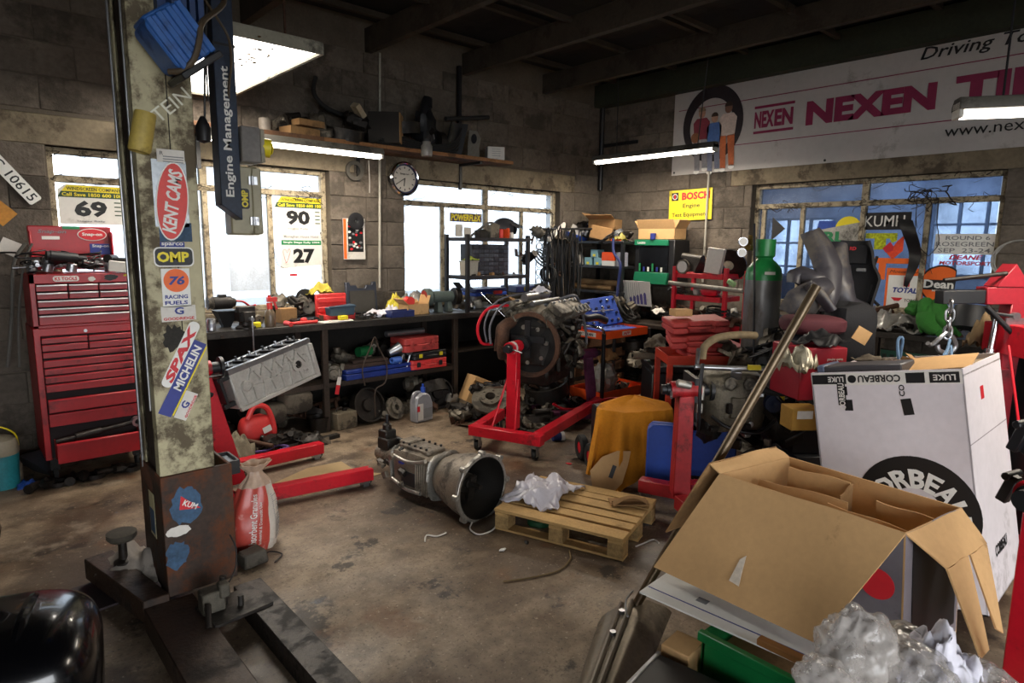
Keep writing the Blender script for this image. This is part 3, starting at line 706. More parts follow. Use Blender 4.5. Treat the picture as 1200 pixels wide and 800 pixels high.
obj('spring', MB().cyl((.0, .03, .0), (.0, .03, .13), .014).cyl((.05, -.02, .0), (.05, -.02, .05), .012).cyl((-.08, -.03, .06), (-.1, -.1, .0), .012), mOily, vb)
obj('cable', MB().tube([(.02, .02, .1), (.06, .06, .13), (.08, .1, .2), (.07, .14, .25)], .003, 5), mBlackPl, vb)
pb = thing('foot_pump', 'grey box pedal lying on the floor behind the lift post', 'pump', at(296, 662, 'z', 0), .15)
obj('pedal_box', MB().box((0, 0, .045), (.13, .1, .07), taper=.85), M('grimy_grey', '4f4a42', .7, 0, .2, 10, dirt=.3), pb, bev=.008)
obj('wheel', MB().cyl((-.1, 0, .03), (-.1, .02, .03), .03), mRubber, pb)
obj('cord', MB().tube([(.06, 0, .02), (.12, .05, .01), (.15, -.02, .008), (.08, -.07, .008)], .004, 5), mBlackPl, pb)
tr = thing('parts_tray', 'black wall-mounted parts tray behind the sticker post', 'tray', at(262, 545, 'y', 3.3))
obj('tray_shell', MB().bx(-.1, .06, -.05, .12, -.04, -.03).bx(-.1, .06, -.055, -.045, -.04, .03).bx(.055, .065, -.05, .12, -.04, .03).bx(-.1, .06, .115, .125, -.04, .03), mBlack, tr)
obj('water', MB().bx(-.095, .055, -.045, .115, .008, .012), M('tray_contents', 'a9b2bd', .2, .3, .4, 30), tr, label='shiny tray contents')
obj('bracket', MB().bx(-.02, .02, -.0, .05, -.92, -.04), mBlack, tr)
# granules bag
bg = thing('granules_bag', 'red and white plastic sack of absorbent granules with open twisted top', 'bag', at(302, 646, 'z', 0)+V((.0, .06, 0)), radians(4))
def bagP(z, a):
    t = z/.46
    prof = [(0, .9), (.1, 1.0), (.3, 1.0), (.55, .9), (.75, .6), (.85, .32), (.90, .26), (1.0, .62)]
    for (t0, s0), (t1, s1) in zip(prof, prof[1:]):
        if t <= t1+1e-6: sc = s0+(s1-s0)*(t-t0)/(t1-t0); break
    r = .125*sc; n_ = noise.noise(V((cos(a)*2.2, sin(a)*2.2, z*7)))
    cr = 1+.12*n_+.10*sin(a*9)*max(0, (t-.5))*2
    return (cos(a)*r*cr*1.05+.03*t, sin(a)*r*cr*.7, z+.012*n_*t)
def bag_part(a0, a1, nz=24, na=22):
    return MB().cloth(lambda u, v: bagP(.46*v, a0+(a1-a0)*u), na, nz, .003)
mBagR = M('red_sack_plastic', 'b8473c', .35, 0, .1, 8, dirt=.08, dcol='d8b0a6', dscale=9)
mBagW = M('white_sack_plastic', 'c9bfb4', .35, 0, .08, 8, dirt=.08)
def bag_zone(a0, a1, z0, z1, nz, na): return MB().cloth(lambda u, v: bagP(z0+(z1-z0)*v, a0+(a1-a0)*u), na, nz, .003)
obj('bag_shell', bag_zone(radians(150), radians(292), 0, .34, 22, 22), mBagR, bg, label='red printed face')
obj('bag_side', bag_zone(radians(292), radians(510), 0, .34, 22, 30), mBagW, bg, label='white side panel')
obj('bag_neck', bag_zone(0, 2*pi, .34, .46, 8, 48), M('translucent_neck', 'b49a86', .35, 0, .15), bg, label='twisted translucent neck')
obj('granules', MB().ball((0, 0, .09), (.2, .13, .17)), M('grey_granules', '9c968a', .95), bg)
# print lines on the side panel + lettering
pl = MB()
for i in range(26):
    z = .05+i*.0095; a = radians(306)
    p0 = V(bagP(z, a)); p1 = V(bagP(z+.004, a+radians(34+6*sin(i*2.3))))
    n_ = V((cos(a+.3), sin(a+.3), 0))*.003
    pl.tube([p0+n_, (p0+p1)/2+n_*1.5, p1+n_], .0014, 4, sm=1)
obj('print_line', pl, mGreyPrint, bg, kind='stuff')
def bag_words(s, w, h, a, z, tilt=.06):
    o = words(bg, s, w, h, Matrix.Identity(4), mWhite, .01, .1)
    for v in o.data.vertices:
        x, y, d_ = v.co; zz = z+x; aa = a - y/.115 + tilt*x*3
        p = V(bagP(zz, aa)); v.co = p+V((cos(aa), sin(aa), 0))*(.004+d_)
    return o
bag_words('Absorbent Granules', .28, .034, radians(252), .175)
bag_words('Industrial & Domestic Use', .22, .013, radians(268), .16)
# ------------------------------------------------------------------ tool chests
tc = thing('tool_chest', 'red roller tool cabinet with its bottom drawer pulled open', 'cabinet', (.70, 5.0, 0))
mGapShade = M('drawer_gap_shade', '120406', .8)  # near-black colour standing in for the shade in the drawer gaps
mChest = M('chest_red', '9c1019', .35, 0, .12, 4, dirt=.2, dcol='2c0a0a', dscale=3)
hw = .29
obj('cabinet_body', MB().bx(-hw, hw, .012, .45, .16, 1.03), mChest, tc, bev=.006)
obj('gap_shade_panel', MB().bx(-hw+.03, hw-.03, .008, .0125, .165, .985), mGapShade, tc)  # flat sheet behind the drawers, shade between them painted near-black
obj('frame_post', MB().bx(-hw, -hw+.035, -.005, .02, .16, 1.03).bx(hw-.035, hw, -.005, .02, .16, 1.03).bx(-hw, hw, -.004, .02, .98, 1.03), mChest, tc, bev=.003)
mTrim = M('drawer_trim', 'b5b0ad', .3, .7, .1)
mTrimR = M('drawer_lip_red', 'b02830', .35, 0, .1)
def drawer(parent, x0, x1, z0, z1, y, trim, pull=0):
    d = obj('drawer', MB().bx(x0+.004, x1-.004, y-.012-pull, y+.004-pull, z0+.002, z1-.007), mChest, parent, bev=.002)
    obj('drawer_pull', MB().bx(x0+.004, x1-.004, y-.026-pull, y-.01-pull, z1-.016, z1-.007), trim, d, bev=.002)
    if pull: obj('drawer_tray', MB().bx(x0+.01, x0+.014, y-pull, y+.05, z0, z1-.015).bx(x1-.014, x1-.01, y-pull, y+.05, z0, z1-.015).bx(x0+.01, x1-.01, y-pull, y+.05, z0, z0+.006), mChest, d)
    return d
zs = .98; L0, L1 = -hw+.035, hw-.035
for z0, z1, n in ((.93, .975, 2), (.88, .93, 2), (.835, .88, 1), (.775, .83, 1), (.725, .775, 1), (.67, .725, 1), (.61, .67, 1)):
    for i in range(n): drawer(tc, L0+(L1-L0)*i/n, L0+(L1-L0)*(i+1)/n, z0, z1, .0, mTrimR)
drawer(tc, L0, L1, .48, .575, .0, mTrimR, .03); drawer(tc, L0, L1, .38, .475, .0, mTrimR)
drawer(tc, L0+.01, L1, .17, .31, .0, mTrimR, .16)
obj('lock', MB().cyl((-.01, -.012, 1.0), (-.01, .0, 1.0), .010).cyl((hw-.05, -.02, .55), (hw-.05, .0, .55), .012), mSteel, tc)
for sx in (-1, 1):
    for y in (.05, .4): obj('caster', MB().cyl((sx*(hw-.05)-.012, y, .05), (sx*(hw-.05)+.012, y, .05), .05).box((sx*(hw-.05), y, .12), (.05, .05, .08)), mRubber, tc)
tb = thing('top_chest', 'red top tool box with chrome drawer trims and raised lid', 'cabinet', (.70, 5.0, 1.03))
hw2 = .285
obj('box_body', MB().bx(-hw2, hw2, .012, .40, 0, .345), mChest, tb, bev=.006)
obj('gap_shade_panel', MB().bx(-hw2+.03, hw2-.03, .006, .0125, .02, .29), mGapShade, tb)  # same painted shade sheet behind the top box drawers
obj('face_frame', MB().bx(-hw2, -hw2+.03, -.004, .02, 0, .345).bx(hw2-.03, hw2, -.004, .02, 0, .345).bx(-hw2, hw2, -.004, .02, .285, .345).bx(-hw2, hw2, -.004, .02, 0, .02), mChest, tb, bev=.003)
L0, L1 = -hw2+.03, hw2-.03
for z0, z1, n in ((.235, .285, 3), (.185, .235, 3), (.135, .185, 1), (.09, .135, 1), (.02, .09, 1)):
    for i in range(n): drawer(tb, L0+(L1-L0)*i/n, L0+(L1-L0)*(i+1)/n, z0, z1, .0, mTrim)
s = plate(tb, 'sticker', rrect(.14, .035, .015), frame((-.09, -.006, .315), (1, 0, 0), (0, 0, 1)), mWhite)
words(s, 'KS TOOLS', .12, .022, frame((-.09, -.009, .315), (1, 0, 0), (0, 0, 1)), mRedPrint, .03)
plate(tb, 'sticker', blob_outline(.08, .04, 5), frame((.16, -.006, .318), (1, 0, 0), (0, 0, 1)), mBlkPrint)
plate(tb, 'sticker', rect(.03, .012), frame((.25, -.006, .33), (1, 0, 0), (0, 0, 1)), mYelPrint)
plate(tb, 'sticker', blob_outline(.04, .03, 6), frame((.05, -.006, .31), (1, 0, 0), (0, 0, 1)), mPaper)
ld = obj('lid', MB().bx(-.235, .245, .36, .385, .36, .655).bx(-.235, -.22, .30, .385, .36, .62).bx(.23, .245, .30, .385, .36, .62), mChest, tb, bev=.006, label='raised red lid with signs')
LF = lambda x, z, d=.3585: frame((x, d, z), (1, 0, 0), (0, 0, 1))
words(ld, 'Snap-on', .16, .03, LF(-.10, .615), mGreyPrint, .02, .2)
plate(ld, 'sticker', rect(.1, .022), LF(-.11, .575), mWhite); plate(ld, 'sticker', rect(.1, .02), LF(.01, .645), mGrnPrint)
plate(ld, 'sticker', disc(.088, .043), LF(.13, .60), mWhite); plate(ld, 'sticker', disc(.082, .038), LF(.13, .60, .3565), mRedPrint)
words(ld, 'Snap-on', .12, .028, LF(.13, .60, .3545), mWhite, .03)
plate(ld, 'sticker', rect(.13, .075), LF(.175, .50), mBluPrint); words(ld, 'Snap-on', .1, .025, LF(.175, .52, .3565), mWhite, .02)
# tools lying on the top chest
def tool_heap(x0, x1, y0, y1, z, n, seed, group, place):
    r = random.Random(seed)
    kinds = [('spanner', 'chrome spanner'), ('air_gun', 'black air gun'), ('socket_bar', 'steel socket bar'), ('tin', 'round tin'), ('hose', 'coil of thin black hose')]
    for i in range(n):
        k, d = kinds[r.randrange(5)]; m = MB(); L_ = r.uniform(.12, .24)
        if k == 'spanner':
            m.box((0, 0, .008), (L_, .014, .007)); m.pipe((L_/2, 0, .003), (L_/2, 0, .014), .018, .010, 12); m.pipe((-L_/2, 0, .003), (-L_/2, 0, .014), .02, .011, 6); mm = mChrome
        elif k == 'air_gun':
            m.cyl((-.07, 0, .04), (.06, 0, .04), .028, .024).cyl((.06, 0, .04), (.09, 0, .04), .012).box((-.03, -.05, .03), (.035, .1, .03), (0, 0, .2)); mm = mOily
        elif k == 'socket_bar':
            m.cyl((-L_/2, 0, .01), (L_/2, 0, .01), .007).cyl((L_/2-.03, 0, .012), (L_/2, 0, .012), .014).cyl((-L_/2, 0, .012), (-L_/2+.05, 0, .012), .011); mm = mSteel
        elif k == 'tin': m.lathe([(.0, 0), (.03, 0), (.03, .05), (.026, .055), (0, .055)], 16); mm = mSteel
        else: m.tube([(.05*cos(a*.9)*(1+a*.05), .05*sin(a*.9), .008+a*.006) for a in range(16)], .005, 6, sm=2); mm = mBlackPl
        yy = r.uniform(y0, y1)
        one(k, m, mm, d+' '+place, k.replace('_', ' '), (r.uniform(x0, x1), yy, z+r.uniform(0, .05)), (r.uniform(-.25, .25), r.uniform(-.25, .25), r.uniform(0, 6.3)), group+' ('+k.replace('_', ' ')+'s)')
tool_heap(.45, .92, 5.03, 5.28, 1.38, 30, 5, 'loose tools on the red chest', 'on top of the red tool chest')
one('air_gun', MB().cyl((-.13, 0, .05), (.02, 0, .05), .035, .03).cyl((.02, 0, .05), (.07, 0, .05), .018).box((-.08, .0, -.03), (.04, .035, .14), (0, .25, 0)).cyl((-.15, 0, .05), (-.13, 0, .05), .03), mBlackPl, 'long black air gun lying highest in the heap on the red chest', 'air gun', (.66, 5.08, 1.46), (1.2, .1, .12))
one('carton', MB().box((0, 0, .03), (.16, .1, .07)), mPaper, 'small pale carton on the right corner of the red chest', 'box', at(144, 312, 'y', 5.0)+V((0, .03, -.035)), (0, .12, -.2), bev=.003)
for k, (dx, r_) in enumerate(((0, .016), (.12, .012), (.25, .02))):
    pass
sb = thing('breaker_bar', 'long dirty tool shaft lying across the open bottom drawer', 'tool', (.72, 4.93, .325), (0, radians(-5), .12))
obj('shaft', MB().cyl((-.26, 0, 0), (.2, 0, 0), .015).cyl((-.15, 0, 0), (0, 0, 0), .024), mOily, sb)
obj('hub', MB().pipe((.22, -.018, .0), (.22, .018, .0), .035, .018).cyl((.25, 0, 0), (.30, 0, 0), .02), mSteel, sb)
for k in range(6):
    one('socket', MB().pipe((0, 0, 0), (0, 0, .04), .014, .009, 12), mOily, 'oily socket lying in the open bottom drawer of the red cabinet', 'socket', (.52+k*.07, 4.96, .20), (1.4, k, 0), 'sockets in the open drawer')
# hanging cables left of the chest
for k, (u, l) in enumerate(((22, 'leftmost'), (30, 'right-hand'))):
    one('hose', MB().tube([at(u+8, 285, 'y', 5.3), at(u-6+k*4, 310, 'y', 5.3), at(u-8, 370, 'y', 5.3), at(u-13+k*6, 430, 'y', 5.3)], .011-.003*k, 7), M('grey_hose', '57544e', .6), l+' of the two hoses hanging beside the red tool chest', 'hose')
one('cable', MB().tube([at(0, 296, 'y', 5.45), at(18, 296, 'y', 5.35), at(60, 300, 'y', 5.1), at(95, 303, 'y', 5.02)], .006, 6), mBlackPl, 'black cable with knots crossing left of the red chest', 'cable')
# number plate, yellow diamond on the wall
np_ = thing('number_plate', 'tilted white vehicle number plate fixed to the wall', 'number plate', at(17, 210, 'y', YA-.03))
fN = RM(0, radians(53), 0) @ frame((0, 0, 0), (1, 0, 0), (0, 0, 1))
obj('plate_face', MB().prism(rrect(.36, .085, .015), .004, fN), mWhite, np_)
words(np_, 'C 10615', .32, .06, fN @ T((0, 0, .0045)), mBlkPrint, .01)
one('warning_diamond', MB().prism(rect(.12, .12), .004, frame((0, 0, 0), (1, 0, 1), (-1, 0, 1))), M('faded_amber', 'b57a24', .6), 'faded amber diamond sign at the left edge of the wall', 'sign', at(2, 250, 'y', YA-.02))
one('paper', MB().prism(rect(.12, .1), .002, frame((0, 0, 0), (1, 0, -.5), (.5, 0, 1))), mPaper, 'scrap of paper stuck on the wall left of the red chest', 'paper', at(12, 290, 'y', YA-.02))
# left floor corner
tub = thing('tub', 'white and teal tub on the floor at the left edge', 'tub', at(4, 570, 'z', 0)+V((0, 0, 0)))
obj('tub_body', MB().lathe([(0, 0), (.09, 0), (.10, .22), (0, .22)], 22), M('teal_tub', '1d6f78', .5), tub, label='teal lower part')
obj('tub_lid', MB().lathe([(.1, .22), (.105, .23), (.10, .32), (.05, .34), (0, .34)], 22), M('dirty_tub_lid', '8b8270', .6, 0, .1, 6, dirt=.3), tub)
obj('bail_handle', MB().tube([(-.1, 0, .26), (-.08, -.06, .38), (0, -.09, .42), (.08, -.06, .36), (.1, 0, .26)], .005, 6), mYellow, tub)
bo = thing('bottle', 'grubby plastic bottle with dark cap beside the teal tub', 'bottle', at(17, 566, 'z', 0))
obj('bottle_body', MB().lathe([(0, 0), (.05, 0), (.052, .12), (.04, .15), (.02, .165), (.018, .2), (0, .2)], 18), M('grubby_bottle', '857c69', .5, 0, .2, 16, dirt=.4), bo)
obj('cap', MB().cyl((0, 0, .2), (0, 0, .225), .02), mBlackPl, bo)
one('funnel', MB().lathe([(.0, .0), (.12, .0), (.1, .04), (.02, .15), (.0, .15)], 18), M('dark_grey_funnel', '2a2b30', .5), 'dark grey funnel upturned beside the red cabinet', 'funnel', at(40, 556, 'z', 0)+V((0, -.02, .06)), (0, .9, .4))
one('blue_wipe_pack', crumple(.12, .12, .06, 9), M('blue_film', '1d3f8c', .4), 'crumpled blue packet on the floor below the red cabinet', 'packet', at(33, 569, 'z', 0))
for k in range(9):
    r = random.Random(60+k); u = 42+k*14; v = 574-k*3.0
    m = MB()
    if k % 3 == 0: m.cyl((-.07, 0, .03), (.07, 0, .03), .03, .02).cyl((.07, 0, .03), (.11, 0, .03), .012)
    elif k % 3 == 1: m.ball((0, 0, .03), (.12, .09, .07), 12, 7, .5, 2, k)
    else: m.pipe((0, 0, 0), (0, 0, .03), .06, .04)
    one(('strut', 'casting', 'bearing')[k % 3], m, mOily, 'oily '+('strut', 'casting', 'ring')[k % 3]+' in the row on the floor below the red cabinet', ('strut', 'casting', 'ring')[k % 3], at(u, v, 'z', 0), (0, 0, r.uniform(0, 3)), 'oily '+('struts', 'castings', 'rings')[k % 3]+' below the red cabinet')
# black glossy fender bottom-left
def atd(u, v, d): return EYE + (_fw + _rt*((u-600)/FPX) - _up*((v-400)/FPX))*d
fc_ = atd(24, 800, 1.8)
fd = thing('motorcycle', 'glossy black bodywork of a small vehicle at the bottom left', 'vehicle', (fc_.x, fc_.y, 0), radians(-10))
mGl = M('gloss_black', '050507', .22, 0, .05, coat=.4)
obj('rear_cowl', MB().ball((0, 0, fc_.z), (.40, .5, .42), 36, 24, .04, 1.5, 3, sq=.6), mGl, fd)
obj('cowl_ridge', MB().tube([(.0, -.22, fc_.z+.10), (.02, -.1, fc_.z+.205), (.04, .1, fc_.z+.20), (.04, .22, fc_.z+.10)], .014, 8), mGl, fd)
obj('seat', MB().ball((-.32, .05, fc_.z+.1), (.5, .3, .14), 24, 12, .05, 2, 1, sq=.8), M('black_vinyl', '0d0d0f', .4), fd)
obj('fairing', MB().ball((-.11, .27, fc_.z+.36), (.14, .12, .13), 20, 12, .1, 2, 4), mGl, fd)
obj('fairing_stalk', MB().tube([(-.11, .27, fc_.z+.34), (-.14, .2, fc_.z+.2), (-.14, .1, fc_.z)], .018, 8), mGl, fd)
for x in (-.3, .0): obj('wheel', MB().cyl((x-.05, -.1, .14), (x-.05, .06, .14), .14, n=24), mRubber, fd)
# ------------------------------------------------------------------ generic workshop parts, one mesh per kind
_junk = {}
def jm(kind, var=0):
    k = (kind, var)
    if k in _junk: return _junk[k]
    m = MB(); r = random.Random(hash(kind) % 100 if False else sum(map(ord, kind))+var*17)
    if kind == 'brake_drum': m.lathe([(0, .03), (.05, .03), (.06, .012), (.12, .012), (.14, 0), (.15, .0), (.15, .09), (.135, .09), (.13, .05), (.06, .05), (.05, .075), (0, .075)], 28); mat = mOily
    elif kind == 'brake_disc':
        m.lathe([(.035, 0), (.13, .0), (.13, .022), (.075, .022), (.075, .05), (.035, .05), (.035, 0)], 30)
        for i in range(5): a = i*2*pi/5; m.cyl((.055*cos(a), .055*sin(a), .045), (.055*cos(a), .055*sin(a), .056), .007, n=8)
        mat = mAluOld if var else mOily
    elif kind == 'alternator':
        m.cyl((0, 0, .05), (0, .1, .05), .058, n=20).cyl((0, .1, .05), (0, .125, .05), .05, .03).cyl((0, -.03, .05), (0, 0, .05), .032, n=16).box((.05, .05, .1), (.03, .03, .05)).box((-.05, .05, .09), (.03, .03, .04))
        for i in range(10): a = i*pi/5; m.box((.05*cos(a), .05, .05+.05*sin(a)), (.012, .1, .012))
        mat = mAluOld
    elif kind == 'starter_motor': m.cyl((-.09, 0, .04), (.07, 0, .04), .04, n=16).cyl((-.05, 0, .09), (.06, 0, .09), .022, n=12).cyl((.07, 0, .04), (.12, 0, .04), .028, .02).box((.07, 0, .05), (.012, .1, .09)); mat = mOily
    elif kind == 'casting':
        m.ball((0, 0, .05), (.2, .14, .1), 14, 9, .55, 2.2, var+3, sq=.8).cyl((-.05, -.02, .04), (-.09, -.05, .1), .03, n=12).cyl((.06, .02, .05), (.1, .05, .07), .028, n=12).box((.0, .05, .03), (.16, .02, .05)); mat = (mAluOld, mOily)[var % 2]
    elif kind == 'steel_shaft': m.cyl((-.2, 0, .02), (.2, 0, .02), .012).cyl((-.12, 0, .02), (-.02, 0, .02), .02).cyl((.1, 0, .02), (.16, 0, .02), .026); mat = mOily
    elif kind == 'gear': m.lathe([(.02, 0), (.06, 0), (.062, .03), (.03, .03), (.03, .05), (.02, .05), (.02, 0)], 18); [m.box((.066*cos(a*pi/9), .066*sin(a*pi/9), .015), (.012, .01, .028), (0, 0, a*pi/9)) for a in range(18)]; mat = mOily
    elif kind == 'hose_coil': m.tube([(.09*cos(a*.6)*(1+.02*sin(a*2)), .09*sin(a*.6), .012+a*.0028) for a in range(30)], .009, 6, sm=2); mat = mRubber
    elif kind == 'manifold':
        m.cyl((-.15, 0, .08), (.15, 0, .08), .022, n=10)
        for i in range(4): x = -.12+i*.08; m.tube([(x, 0, .08), (x, .05, .07), (x, .09, .02)], .017, 8)
        m.box((0, .1, .018), (.32, .012, .035)); mat = mRust
    elif kind == 'bracket': m.box((0, 0, .005), (.16, .05, .006)).box((.08, 0, .04), (.006, .05, .07)).box((-.03, 0, .02), (.006, .05, .035)).cyl((.03, 0, 0), (.03, 0, .03), .014); mat = mRust
    elif kind == 'small_carton': m.box((0, 0, .035), (.12, .09, .07)).box((.03, .045, .074), (.06, .05, .003), (.5, 0, 0)); mat = mCardDk
    elif kind == 'oil_can': m.lathe([(0, 0), (.045, 0), (.045, .09), (.02, .12), (.008, .13), (.006, .2), (0, .2)], 18); mat = mSteel
    elif kind == 'plastic_tub': m.lathe([(0, 0), (.05, 0), (.06, .09), (.064, .09), (.064, .1), (.056, .1), (.047, .008), (0, .008)], 20); mat = (M('grey_tub', '6d6f70', .5), mBlueDk)[var % 2]
    elif kind == 'oil_filter': m.lathe([(0, 0), (.035, 0), (.038, .01), (.038, .07), (.03, .085), (0, .085)], 18); mat = (M('white_filter', 'b9b6ae', .4, 0, .1, 6, dirt=.3), mBlackPl)[var % 2]
    elif kind == 'cable_tangle':
        p = [(r.uniform(-.1, .1), r.uniform(-.1, .1), r.uniform(.01, .05)) for _ in range(16)]; m.tube(p, .005, 5, sm=4); mat = mBlackPl
    elif kind == 'steel_tube': m.pipe((-.22, 0, .025), (.22, 0, .025), .025, .021, 16); mat = mSteel
    elif kind == 'valve_cover':
        m.prism(rrect(.4, .13, .03), .05); m.box((0, 0, .06), (.3, .05, .03))
        for x in (-.14, 0, .14): m.cyl((x, 0, .05), (x, 0, .085), .02)
        mat = mOily if var else mAluOld
    elif kind == 'crumpled_paper': m = crumple(.14, .12, .07, 5+var, 12, 12); mat = mPaper
    elif kind == 'rag_heap': m = crumple(.2, .16, .08, 11+var, 14, 14); mat = M('brown_rag', '4f4538', .9, 0, .2, 6, dirt=.3)
    elif kind == 'spanner': m.box((0, 0, .008), (.18, .014, .007)).pipe((.09, 0, .003), (.09, 0, .014), .018, .010, 12).pipe((-.09, 0, .003), (-.09, 0, .014), .02, .011, 6); mat = mChrome
    else: raise KeyError(kind)
    me = mesh(kind, m, mat); _junk[k] = me; return me
NICE = {'brake_drum': 'rusty brake drum', 'brake_disc': 'brake disc', 'alternator': 'grimy alternator', 'starter_motor': 'oily starter motor', 'casting': 'lumpy metal casting', 'steel_shaft': 'stepped steel shaft', 'gear': 'oily gear wheel', 'hose_coil': 'coil of black hose', 'manifold': 'rusty exhaust manifold', 'bracket': 'bent rusty bracket', 'small_carton': 'small brown carton', 'oil_can': 'steel oil can', 'plastic_tub': 'small plastic tub', 'oil_filter': 'oil filter', 'cable_tangle': 'tangle of black cable', 'steel_tube': 'bare steel tube', 'valve_cover': 'engine valve cover', 'crumpled_paper': 'ball of crumpled paper', 'rag_heap': 'heaped brown rag', 'spanner': 'chrome spanner'}
def junk(kind, loc, rot=(0, 0, 0), sc=1, var=0, label=None, place=None):
    o = bpy.data.objects.new(kind, jm(kind, var)); COL.objects.link(o); o.location = loc; o.rotation_euler = rot; o.scale = (sc,)*3
    o['category'] = kind.replace('_', ' ')
    if label: o['label'] = label
    else: o['label'] = NICE[kind]+' in the clutter '+place; o['group'] = (kind.replace('_', ' ')+'s '+place)
    return o
def heap(kinds, n, x0, x1, y0, y1, z0, z1, place, seed, tilt=.5, smin=.8, smax=1.3, fn=None):
    r = random.Random(seed)
    for i in range(n):
        k = kinds[r.randrange(len(kinds))]; t = r.random(); x = x0+(x1-x0)*((i+.5)/n); y = r.uniform(y0, y1)
        z = z0+(z1-z0)*t**1.6
        if fn: x, y = fn((i+.5)/n, (y-y0)/max(1e-6, y1-y0))
        junk(k, (x, y, z), (r.uniform(-tilt, tilt), r.uniform(-tilt, tilt), r.uniform(0, 6.28)), r.uniform(smin, smax), r.randrange(2), place=place)
MECH = ['brake_drum', 'brake_disc', 'alternator', 'starter_motor', 'casting', 'casting', 'steel_shaft', 'gear', 'hose_coil', 'manifold', 'bracket', 'cable_tangle', 'valve_cover', 'rag_heap', 'casting']
LITE = ['small_carton', 'oil_can', 'plastic_tub', 'oil_filter', 'cable_tangle', 'crumpled_paper', 'rag_heap', 'spanner', 'hose_coil', 'gear', 'bracket', 'casting']
def card_box(name, label, loc, rot, w, d, h, mat=mCard, flaps=None, cat='box', open_=True, group=None):
    """open carton with four walls, floor and flaps; flaps = angles outward from upright for -y, +y, -x, +x"""
    t = thing(name, label, cat, loc, rot, group); th = .005
    obj('carton_wall', MB().bx(-w/2, w/2, -d/2, -d/2+th, 0, h), mat, t); obj('carton_wall', MB().bx(-w/2, w/2, d/2-th, d/2, 0, h), mat, t)
    obj('carton_wall', MB().bx(-w/2, -w/2+th, -d/2, d/2, 0, h), mat, t); obj('carton_wall', MB().bx(w/2-th, w/2, -d/2, d/2, 0, h), mat, t)
    obj('carton_base', MB().bx(-w/2, w/2, -d/2, d/2, 0, th), mat, t)
    if flaps:
        fl = d/2
        for k, a in enumerate(flaps):
            if a is None: continue
            L_ = w if k < 2 else d
            m = MB().bx(-L_/2+.003, L_/2-.003, 0, fl if k < 2 else fl, 0, th)   # lies along +y, outwards
            base = {0: T((0, -d/2, h)) @ RM(0, 0, pi), 1: T((0, d/2, h)), 2: T((-w/2, 0, h)) @ RM(0, 0, pi/2), 3: T((w/2, 0, h)) @ RM(0, 0, -pi/2)}[k]
            o = obj('flap', m, mat, t); o.matrix_local = base @ RM(pi/2-a, 0, 0)
    return t
# ------------------------------------------------------------------ long bench against the left wall
BY0, BY1, BZ = 4.93, 5.53, .93
be = thing('workbench', 'long dark steel workbench under the two bright windows', 'workbench', (3.3, 5.2, 0))
lb = T((-3.3, -5.2, 0))
obj('bench_top', MB().bx(1.3, 5.35, BY0, BY1, BZ-.012, BZ, m=lb).bx(1.3, 5.35, BY0, BY0+.006, BZ-.055, BZ-.01, m=lb), mBench, be, bev=.003)
for x in (1.33, 2.35, 3.71, 5.1):
    obj('leg', MB().bx(x-.025, x+.025, BY0+.008, BY0+.05, 0, BZ-.014, m=lb), mBenchLeg, be, bev=.003)
    obj('leg', MB().bx(x-.025, x+.025, BY1-.05, BY1, 0, BZ-.014, m=lb), mBenchLeg, be, bev=.003)
obj('shelf', MB().bx(1.35, 3.72, BY0+.03, BY1-.02, .40, .415, m=lb).bx(1.35, 3.72, BY0+.02, BY0+.04, .375, .415, m=lb), mBenchLeg, be)
obj('shelf', MB().bx(3.74, 5.1, BY0+.10, BY1-.02, .52, .535, m=lb), mBenchLeg, be)
obj('bolt_head', MB().cyl((1.53, BY0-.012, BZ-.04), (1.53, BY0, BZ-.04), .014, m=lb), mBenchLeg, be)
obj('back_board', MB().bx(1.3, 5.35, BY1-.006, BY1, .02, BZ-.02, m=lb), M('near_black_board', '15120f', .95, 0, .3), be)  # near-black sheet across the back below the bench top
def bp(u, y, z=BZ):
    v = 365
    for _ in range(4):
        p = at(u, v, 'y', y); v += (p.z-z)*745/(p.x*.66+p.y*.735)
    return V((p.x, y, z))
# machine at the left end
g = thing('bench_machine', 'old dark bench motor on a funnel-shaped stand at the left bench end', 'machine', bp(265, 5.2))
obj('stand_cone', MB().lathe([(.04, 0), (.05, .02), (.11, .12), (.12, .13), (0, .13)], 4, m=RM(0, 0, pi/4)), mBlack, g)
obj('motor', MB().cyl((-.09, 0, .19), (.05, 0, .19), .05, n=20).cyl((.05, 0, .19), (.08, 0, .19), .042, .03).box((-.02, 0, .24), (.06, .05, .03)), mOily, g, bev=.003)
obj('pulley', MB().lathe([(0, -.02), (.05, -.02), (.038, 0), (.05, .02), (0, .02)], 20, m=T((-.11, 0, .19)) @ RM(0, pi/2, 0)), mAluOld, g)
obj('cable', MB().tube([(.08, 0, .2), (.14, -.01, .19), (.2, .02, .15), (.24, 0, .16)], .008, 6), mRedOld, g)
c = thing('drink_can', 'small silver drink can on the left bench end', 'can', bp(248, 4.99))
obj('can_body', MB().lathe([(0, 0), (.026, 0), (.033, .008), (.033, .085), (.028, .095), (0, .093)], 20), mSteel, c)
obj('printed_band', MB().lathe([(.0335, .03), (.0335, .06)], 20), M('can_print', '8d8f98', .4, .5), c)
v_ = thing('bench_vise', 'dark steel bench vise with its handle bar hanging down over the bench edge', 'vise', bp(288, 5.0), 0)
obj('vise_base', MB().lathe([(.075, 0), (.075, .015), (.05, .03), (.045, .06), (0, .06)], 18), mOily, v_)
obj('fixed_jaw', MB().box((0, .04, .10), (.10, .10, .09)).box((0, .0, .15), (.13, .025, .05)), mOily, v_, bev=.006)
obj('sliding_jaw', MB().box((0, -.06, .10), (.09, .09, .08)).box((0, -.035, .15), (.13, .025, .05)), mOily, v_, bev=.006)
obj('screw', MB().cyl((0, -.05, .085), (0, -.16, .085), .014), mSteel, v_)
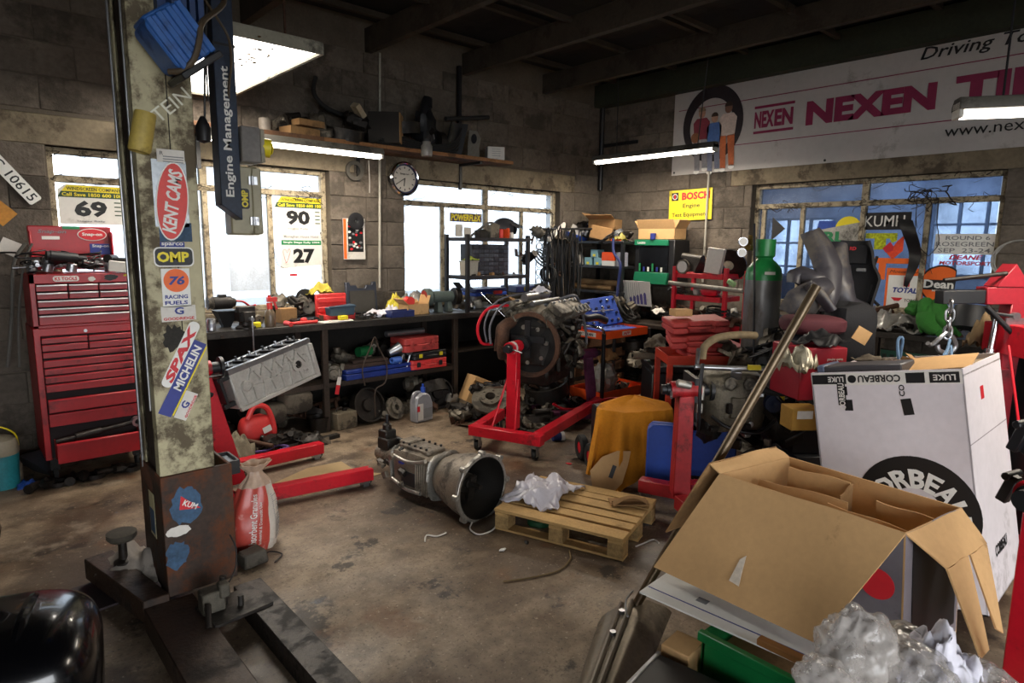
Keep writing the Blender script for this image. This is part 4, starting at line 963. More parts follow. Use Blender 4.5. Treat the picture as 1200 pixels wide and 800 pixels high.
obj('handle_bar', MB().cyl((.0, -.15, .10), (.0, -.15, -.16), .006).ball((0, -.15, .1), (.02, .02, .02), 8, 6), mSteel, v_)
one('pulley_wheel', MB().lathe([(.012, -.012), (.04, -.012), (.045, .0), (.04, .012), (.012, .012), (.012, -.012)], 22), mAluOld, 'small grey pulley wheel standing behind the vise', 'pulley', bp(303, 5.1)+V((0, 0, .045)), (pi/2, 0, .3))
one('tin', MB().box((0, 0, .02), (.08, .05, .04)), mYelPrint, 'small yellow tin beside the vise', 'tin', bp(299, 5.03), .1, bev=.004)
sp = thing('spray_bottle', 'brown spray bottle with a red trigger head on the bench', 'bottle', bp(317, 5.0))
obj('bottle_body', MB().lathe([(0, 0), (.04, 0), (.042, .01), (.042, .09), (.036, .12), (.018, .145), (0, .145)], 20), M('brown_bottle', '5f5040', .35, 0, .15, 8, dirt=.25), sp)
obj('spray_head', MB().cyl((0, 0, .14), (0, 0, .19), .022).box((.02, 0, .215), (.075, .03, .035)).box((.045, 0, .17), (.014, .018, .07), (0, -.3, 0)).cyl((0, 0, .225), (0, 0, .25), .012), mRedPl, sp)
one('carton', MB().box((0, 0, .06), (.14, .1, .12)), mCardDk, 'brown carton with a white label behind the spray bottle', 'box', bp(336, 5.2), .1, bev=.003)
for k, (du, dz) in enumerate(((325, 0), (332, .02), (341, .03), (350, .0), (329, .12), (345, .11), (352, .10))):
    junk(['starter_motor', 'alternator', 'casting', 'steel_shaft', 'casting', 'starter_motor', 'alternator'][k], bp(du, 5.38)+V((0, 0, dz)), (.2, .1*k, k), .85, k % 2, place='stacked behind the carton on the bench')
gd = thing('grinding_disc', 'large black grinding disc standing on the bench against the wall', 'disc', bp(359, 5.46)+V((0, 0, .155)), (radians(80), 0, .1))
obj('disc_body', MB().lathe([(.018, 0), (.10, 0), (.10, .006), (.018, .006), (.018, 0)], 36), mBlackPl, gd)
one('polishing_disc', MB().lathe([(.01, 0), (.068, 0), (.068, .012), (.03, .02), (.01, .012), (.01, 0)], 32), M('grey_abrasive', '4f4a44', .8, 0, .15, 20), 'smaller grey abrasive disc leaning in front of the black disc', 'disc', bp(361, 5.38)+V((0, 0, .10)), (radians(75), 0, .1))
one('cloth', crumple(.22, .12, .12, 21), M('yellow_cloth', 'b5a540', .9, 0, .1, 8, dirt=.1), 'yellow cloth bundled on top of the open red case', 'cloth', bp(377, 5.42)+V((0, 0, .20)))
rc = thing('open_case', 'open red plastic tool case with its lid upright on the bench', 'case', bp(389, 5.25))
obj('case_tray', MB().bx(-.14, .14, -.16, .0, 0, .012).bx(-.14, .14, -.165, -.155, 0, .05).bx(-.145, -.135, -.16, 0, 0, .05).bx(.135, .145, -.16, 0, 0, .05), mRedPl, rc, bev=.003)
obj('case_lid', MB().bx(-.145, .145, .0, .03, .02, .22), mRedPl, rc, bev=.008)
for z in (.06, .14): obj('lid_rib', MB().bx(-.13, .13, -.012, .0, z, z+.045), mRedPl, rc, bev=.006)
b_ = thing('storage_bin', 'blue-grey open storage bin lying on the red case', 'bin', bp(399, 5.07)+V((0, 0, .045)))
obj('bin_shell', MB().prism([(-.11, 0), (.11, 0), (.12, .09), (-.12, .07)], .10, frame((0, .05, 0), (1, 0, 0), (0, 0, 1))), M('blue_grey_bin', '34495a', .5, 0, .1), b_, bev=.006)
obj('bin_rim', MB().bx(-.125, .125, -.055, -.045, .07, .085), M('blue_grey_bin', '34495a'), b_, bev=.003)
kc = thing('case_insert', 'upright dark plastic case shell with cut-out top leaning on the wall', 'case', bp(424, 5.43), 0)
KO = [(-.16, 0), (.16, 0), (.16, .30), (.12, .30), (.11, .27), (.05, .27), (.04, .24), (-.04, .24), (-.05, .27), (-.11, .27), (-.12, .30), (-.16, .30)]
obj('case_shell', MB().prism(KO, .03, frame((0, 0, 0), (1, 0, 0), (0, .1, 1))), M('slate_plastic', '2b2f3a', .5, 0, .12), kc, bev=.005)
obj('inner_panel', MB().prism(rect(.26, .2, 0, .12), .006, frame((0, -.032, 0), (1, 0, 0), (0, .1, 1))), M('grey_felt', '3b3833', .9, 0, .15), kc)
hm = thing('hammer', 'long red-handled hammer lying at the bench edge', 'hammer', bp(352, 4.98)+V((0, 0, .015)), .02)
obj('handle', MB().cyl((-.08, 0, 0), (.15, .01, 0), .012, .014), mRedPl, hm); obj('hammer_head', MB().cyl((-.10, -.05, 0), (-.10, .05, 0), .018, .022), mRedPl, hm)
one('plug', MB().lathe([(0, 0), (.028, 0), (.03, .03), (.022, .045), (0, .05)], 16), mRedPl, 'bright red plastic cap in front of the open red case', 'cap', bp(356, 5.05))
for k, u in enumerate((346, 351, 364, 371, 379)):
    junk(['cable_tangle', 'spanner', 'spanner', 'gear', 'bracket'][k], bp(u, 5.12), (0, 0, k), .7, 0, place='on the bench before the open red case')
one('papers', MB().box((0, 0, .003), (.28, .14, .004), (0, 0, .1)).box((.05, -.01, .008), (.2, .12, .003), (0, 0, -.2)), mPaper, 'loose white papers on the bench below the blue-grey bin', 'papers', bp(392, 5.01))
one('tape_measure', MB().box((0, 0, .02), (.08, .05, .035)), mYellow, 'yellow tape measure on the papers', 'tape measure', bp(402, 5.0)+V((0, 0, .01)), .2, bev=.006)
heap(['spanner', 'gear', 'bracket', 'plastic_tub', 'cable_tangle'], 9, bp(410, 5.1).x, bp(452, 5.1).x, 5.0, 5.2, BZ, BZ+.01, 'along the bench between papers and white rags', 31, .1, .5, .8)
one('rag', crumple(.30, .18, .10, 33, fold=5), mRag, 'bright white rags heaped on the bench', 'rag', bp(447, 5.12))
one('rag', crumple(.15, .14, .12, 35, fold=5), mRag, 'small white rag standing up behind the blue tray', 'rag', bp(459, 5.2))
bt_ = thing('parts_tray', 'dark blue plastic parts tray at the bench edge', 'tray', bp(469, 5.0))
obj('tray_shell', MB().bx(-.12, .12, -.05, .06, 0, .008).bx(-.12, .12, -.055, -.045, 0, .06).bx(-.12, .12, .055, .065, 0, .06).bx(-.125, -.115, -.05, .06, 0, .06).bx(.115, .125, -.05, .06, 0, .06), mBlueDk, bt_, bev=.003)
card_box('carton', 'torn open brown carton with a printed label on the bench', bp(485, 5.12), .05, .24, .16, .10, mCard, [None, 1.0, .9, .3])
one('polythene_bag', crumple(.34, .2, .26, 41, 22, 18, fold=4), mBag, 'crumpled clear plastic bag heaped against the window', 'bag', bp(487, 5.33)+V((0, 0, .05)))
one('bag', crumple(.20, .15, .22, 43, fold=3), M('yellow_film', 'c8b83a', .4, 0, .1), 'yellow plastic packet in front of the crumpled clear bag', 'bag', bp(465, 5.3)+V((0, 0, .02)), .5)
one('reel', MB().lathe([(0, 0), (.045, 0), (.03, .02), (.03, .05), (.045, .07), (0, .07)], 20), mRedPl, 'red reel wedged among the plastic bags on the bench', 'reel', bp(477, 5.2)+V((0, 0, .12)), (pi/2, .2, 0))
bg2 = thing('bench_grinder', 'grey-green twin wheel bench grinder in front of the shelf unit', 'grinder', bp(519, 5.13), radians(-8))
mGG = M('grey_green_paint', '56605a', .5, 0, .15, 6, dirt=.3)
obj('motor_body', MB().cyl((-.12, 0, .15), (.10, 0, .15), .055, n=22), mGG, bg2)
obj('pedestal', MB().box((-.05, 0, .05), (.06, .1, .10), taper=.7).box((.06, 0, .05), (.06, .1, .10), taper=.7), mGG, bg2, bev=.004)
for x in (-.17, .15): obj('wheel_guard', MB().cyl((x-.03, 0, .15), (x+.03, 0, .15), .085, n=26), mGG if x < 0 else mOily, bg2, bev=.003)
for x in (-.205, .185): obj('grinding_wheel', MB().cyl((x-.004, 0, .15), (x+.004, 0, .15), .065, n=24), M('red_grit', '8a2a22', .8), bg2)
obj('eye_shield', MB().box((.15, -.04, .26), (.07, .1, .01), (.5, 0, 0)).cyl((.15, 0, .22), (.15, -.03, .27), .006), mBlack, bg2)
heap(LITE, 10, bp(545, 5.1).x, bp(600, 5.1).x, 5.0, 5.3, BZ, BZ+.1, 'on the bench right of the grinder', 44)
cs = thing('flat_case', 'flat blue and red plastic case on the bench behind the engine', 'case', bp(566, 5.28)+V((0, 0, .13)), .03)
obj('case_half', MB().bx(-.22, .22, -.14, .14, 0, .035), mBlue, cs, bev=.006); obj('case_half', MB().bx(-.22, .22, -.14, .14, .04, .075), mBlueDk, cs, bev=.006)
obj('latch', MB().bx(.02, .14, -.155, -.138, .015, .05), mRedPl, cs, bev=.003)
cs = thing('flat_case', 'dark blue plastic case with a yellow catch on the bench by the window', 'case', bp(615, 5.32)+V((0, 0, .14)), -.03)
obj('case_half', MB().bx(-.25, .25, -.14, .14, 0, .07), mBlueDk, cs, bev=.008); obj('latch', MB().bx(-.14, -.08, -.155, -.138, .02, .06), mYellow, cs, bev=.003)
# ------------------------------------------------------------------ black shelf unit standing on the bench
su = thing('shelf_unit', 'black steel shelf unit standing on the bench before the window', 'shelf', (4.22, 5.07, BZ))
X_ = .40; Yd = .17
for x in (-X_, X_):
    for y in (-Yd, Yd): obj('upright', MB().bx(x-.018, x+.018, y-.018, y+.018, 0, .76), mBlack, su, bev=.002)
for z in (.355, .73): obj('shelf_board', MB().bx(-X_, X_, -Yd-.02, Yd+.02, z-.035, z), M('dark_grey_shelf', '2b2b30', .45, .2, .15), su, bev=.003)
sz = BZ+.73; s1 = BZ+.355
hl = thing('helmet', 'dark grey open-face crash helmet on the shelf unit', 'helmet', (4.42, 5.05, sz), radians(-60))
def helmP(u, v):
    a = (u-.5)*2*radians(152)+pi; b = radians(-28)+radians(118)*v
    return (.125*cos(b)*cos(a)*1.12, .125*cos(b)*sin(a), .095+.115*sin(b))
obj('helmet_shell', MB().cloth(helmP, 30, 14, .008), M('scuffed_grey_shell', '3d3d40', .35, 0, .1, 8, dirt=.2), hl)
obj('peak', MB().cloth(lambda u, v: (.10+.08*v, (u-.5)*.2*(1-.25*v), .165-.04*v-.03*(2*u-1)**2), 10, 4, .006), M('scuffed_grey_shell', '3d3d40'), hl)
obj('padding', MB().ball((-.015, 0, .075), (.2, .19, .16), 16, 10), M('dark_padding', '1b1a1a', .95), hl)
for k, (x, w, h, c, nm, lb_) in enumerate(((4.02, .10, .07, mOily, 'gadget', 'dark gadget at the left of the shelf unit top'), (4.16, .13, .13, mAluOld, 'cylinder_head', 'grey metal housing beside the red tin on the shelf unit'), (4.245, .05, .08, mRedPl, 'tin', 'red and white tin left of the helmet'), (4.34, .03, .09, mOrange, 'box', 'narrow orange box under the helmet brim'), (4.385, .06, .05, mPaper, 'box', 'small white box under the helmet brim'))):
    one(nm, MB().box((0, 0, h/2), (w, .09, h)).box((0, -.03, h), (w*.6, .03, .02)), c, lb_, nm.replace('_', ' '), (x, 4.94, sz), .1*k, bev=.004)
one('strap', MB().tube([(3.9, 4.95, sz+.01), (3.98, 4.98, sz+.05), (4.06, 5.0, sz+.09), (4.16, 4.98, sz+.15), (4.26, 4.98, sz+.13)], .012, 6), M('grey_webbing', '6a6660', .8), 'grey strap draped over the items on the shelf unit', 'strap')
# drawer organiser
do = thing('drawer_organiser', 'black small-parts organiser with rows of clear drawers', 'organiser', (4.215, 5.12, s1))
obj('organiser_case', MB().bx(-.24, .24, -.10, .1, 0, .31), mBlack, do, bev=.004)
dm = None
mClr = M('smoky_drawer_plastic', '4a4d55', .2, 0, .25, 3, dirt=.2, dcol='14151a', rand=.35)
for i in range(7):
    for j in range(7):
        if dm is None: dm = mesh('drawer', MB().bx(-.030, .030, -.012, .0, .003, .038).bx(-.012, .012, -.02, -.01, .012, .02), mClr)
        o = bpy.data.objects.new('drawer', dm); COL.objects.link(o); o.parent = do; o.location = (-.20+i*.0665, -.10, .008+j*.0425)
bb = thing('bin', 'square grey-white plastic bin on the middle shelf', 'bin', (3.93, 5.02, s1), .1)
obj('bin_shell', MB().box((0, 0, .07), (.13, .12, .14), taper=1.12), M('off_white_plastic', '9c988d', .5, 0, .08, 6, dirt=.15), bb, bev=.006)
obj('rim', MB().box((0, 0, .142), (.155, .145, .012)), M('off_white_plastic', '9c988d'), bb, bev=.004)
one('cloth', crumple(.14, .1, .05, 51), M('lime_cloth', '8d9a3c', .9), 'lime green cloth on top of the grey-white bin', 'cloth', (3.97, 5.03, s1+.15))
heap(['spanner', 'bracket', 'gear', 'small_carton'], 8, 3.9, 4.55, 4.92, 5.0, s1, s1, 'along the middle shelf edge of the shelf unit', 52, .1, .35, .55)
# window-2 signs
def on_glass(u, v): return at(u, v, 'y', YA+.098)
def gframe(u, v): return frame((0, 0, 0), (1, 0, 0), (0, 0, 1))
def sign(name, label, cat, u, v, w, h, mat, rz=0, d=0.0):
    p = on_glass(u, v); p.y -= d
    t = thing(name, label, cat, p); f_ = frame((0, 0, 0), (cos(rz), 0, sin(rz)), (-sin(rz), 0, cos(rz)))
    return t, f_
sg, f_ = sign('shop_sign', 'small purple sign with yellow POWERFLEX lettering in the window', 'sign', 546, 255, .0, .0, None)
obj('sign_board', MB().prism(rect(.44, .095), .004, f_), M('purple_print', '3d2a4a', .5), sg); words(sg, 'POWERFLEX', .42, .075, f_ @ T((0, 0, .005)), mYelPrint, .04, .15)
for k, (x, z, w, h) in enumerate(((-.1, -.14, .10, .13), (.02, -.16, .1, .11))): obj('sticker', MB().prism(rect(w, h, x, z), .003, f_), mPaper, sg)
# ------------------------------------------------------------------ posters in window 1
def poster(label, u0, v0, u1, v1, mat=mWhite, name='rally_plate', cat='poster'):
    a = on_glass(u0, v0); b = on_glass(u1, v1); c = (a+b)/2; w = abs(b.x-a.x); h = abs(a.z-b.z)
    t = thing(name, label, cat, c); f_ = frame((0, 0, 0), (1, 0, 0), (0, 0, 1))
    return t, f_, w, h
mPost = M('poster_paper', 'd4d2cc', .6, 0, .04, 4, dirt=.06, dcol='a39f96')
def rally(label, u0, v0, u1, v1, num, torn=False, org=True):
    t, f_, w, h = poster(label, u0, v0, u1, v1)
    pts = [(-w/2, -h/2), (w/2, -h/2), (w/2, h/2), (-w/2+.12*w, h/2), (-w/2, h/2-.14*h)]
    obj('sheet', MB().prism(pts, .002, f_), mPost, t)
    z = h/2
    obj('header_band', MB().prism([(-w/2+.06*w, z-.17*h), (w/2-.03*w, z-.17*h), (w/2-.03*w, z-.015*h), (-w/2+.14*w, z-.015*h)], .0008, f_ @ T((0, 0, .0022))), mYelPrint, t)
    obj('header_band', MB().prism([(-w/2, z-.32*h), (w/2-.03*w, z-.32*h), (w/2-.03*w, z-.17*h), (-w/2+.05*w, z-.17*h)], .0008, f_ @ T((0, 0, .0022))), M('dark_green_print', '1f3d22', .5), t)
    words(t, 'WINDSCREEN COMPANY', .8*w, .085*h, f_ @ T((.03*w, z-.10*h, .0032)), mBlkPrint, .02)
    words(t, 'Call Save 1850 600 100', .88*w, .09*h, f_ @ T((0, z-.245*h, .0032)), mYelPrint, .02)
    words(t, num, .48*w, .42*h, f_ @ T((-.04*w, z-.60*h, .0032)), mBlkPrint, .045)
    words(t, 'Stages Rally', .42*w, .05*h, f_ @ T((-.05*w, z-.92*h, .0032)), mGreyPrint, .01)
    for k in range(4): obj('print_mark', MB().prism(rect(.1*w, .03*h, .36*w, z-(.42+.11*k)*h), .0006, f_ @ T((0, 0, .0024))), M('dark_green_print', '1f3d22'), t)
    return t
rally('white rally poster with number 69 above the red chest', 66, 215, 150, 264, '69')
rally('white rally poster with number 90 in the window by the beige box', 321, 229, 380, 272, '90')
t, f_, w, h = poster('white rally poster with number 27 and a green band', 327, 273, 379, 314)
obj('sheet', MB().prism([(-w/2, -h/2), (w/2, -h/2*.8), (w/2*.9, h/2), (-w/2*.9, h/2)], .002, f_), mPost, t)
words(t, 'Monaghan House Hotel', .8*w, .1*h, f_ @ T((0, .40*h, .0022)), mGreyPrint, .01)
obj('header_band', MB().prism(rect(.92*w, .13*h, 0, .24*h), .0008, f_ @ T((0, 0, .0022))), mGrnPrint, t); words(t, 'Single Stage Rally 2004', .84*w, .07*h, f_ @ T((0, .24*h, .0034)), mWhite, .02)
words(t, '27', .5*w, .42*h, f_ @ T((.02, -.14*h, .0025)), mBlkPrint, .05)
obj('heart_doodle', MB().tube([f_ @ V((-.38*w+a, b, .004)) for a, b in ((0, -.3*h), (-.05*w, -.02*h), (0, .05*h), (.04*w, -.05*h), (.08*w, .06*h), (.11*w, -.02*h), (.03*w, -.3*h))], .0015, 4, closed=True), mRedPrint, t)
t, f_, w, h = poster('faded pale banner poster with blue lettering low in the window', 266, 262, 316, 340)
obj('sheet', MB().prism(rect(w, h), .002, f_), M('faded_film', 'c5cfdc', .6, 0, .15, 8), t)
words(t, '27', .3*w, .1*h, f_ @ T((-.1*w, .40*h, .0025)), mGreyPrint, .04)
obj('lime_stain', MB().prism(disc(.06, .03), .001, f_ @ T((-.1, .45*h, .0025))), M('lime_stain', 'c9cf9a', .7), t)
one('sticker', MB().prism(rect(.07, .02), .002, frame((0, 0, 0), (1, 0, 0), (0, 0, 1))), mRedPrint, 'small red sticker on the glass below number 27', 'sticker', on_glass(344, 322))
# ------------------------------------------------------------------ wall between the windows
def aw(u, v, d=.02): return at(u, v, 'y', YA-d)
ph = aw(415, 280, .03); t = thing('wall_poster', 'parts catalogue poster with orange edge pinned to the wall between windows', 'poster', ph)
f_ = frame((0, 0, 0), (1, 0, 0), (0, 0, 1))
obj('sheet', MB().prism(rect(.225, .38), .003, f_), mPaper, t)
obj('orange_margin', MB().prism(rect(.03, .37, -.095, .0), .0008, f_ @ T((0, 0, .0032))), mOrgPrint, t)
obj('picture', MB().prism(rect(.16, .28, .015, .02), .0008, f_ @ T((0, 0, .0032))), mBlkPrint, t)
r = random.Random(5)
for k in range(26): obj('printed_part', MB().prism(blob_outline(.03, .022, k, 8), .0006, f_ @ T((r.uniform(-.05, .08), r.uniform(-.11, .15), .0042))), (mWhite, mRedPrint, mGreyPrint)[k % 3], t)
one('black_disc', MB().lathe([(.012, 0), (.08, 0), (.08, .012), (.03, .02), (.012, .012), (.012, 0)], 34), mBlackPl, 'black disc hung over the top of the parts poster', 'disc', aw(417, 259, .045), (pi/2, 0, 0))
one('wall_ring', MB().lathe([(.055, 0), (.09, 0), (.092, .012), (.09, .02), (.055, .02), (.055, 0)], 34), M('dusty_ring', '4e4a43', .8, 0, .15, 10), 'round dusty ring hung on the wall left of the clock', 'ring', aw(415, 200, .02), (pi/2, 0, 0))
ck = thing('wall_clock', 'round chrome-rimmed wall clock between the two windows', 'clock', aw(470, 210, .0), (pi/2, 0, 0))
obj('clock_rim', MB().lathe([(.0, 0), (.155, 0), (.165, .02), (.165, .07), (.15, .085), (.14, .08), (.14, .06), (0, .06)], 44), mChrome, ck)
obj('dial_rim', MB().lathe([(.125, .06), (.14, .061), (.14, .068), (.125, .068), (.125, .06)], 40), M('navy_ring', '2a2c48', .5), ck)
obj('dial', MB().lathe([(0, .061), (.126, .061), (.126, .066), (0, .066)], 40), M('dial_face', 'bdb7ad', .6, 0, .05), ck)
hm_ = MB()
for k in range(12):
    a = k*pi/6; hm_.box((.105*sin(a), .105*cos(a), .068), (.008, .02, .003), (0, 0, -a))
obj('hour_marks', hm_, mBlkPrint, ck)
obj('hour_hand', MB().box((-.005, -.035, .07), (.008, .075, .002), (0, 0, -.15)), mBlkPrint, ck); obj('minute_hand', MB().box((-.04, -.02, .073), (.006, .10, .002), (0, 0, radians(-58))), mBlkPrint, ck)
words(ck, 'Snap-on', .1, .022, T((0, .045, .067)), mBlkPrint, .02)
one('conduit', MB().cyl(aw(445, 337, .03), aw(445, 178, .03), .012), M('white_conduit', 'a9a498', .5, 0, .06, 5, dirt=.15), 'pale vertical conduit pipe below the long shelf', 'pipe')
one('conduit', MB().cyl(aw(445, 140, .03), aw(445, 62, .03), .010), M('white_conduit', 'a9a498'), 'pale vertical conduit pipe above the long shelf', 'pipe')
one('pull_cord', MB().tube([aw(432, 188, .3), aw(433, 210, .15), aw(433, 226, .1)], .003, 5), mPaper, 'thin cord hanging from the light near the clock', 'cord')
one('steel_strap', MB().bx(-.02, .02, -.02, .02, 0, .85), mBlack, 'dark vertical steel strap carrying the right end of the long shelf', 'strap', aw(538, 178, .06))
# ------------------------------------------------------------------ long high shelf
SHZ = 2.465
sh = thing('wall_shelf', 'long rough timber shelf high on the wall over the windows', 'shelf', (2.9, 5.35, SHZ))
obj('shelf_board', MB().bx(-1.75, 1.72, -.20, .02, -.035, 0), mWoodDk, sh, bev=.003); obj('shelf_board', MB().bx(-1.75, 1.60, .03, .19, -.035, 0), mWoodDk, sh, bev=.003)
obj('shelf_edge', MB().bx(-.4, 1.72, -.205, -.2, -.034, -.002), M('pale_cut_edge', '8a5f3a', .8, 0, .2, 6, dirt=.2), sh)
for x in (-1.3, .1, 1.3): obj('bracket', MB().bx(x, x+.03, -.17, .19, -.06, -.035).bx(x, x+.03, .17, .2, -.3, -.035), mBlack, sh)
def sp_(u, v, y=5.3): p = at(u, v, 'y', y); return p
def sx(u, y=5.3): return V((at(u, 170, 'y', y).x, y, SHZ))
one('timber_block', MB().box((0, 0, .03), (.28, .16, .06)), mCardDk, 'wooden block on the long shelf, lower of the pair at its left', 'block', sx(352, 5.25), .2)
one('timber_block', MB().box((0, 0, .03), (.24, .12, .05)), mCardDk, 'wooden block resting on another at the left of the long shelf', 'block', sx(362, 5.25)+V((0, 0, .075)), .15)
one('tin', MB().lathe([(0, 0), (.05, 0), (.05, .1), (0, .1)], 16), M('dull_tin', '6a6258', .6, .2), 'dull tin at the left end of the long shelf', 'tin', sx(312, 5.25))
heap(MECH, 16, sx(330).x, sx(520).x, 5.25, 5.42, SHZ+.01, SHZ+.15, 'on the long high shelf', 71, .4, .8, 1.3)
one('hose_loop', MB().tube([sp_(370, 90, 5.42), sp_(368, 110, 5.4), sp_(385, 128, 5.38), sp_(415, 138, 5.35), sp_(440, 148, 5.3)], .02, 8), mRubber, 'thick dark hose curving along the wall over the long shelf', 'hose')
bx_ = thing('carton', 'tan carton standing on end with a dark side on the long shelf', 'box', sx(452, 5.25)+V((0, 0, .02)), -.7)
obj('carton_body', MB().bx(-.14, .14, -.1, .1, 0, .27), M('black_carton', '211c17', .8), bx_, bev=.003)
obj('tan_face', MB().bx(.14, .146, -.1, .1, .005, .265), M('tan_face', '9a7a50', .8, 0, .08), bx_)
one('foam_block', MB().box((0, 0, 0), (.13, .08, .05)), M('foam', 'a89a80', .9, 0, .2, 20), 'small pale foam block on the shelf heap', 'block', sx(421, 5.22)+V((0, 0, .27)), (.3, .7, .4))
ga = thing('gearbox_casing', 'tall dark gearbox casing standing on the long shelf', 'gearbox', sx(497, 5.32), .3)
obj('casing', MB().ball((0, 0, .18), (.24, .2, .38), 18, 12, .35, 2.4, 8, sq=.8), mBlack, ga)
obj('tail_housing', MB().cyl((0, 0, .3), (.04, 0, .46), .07, .05).cyl((.04, 0, .44), (.06, 0, .52), .06, .045).cyl((.05, 0, .28), (.3, -.02, .16), .03, .02), mBlack, ga)
obj('flange', MB().cyl((.1, -.08, .12), (.16, -.1, .12), .09, n=20), mOily, ga)
one('rod', MB().cyl((-.3, 0, 0), (.3, 0, .1), .022), mRubber, 'dark rod sticking out to the right on the long shelf', 'rod', sx(548, 5.3)+V((0, 0, .34)), .1)
sc_ = thing('seat_shell', 'dark moulded panel standing on the long shelf left of the steel strap', 'panel', sx(530, 5.25), 0)
obj('panel_shell', MB().cloth(lambda u, v: (-.10+.2*u+.10*v, .03*sin(pi*u), .02+.30*v-.05*u*(1-v)), 10, 10, .012), mBlackPl, sc_)
for k in range(5):
    one('hose', MB().tube([sx(440+k*3, 5.2)+V((0, -.02, .02+.015*k)), sx(470, 5.18)+V((0, 0, .01+.02*k)), sx(500, 5.19)+V((0, -.01, .01+.012*k)), sx(530, 5.2)+V((0, 0, .02+.02*k)), sx(537+k, 5.22)+V((0, 0, .06+.05*k))], .011, 7), mRubber, 'black hose looping along the front of the long shelf', 'hose', group='hoses along the long shelf')
jr = thing('jar', 'clear glass jar hanging over the front edge of the long shelf', 'jar', sx(500, 5.12)+V((0, 0, -.06)))
obj('jar_body', MB().lathe([(0, 0), (.05, 0), (.055, .02), (.055, .09), (.04, .11), (.04, .13), (0, .13)], 18), mBag, jr); obj('jar_lid', MB().cyl((0, 0, .13), (0, 0, .15), .045), mBlackPl, jr)
gk = thing('gasket_plate', 'pale metal plate with oval hole standing on the long shelf', 'plate', sx(555, 5.25), (radians(80), 0, radians(-50)))
GO = [(-.06, 0), (.06, 0), (.055, .1), (.07, .2), (.03, .27), (-.05, .28), (-.06, .15)]
obj('plate_body', MB().prism(GO, .012), M('dusty_alu', '7d776c', .6, .3, .15), gk); obj('plate_hole', MB().prism(disc(.03, .05, cx=.0, cy=.19), .004, z0=.0125), mBlack, gk)
wb = thing('carton', 'small white carton with handwritten numbers at the shelf end', 'box', sx(580, 5.25), -.5)
obj('carton_body', MB().bx(-.09, .09, -.07, .07, 0, .13), mPaper, wb, bev=.003); words(wb, '0.86', .08, .03, frame((.0905, 0, .08), (0, 1, 0), (0, 0, 1)), mBlkPrint, .01)
for k in range(4): plate(wb, 'print_line', rect(.09, .004), frame((0, -.0705, .04+k*.022), (1, 0, 0), (0, 0, 1)), mGreyPrint, .0006)
# ------------------------------------------------------------------ under the bench
place = 'on the shelf under the long bench'
heap(MECH, 16, 1.5, 3.6, 5.05, 5.4, .42, .55, place, 81)
alt = junk('alternator', (2.43, 4.98, .44), (0, .2, -.5), 1.1, label='grimy alternator with a hanging red and white tag, first under the bench')
tg = thing('tag', 'red and white paper tag hanging from the alternator', 'tag', (2.45, 4.90, .47), (0, radians(12), 0))
obj('tag_top', MB().bx(-.018, .018, -.002, 0, -.07, 0), mPaper, tg); obj('tag_bottom', MB().bx(-.018, .018, -.002, 0, -.15, -.07), mRedPrint, tg, label='red half'); obj('string', MB().cyl((0, 0, 0), (0, .03, .06), .001), mPaper, tg)
bc = thing('flat_case', 'long dark blue plastic case on the shelf under the bench', 'case', (2.95, 5.05, .415), .03)
obj('case_half', MB().bx(-.42, .42, -.1, .12, 0, .05), M('deep_blue_case', '17307a', .45), bc, bev=.006); obj('case_half', MB().bx(-.42, .42, -.1, .12, .055, .09), M('deep_blue_case', '17307a'), bc, bev=.006)
one('board', MB().box((0, 0, .015), (.5, .16, .03)), M('dark_brown_board', '3a2a22', .85, 0, .2), 'dark brown board on the long blue case', 'board', (2.78, 5.06, .507), .05, bev=.003)
one('board', MB().box((0, 0, .012), (.34, .14, .025)), M('dark_brown_board', '3a2a22'), 'short dark board, topmost on the long blue case', 'board', (2.82, 5.08, .54), -.08, bev=.003)
one('green_can', MB().cyl((-.07, 0, 0), (.07, 0, 0), .045, n=18), mGreen, 'green can lying behind the boards under the bench', 'can', (2.85, 5.2, .61), .2)
one('silver_cup', MB().lathe([(0, 0), (.035, 0), (.052, .12), (.056, .125), (.05, .12), (.03, .01), (0, .01)], 20), mSteel, 'silver tapered cup lying on the boards under the bench', 'cup', (3.0, 5.02, .60), (.2, 1.2, .1))
one('blue_roll', MB().pipe((-.05, 0, 0), (.05, 0, 0), .03, .014, 18), M('blue_white_label', '3f66b8', .5), 'blue and white roll lying beside the steel bits under the bench', 'roll', (3.04, 4.96, .54), .1)
one('universal_joint', MB().cyl((-.02, 0, -.1), (.02, 0, .02), .012).pipe((0, -.02, .05), (0, .02, .05), .04, .02).cyl((.03, 0, .08), (.09, 0, .1), .014).cyl((-.05, 0, .02), (-.1, 0, -.06), .01), mSteel, 'steel joint with prongs on the long blue case', 'joint', (3.18, 4.97, .56))
one('wire_loop', MB().tube([(-.10, 0, 0), (-.12, 0, .16), (-.04, 0, .33), (.0, -.01, .42), (.04, 0, .33), (.12, 0, .16), (.10, 0, 0), (0, 0, -.06), (0, .005, -.30)], .006, 6), M('brown_wire', '3b2d22', .6), 'brown wire loop hanging from the bench edge', 'wire loop', (2.79, 4.905, .36))
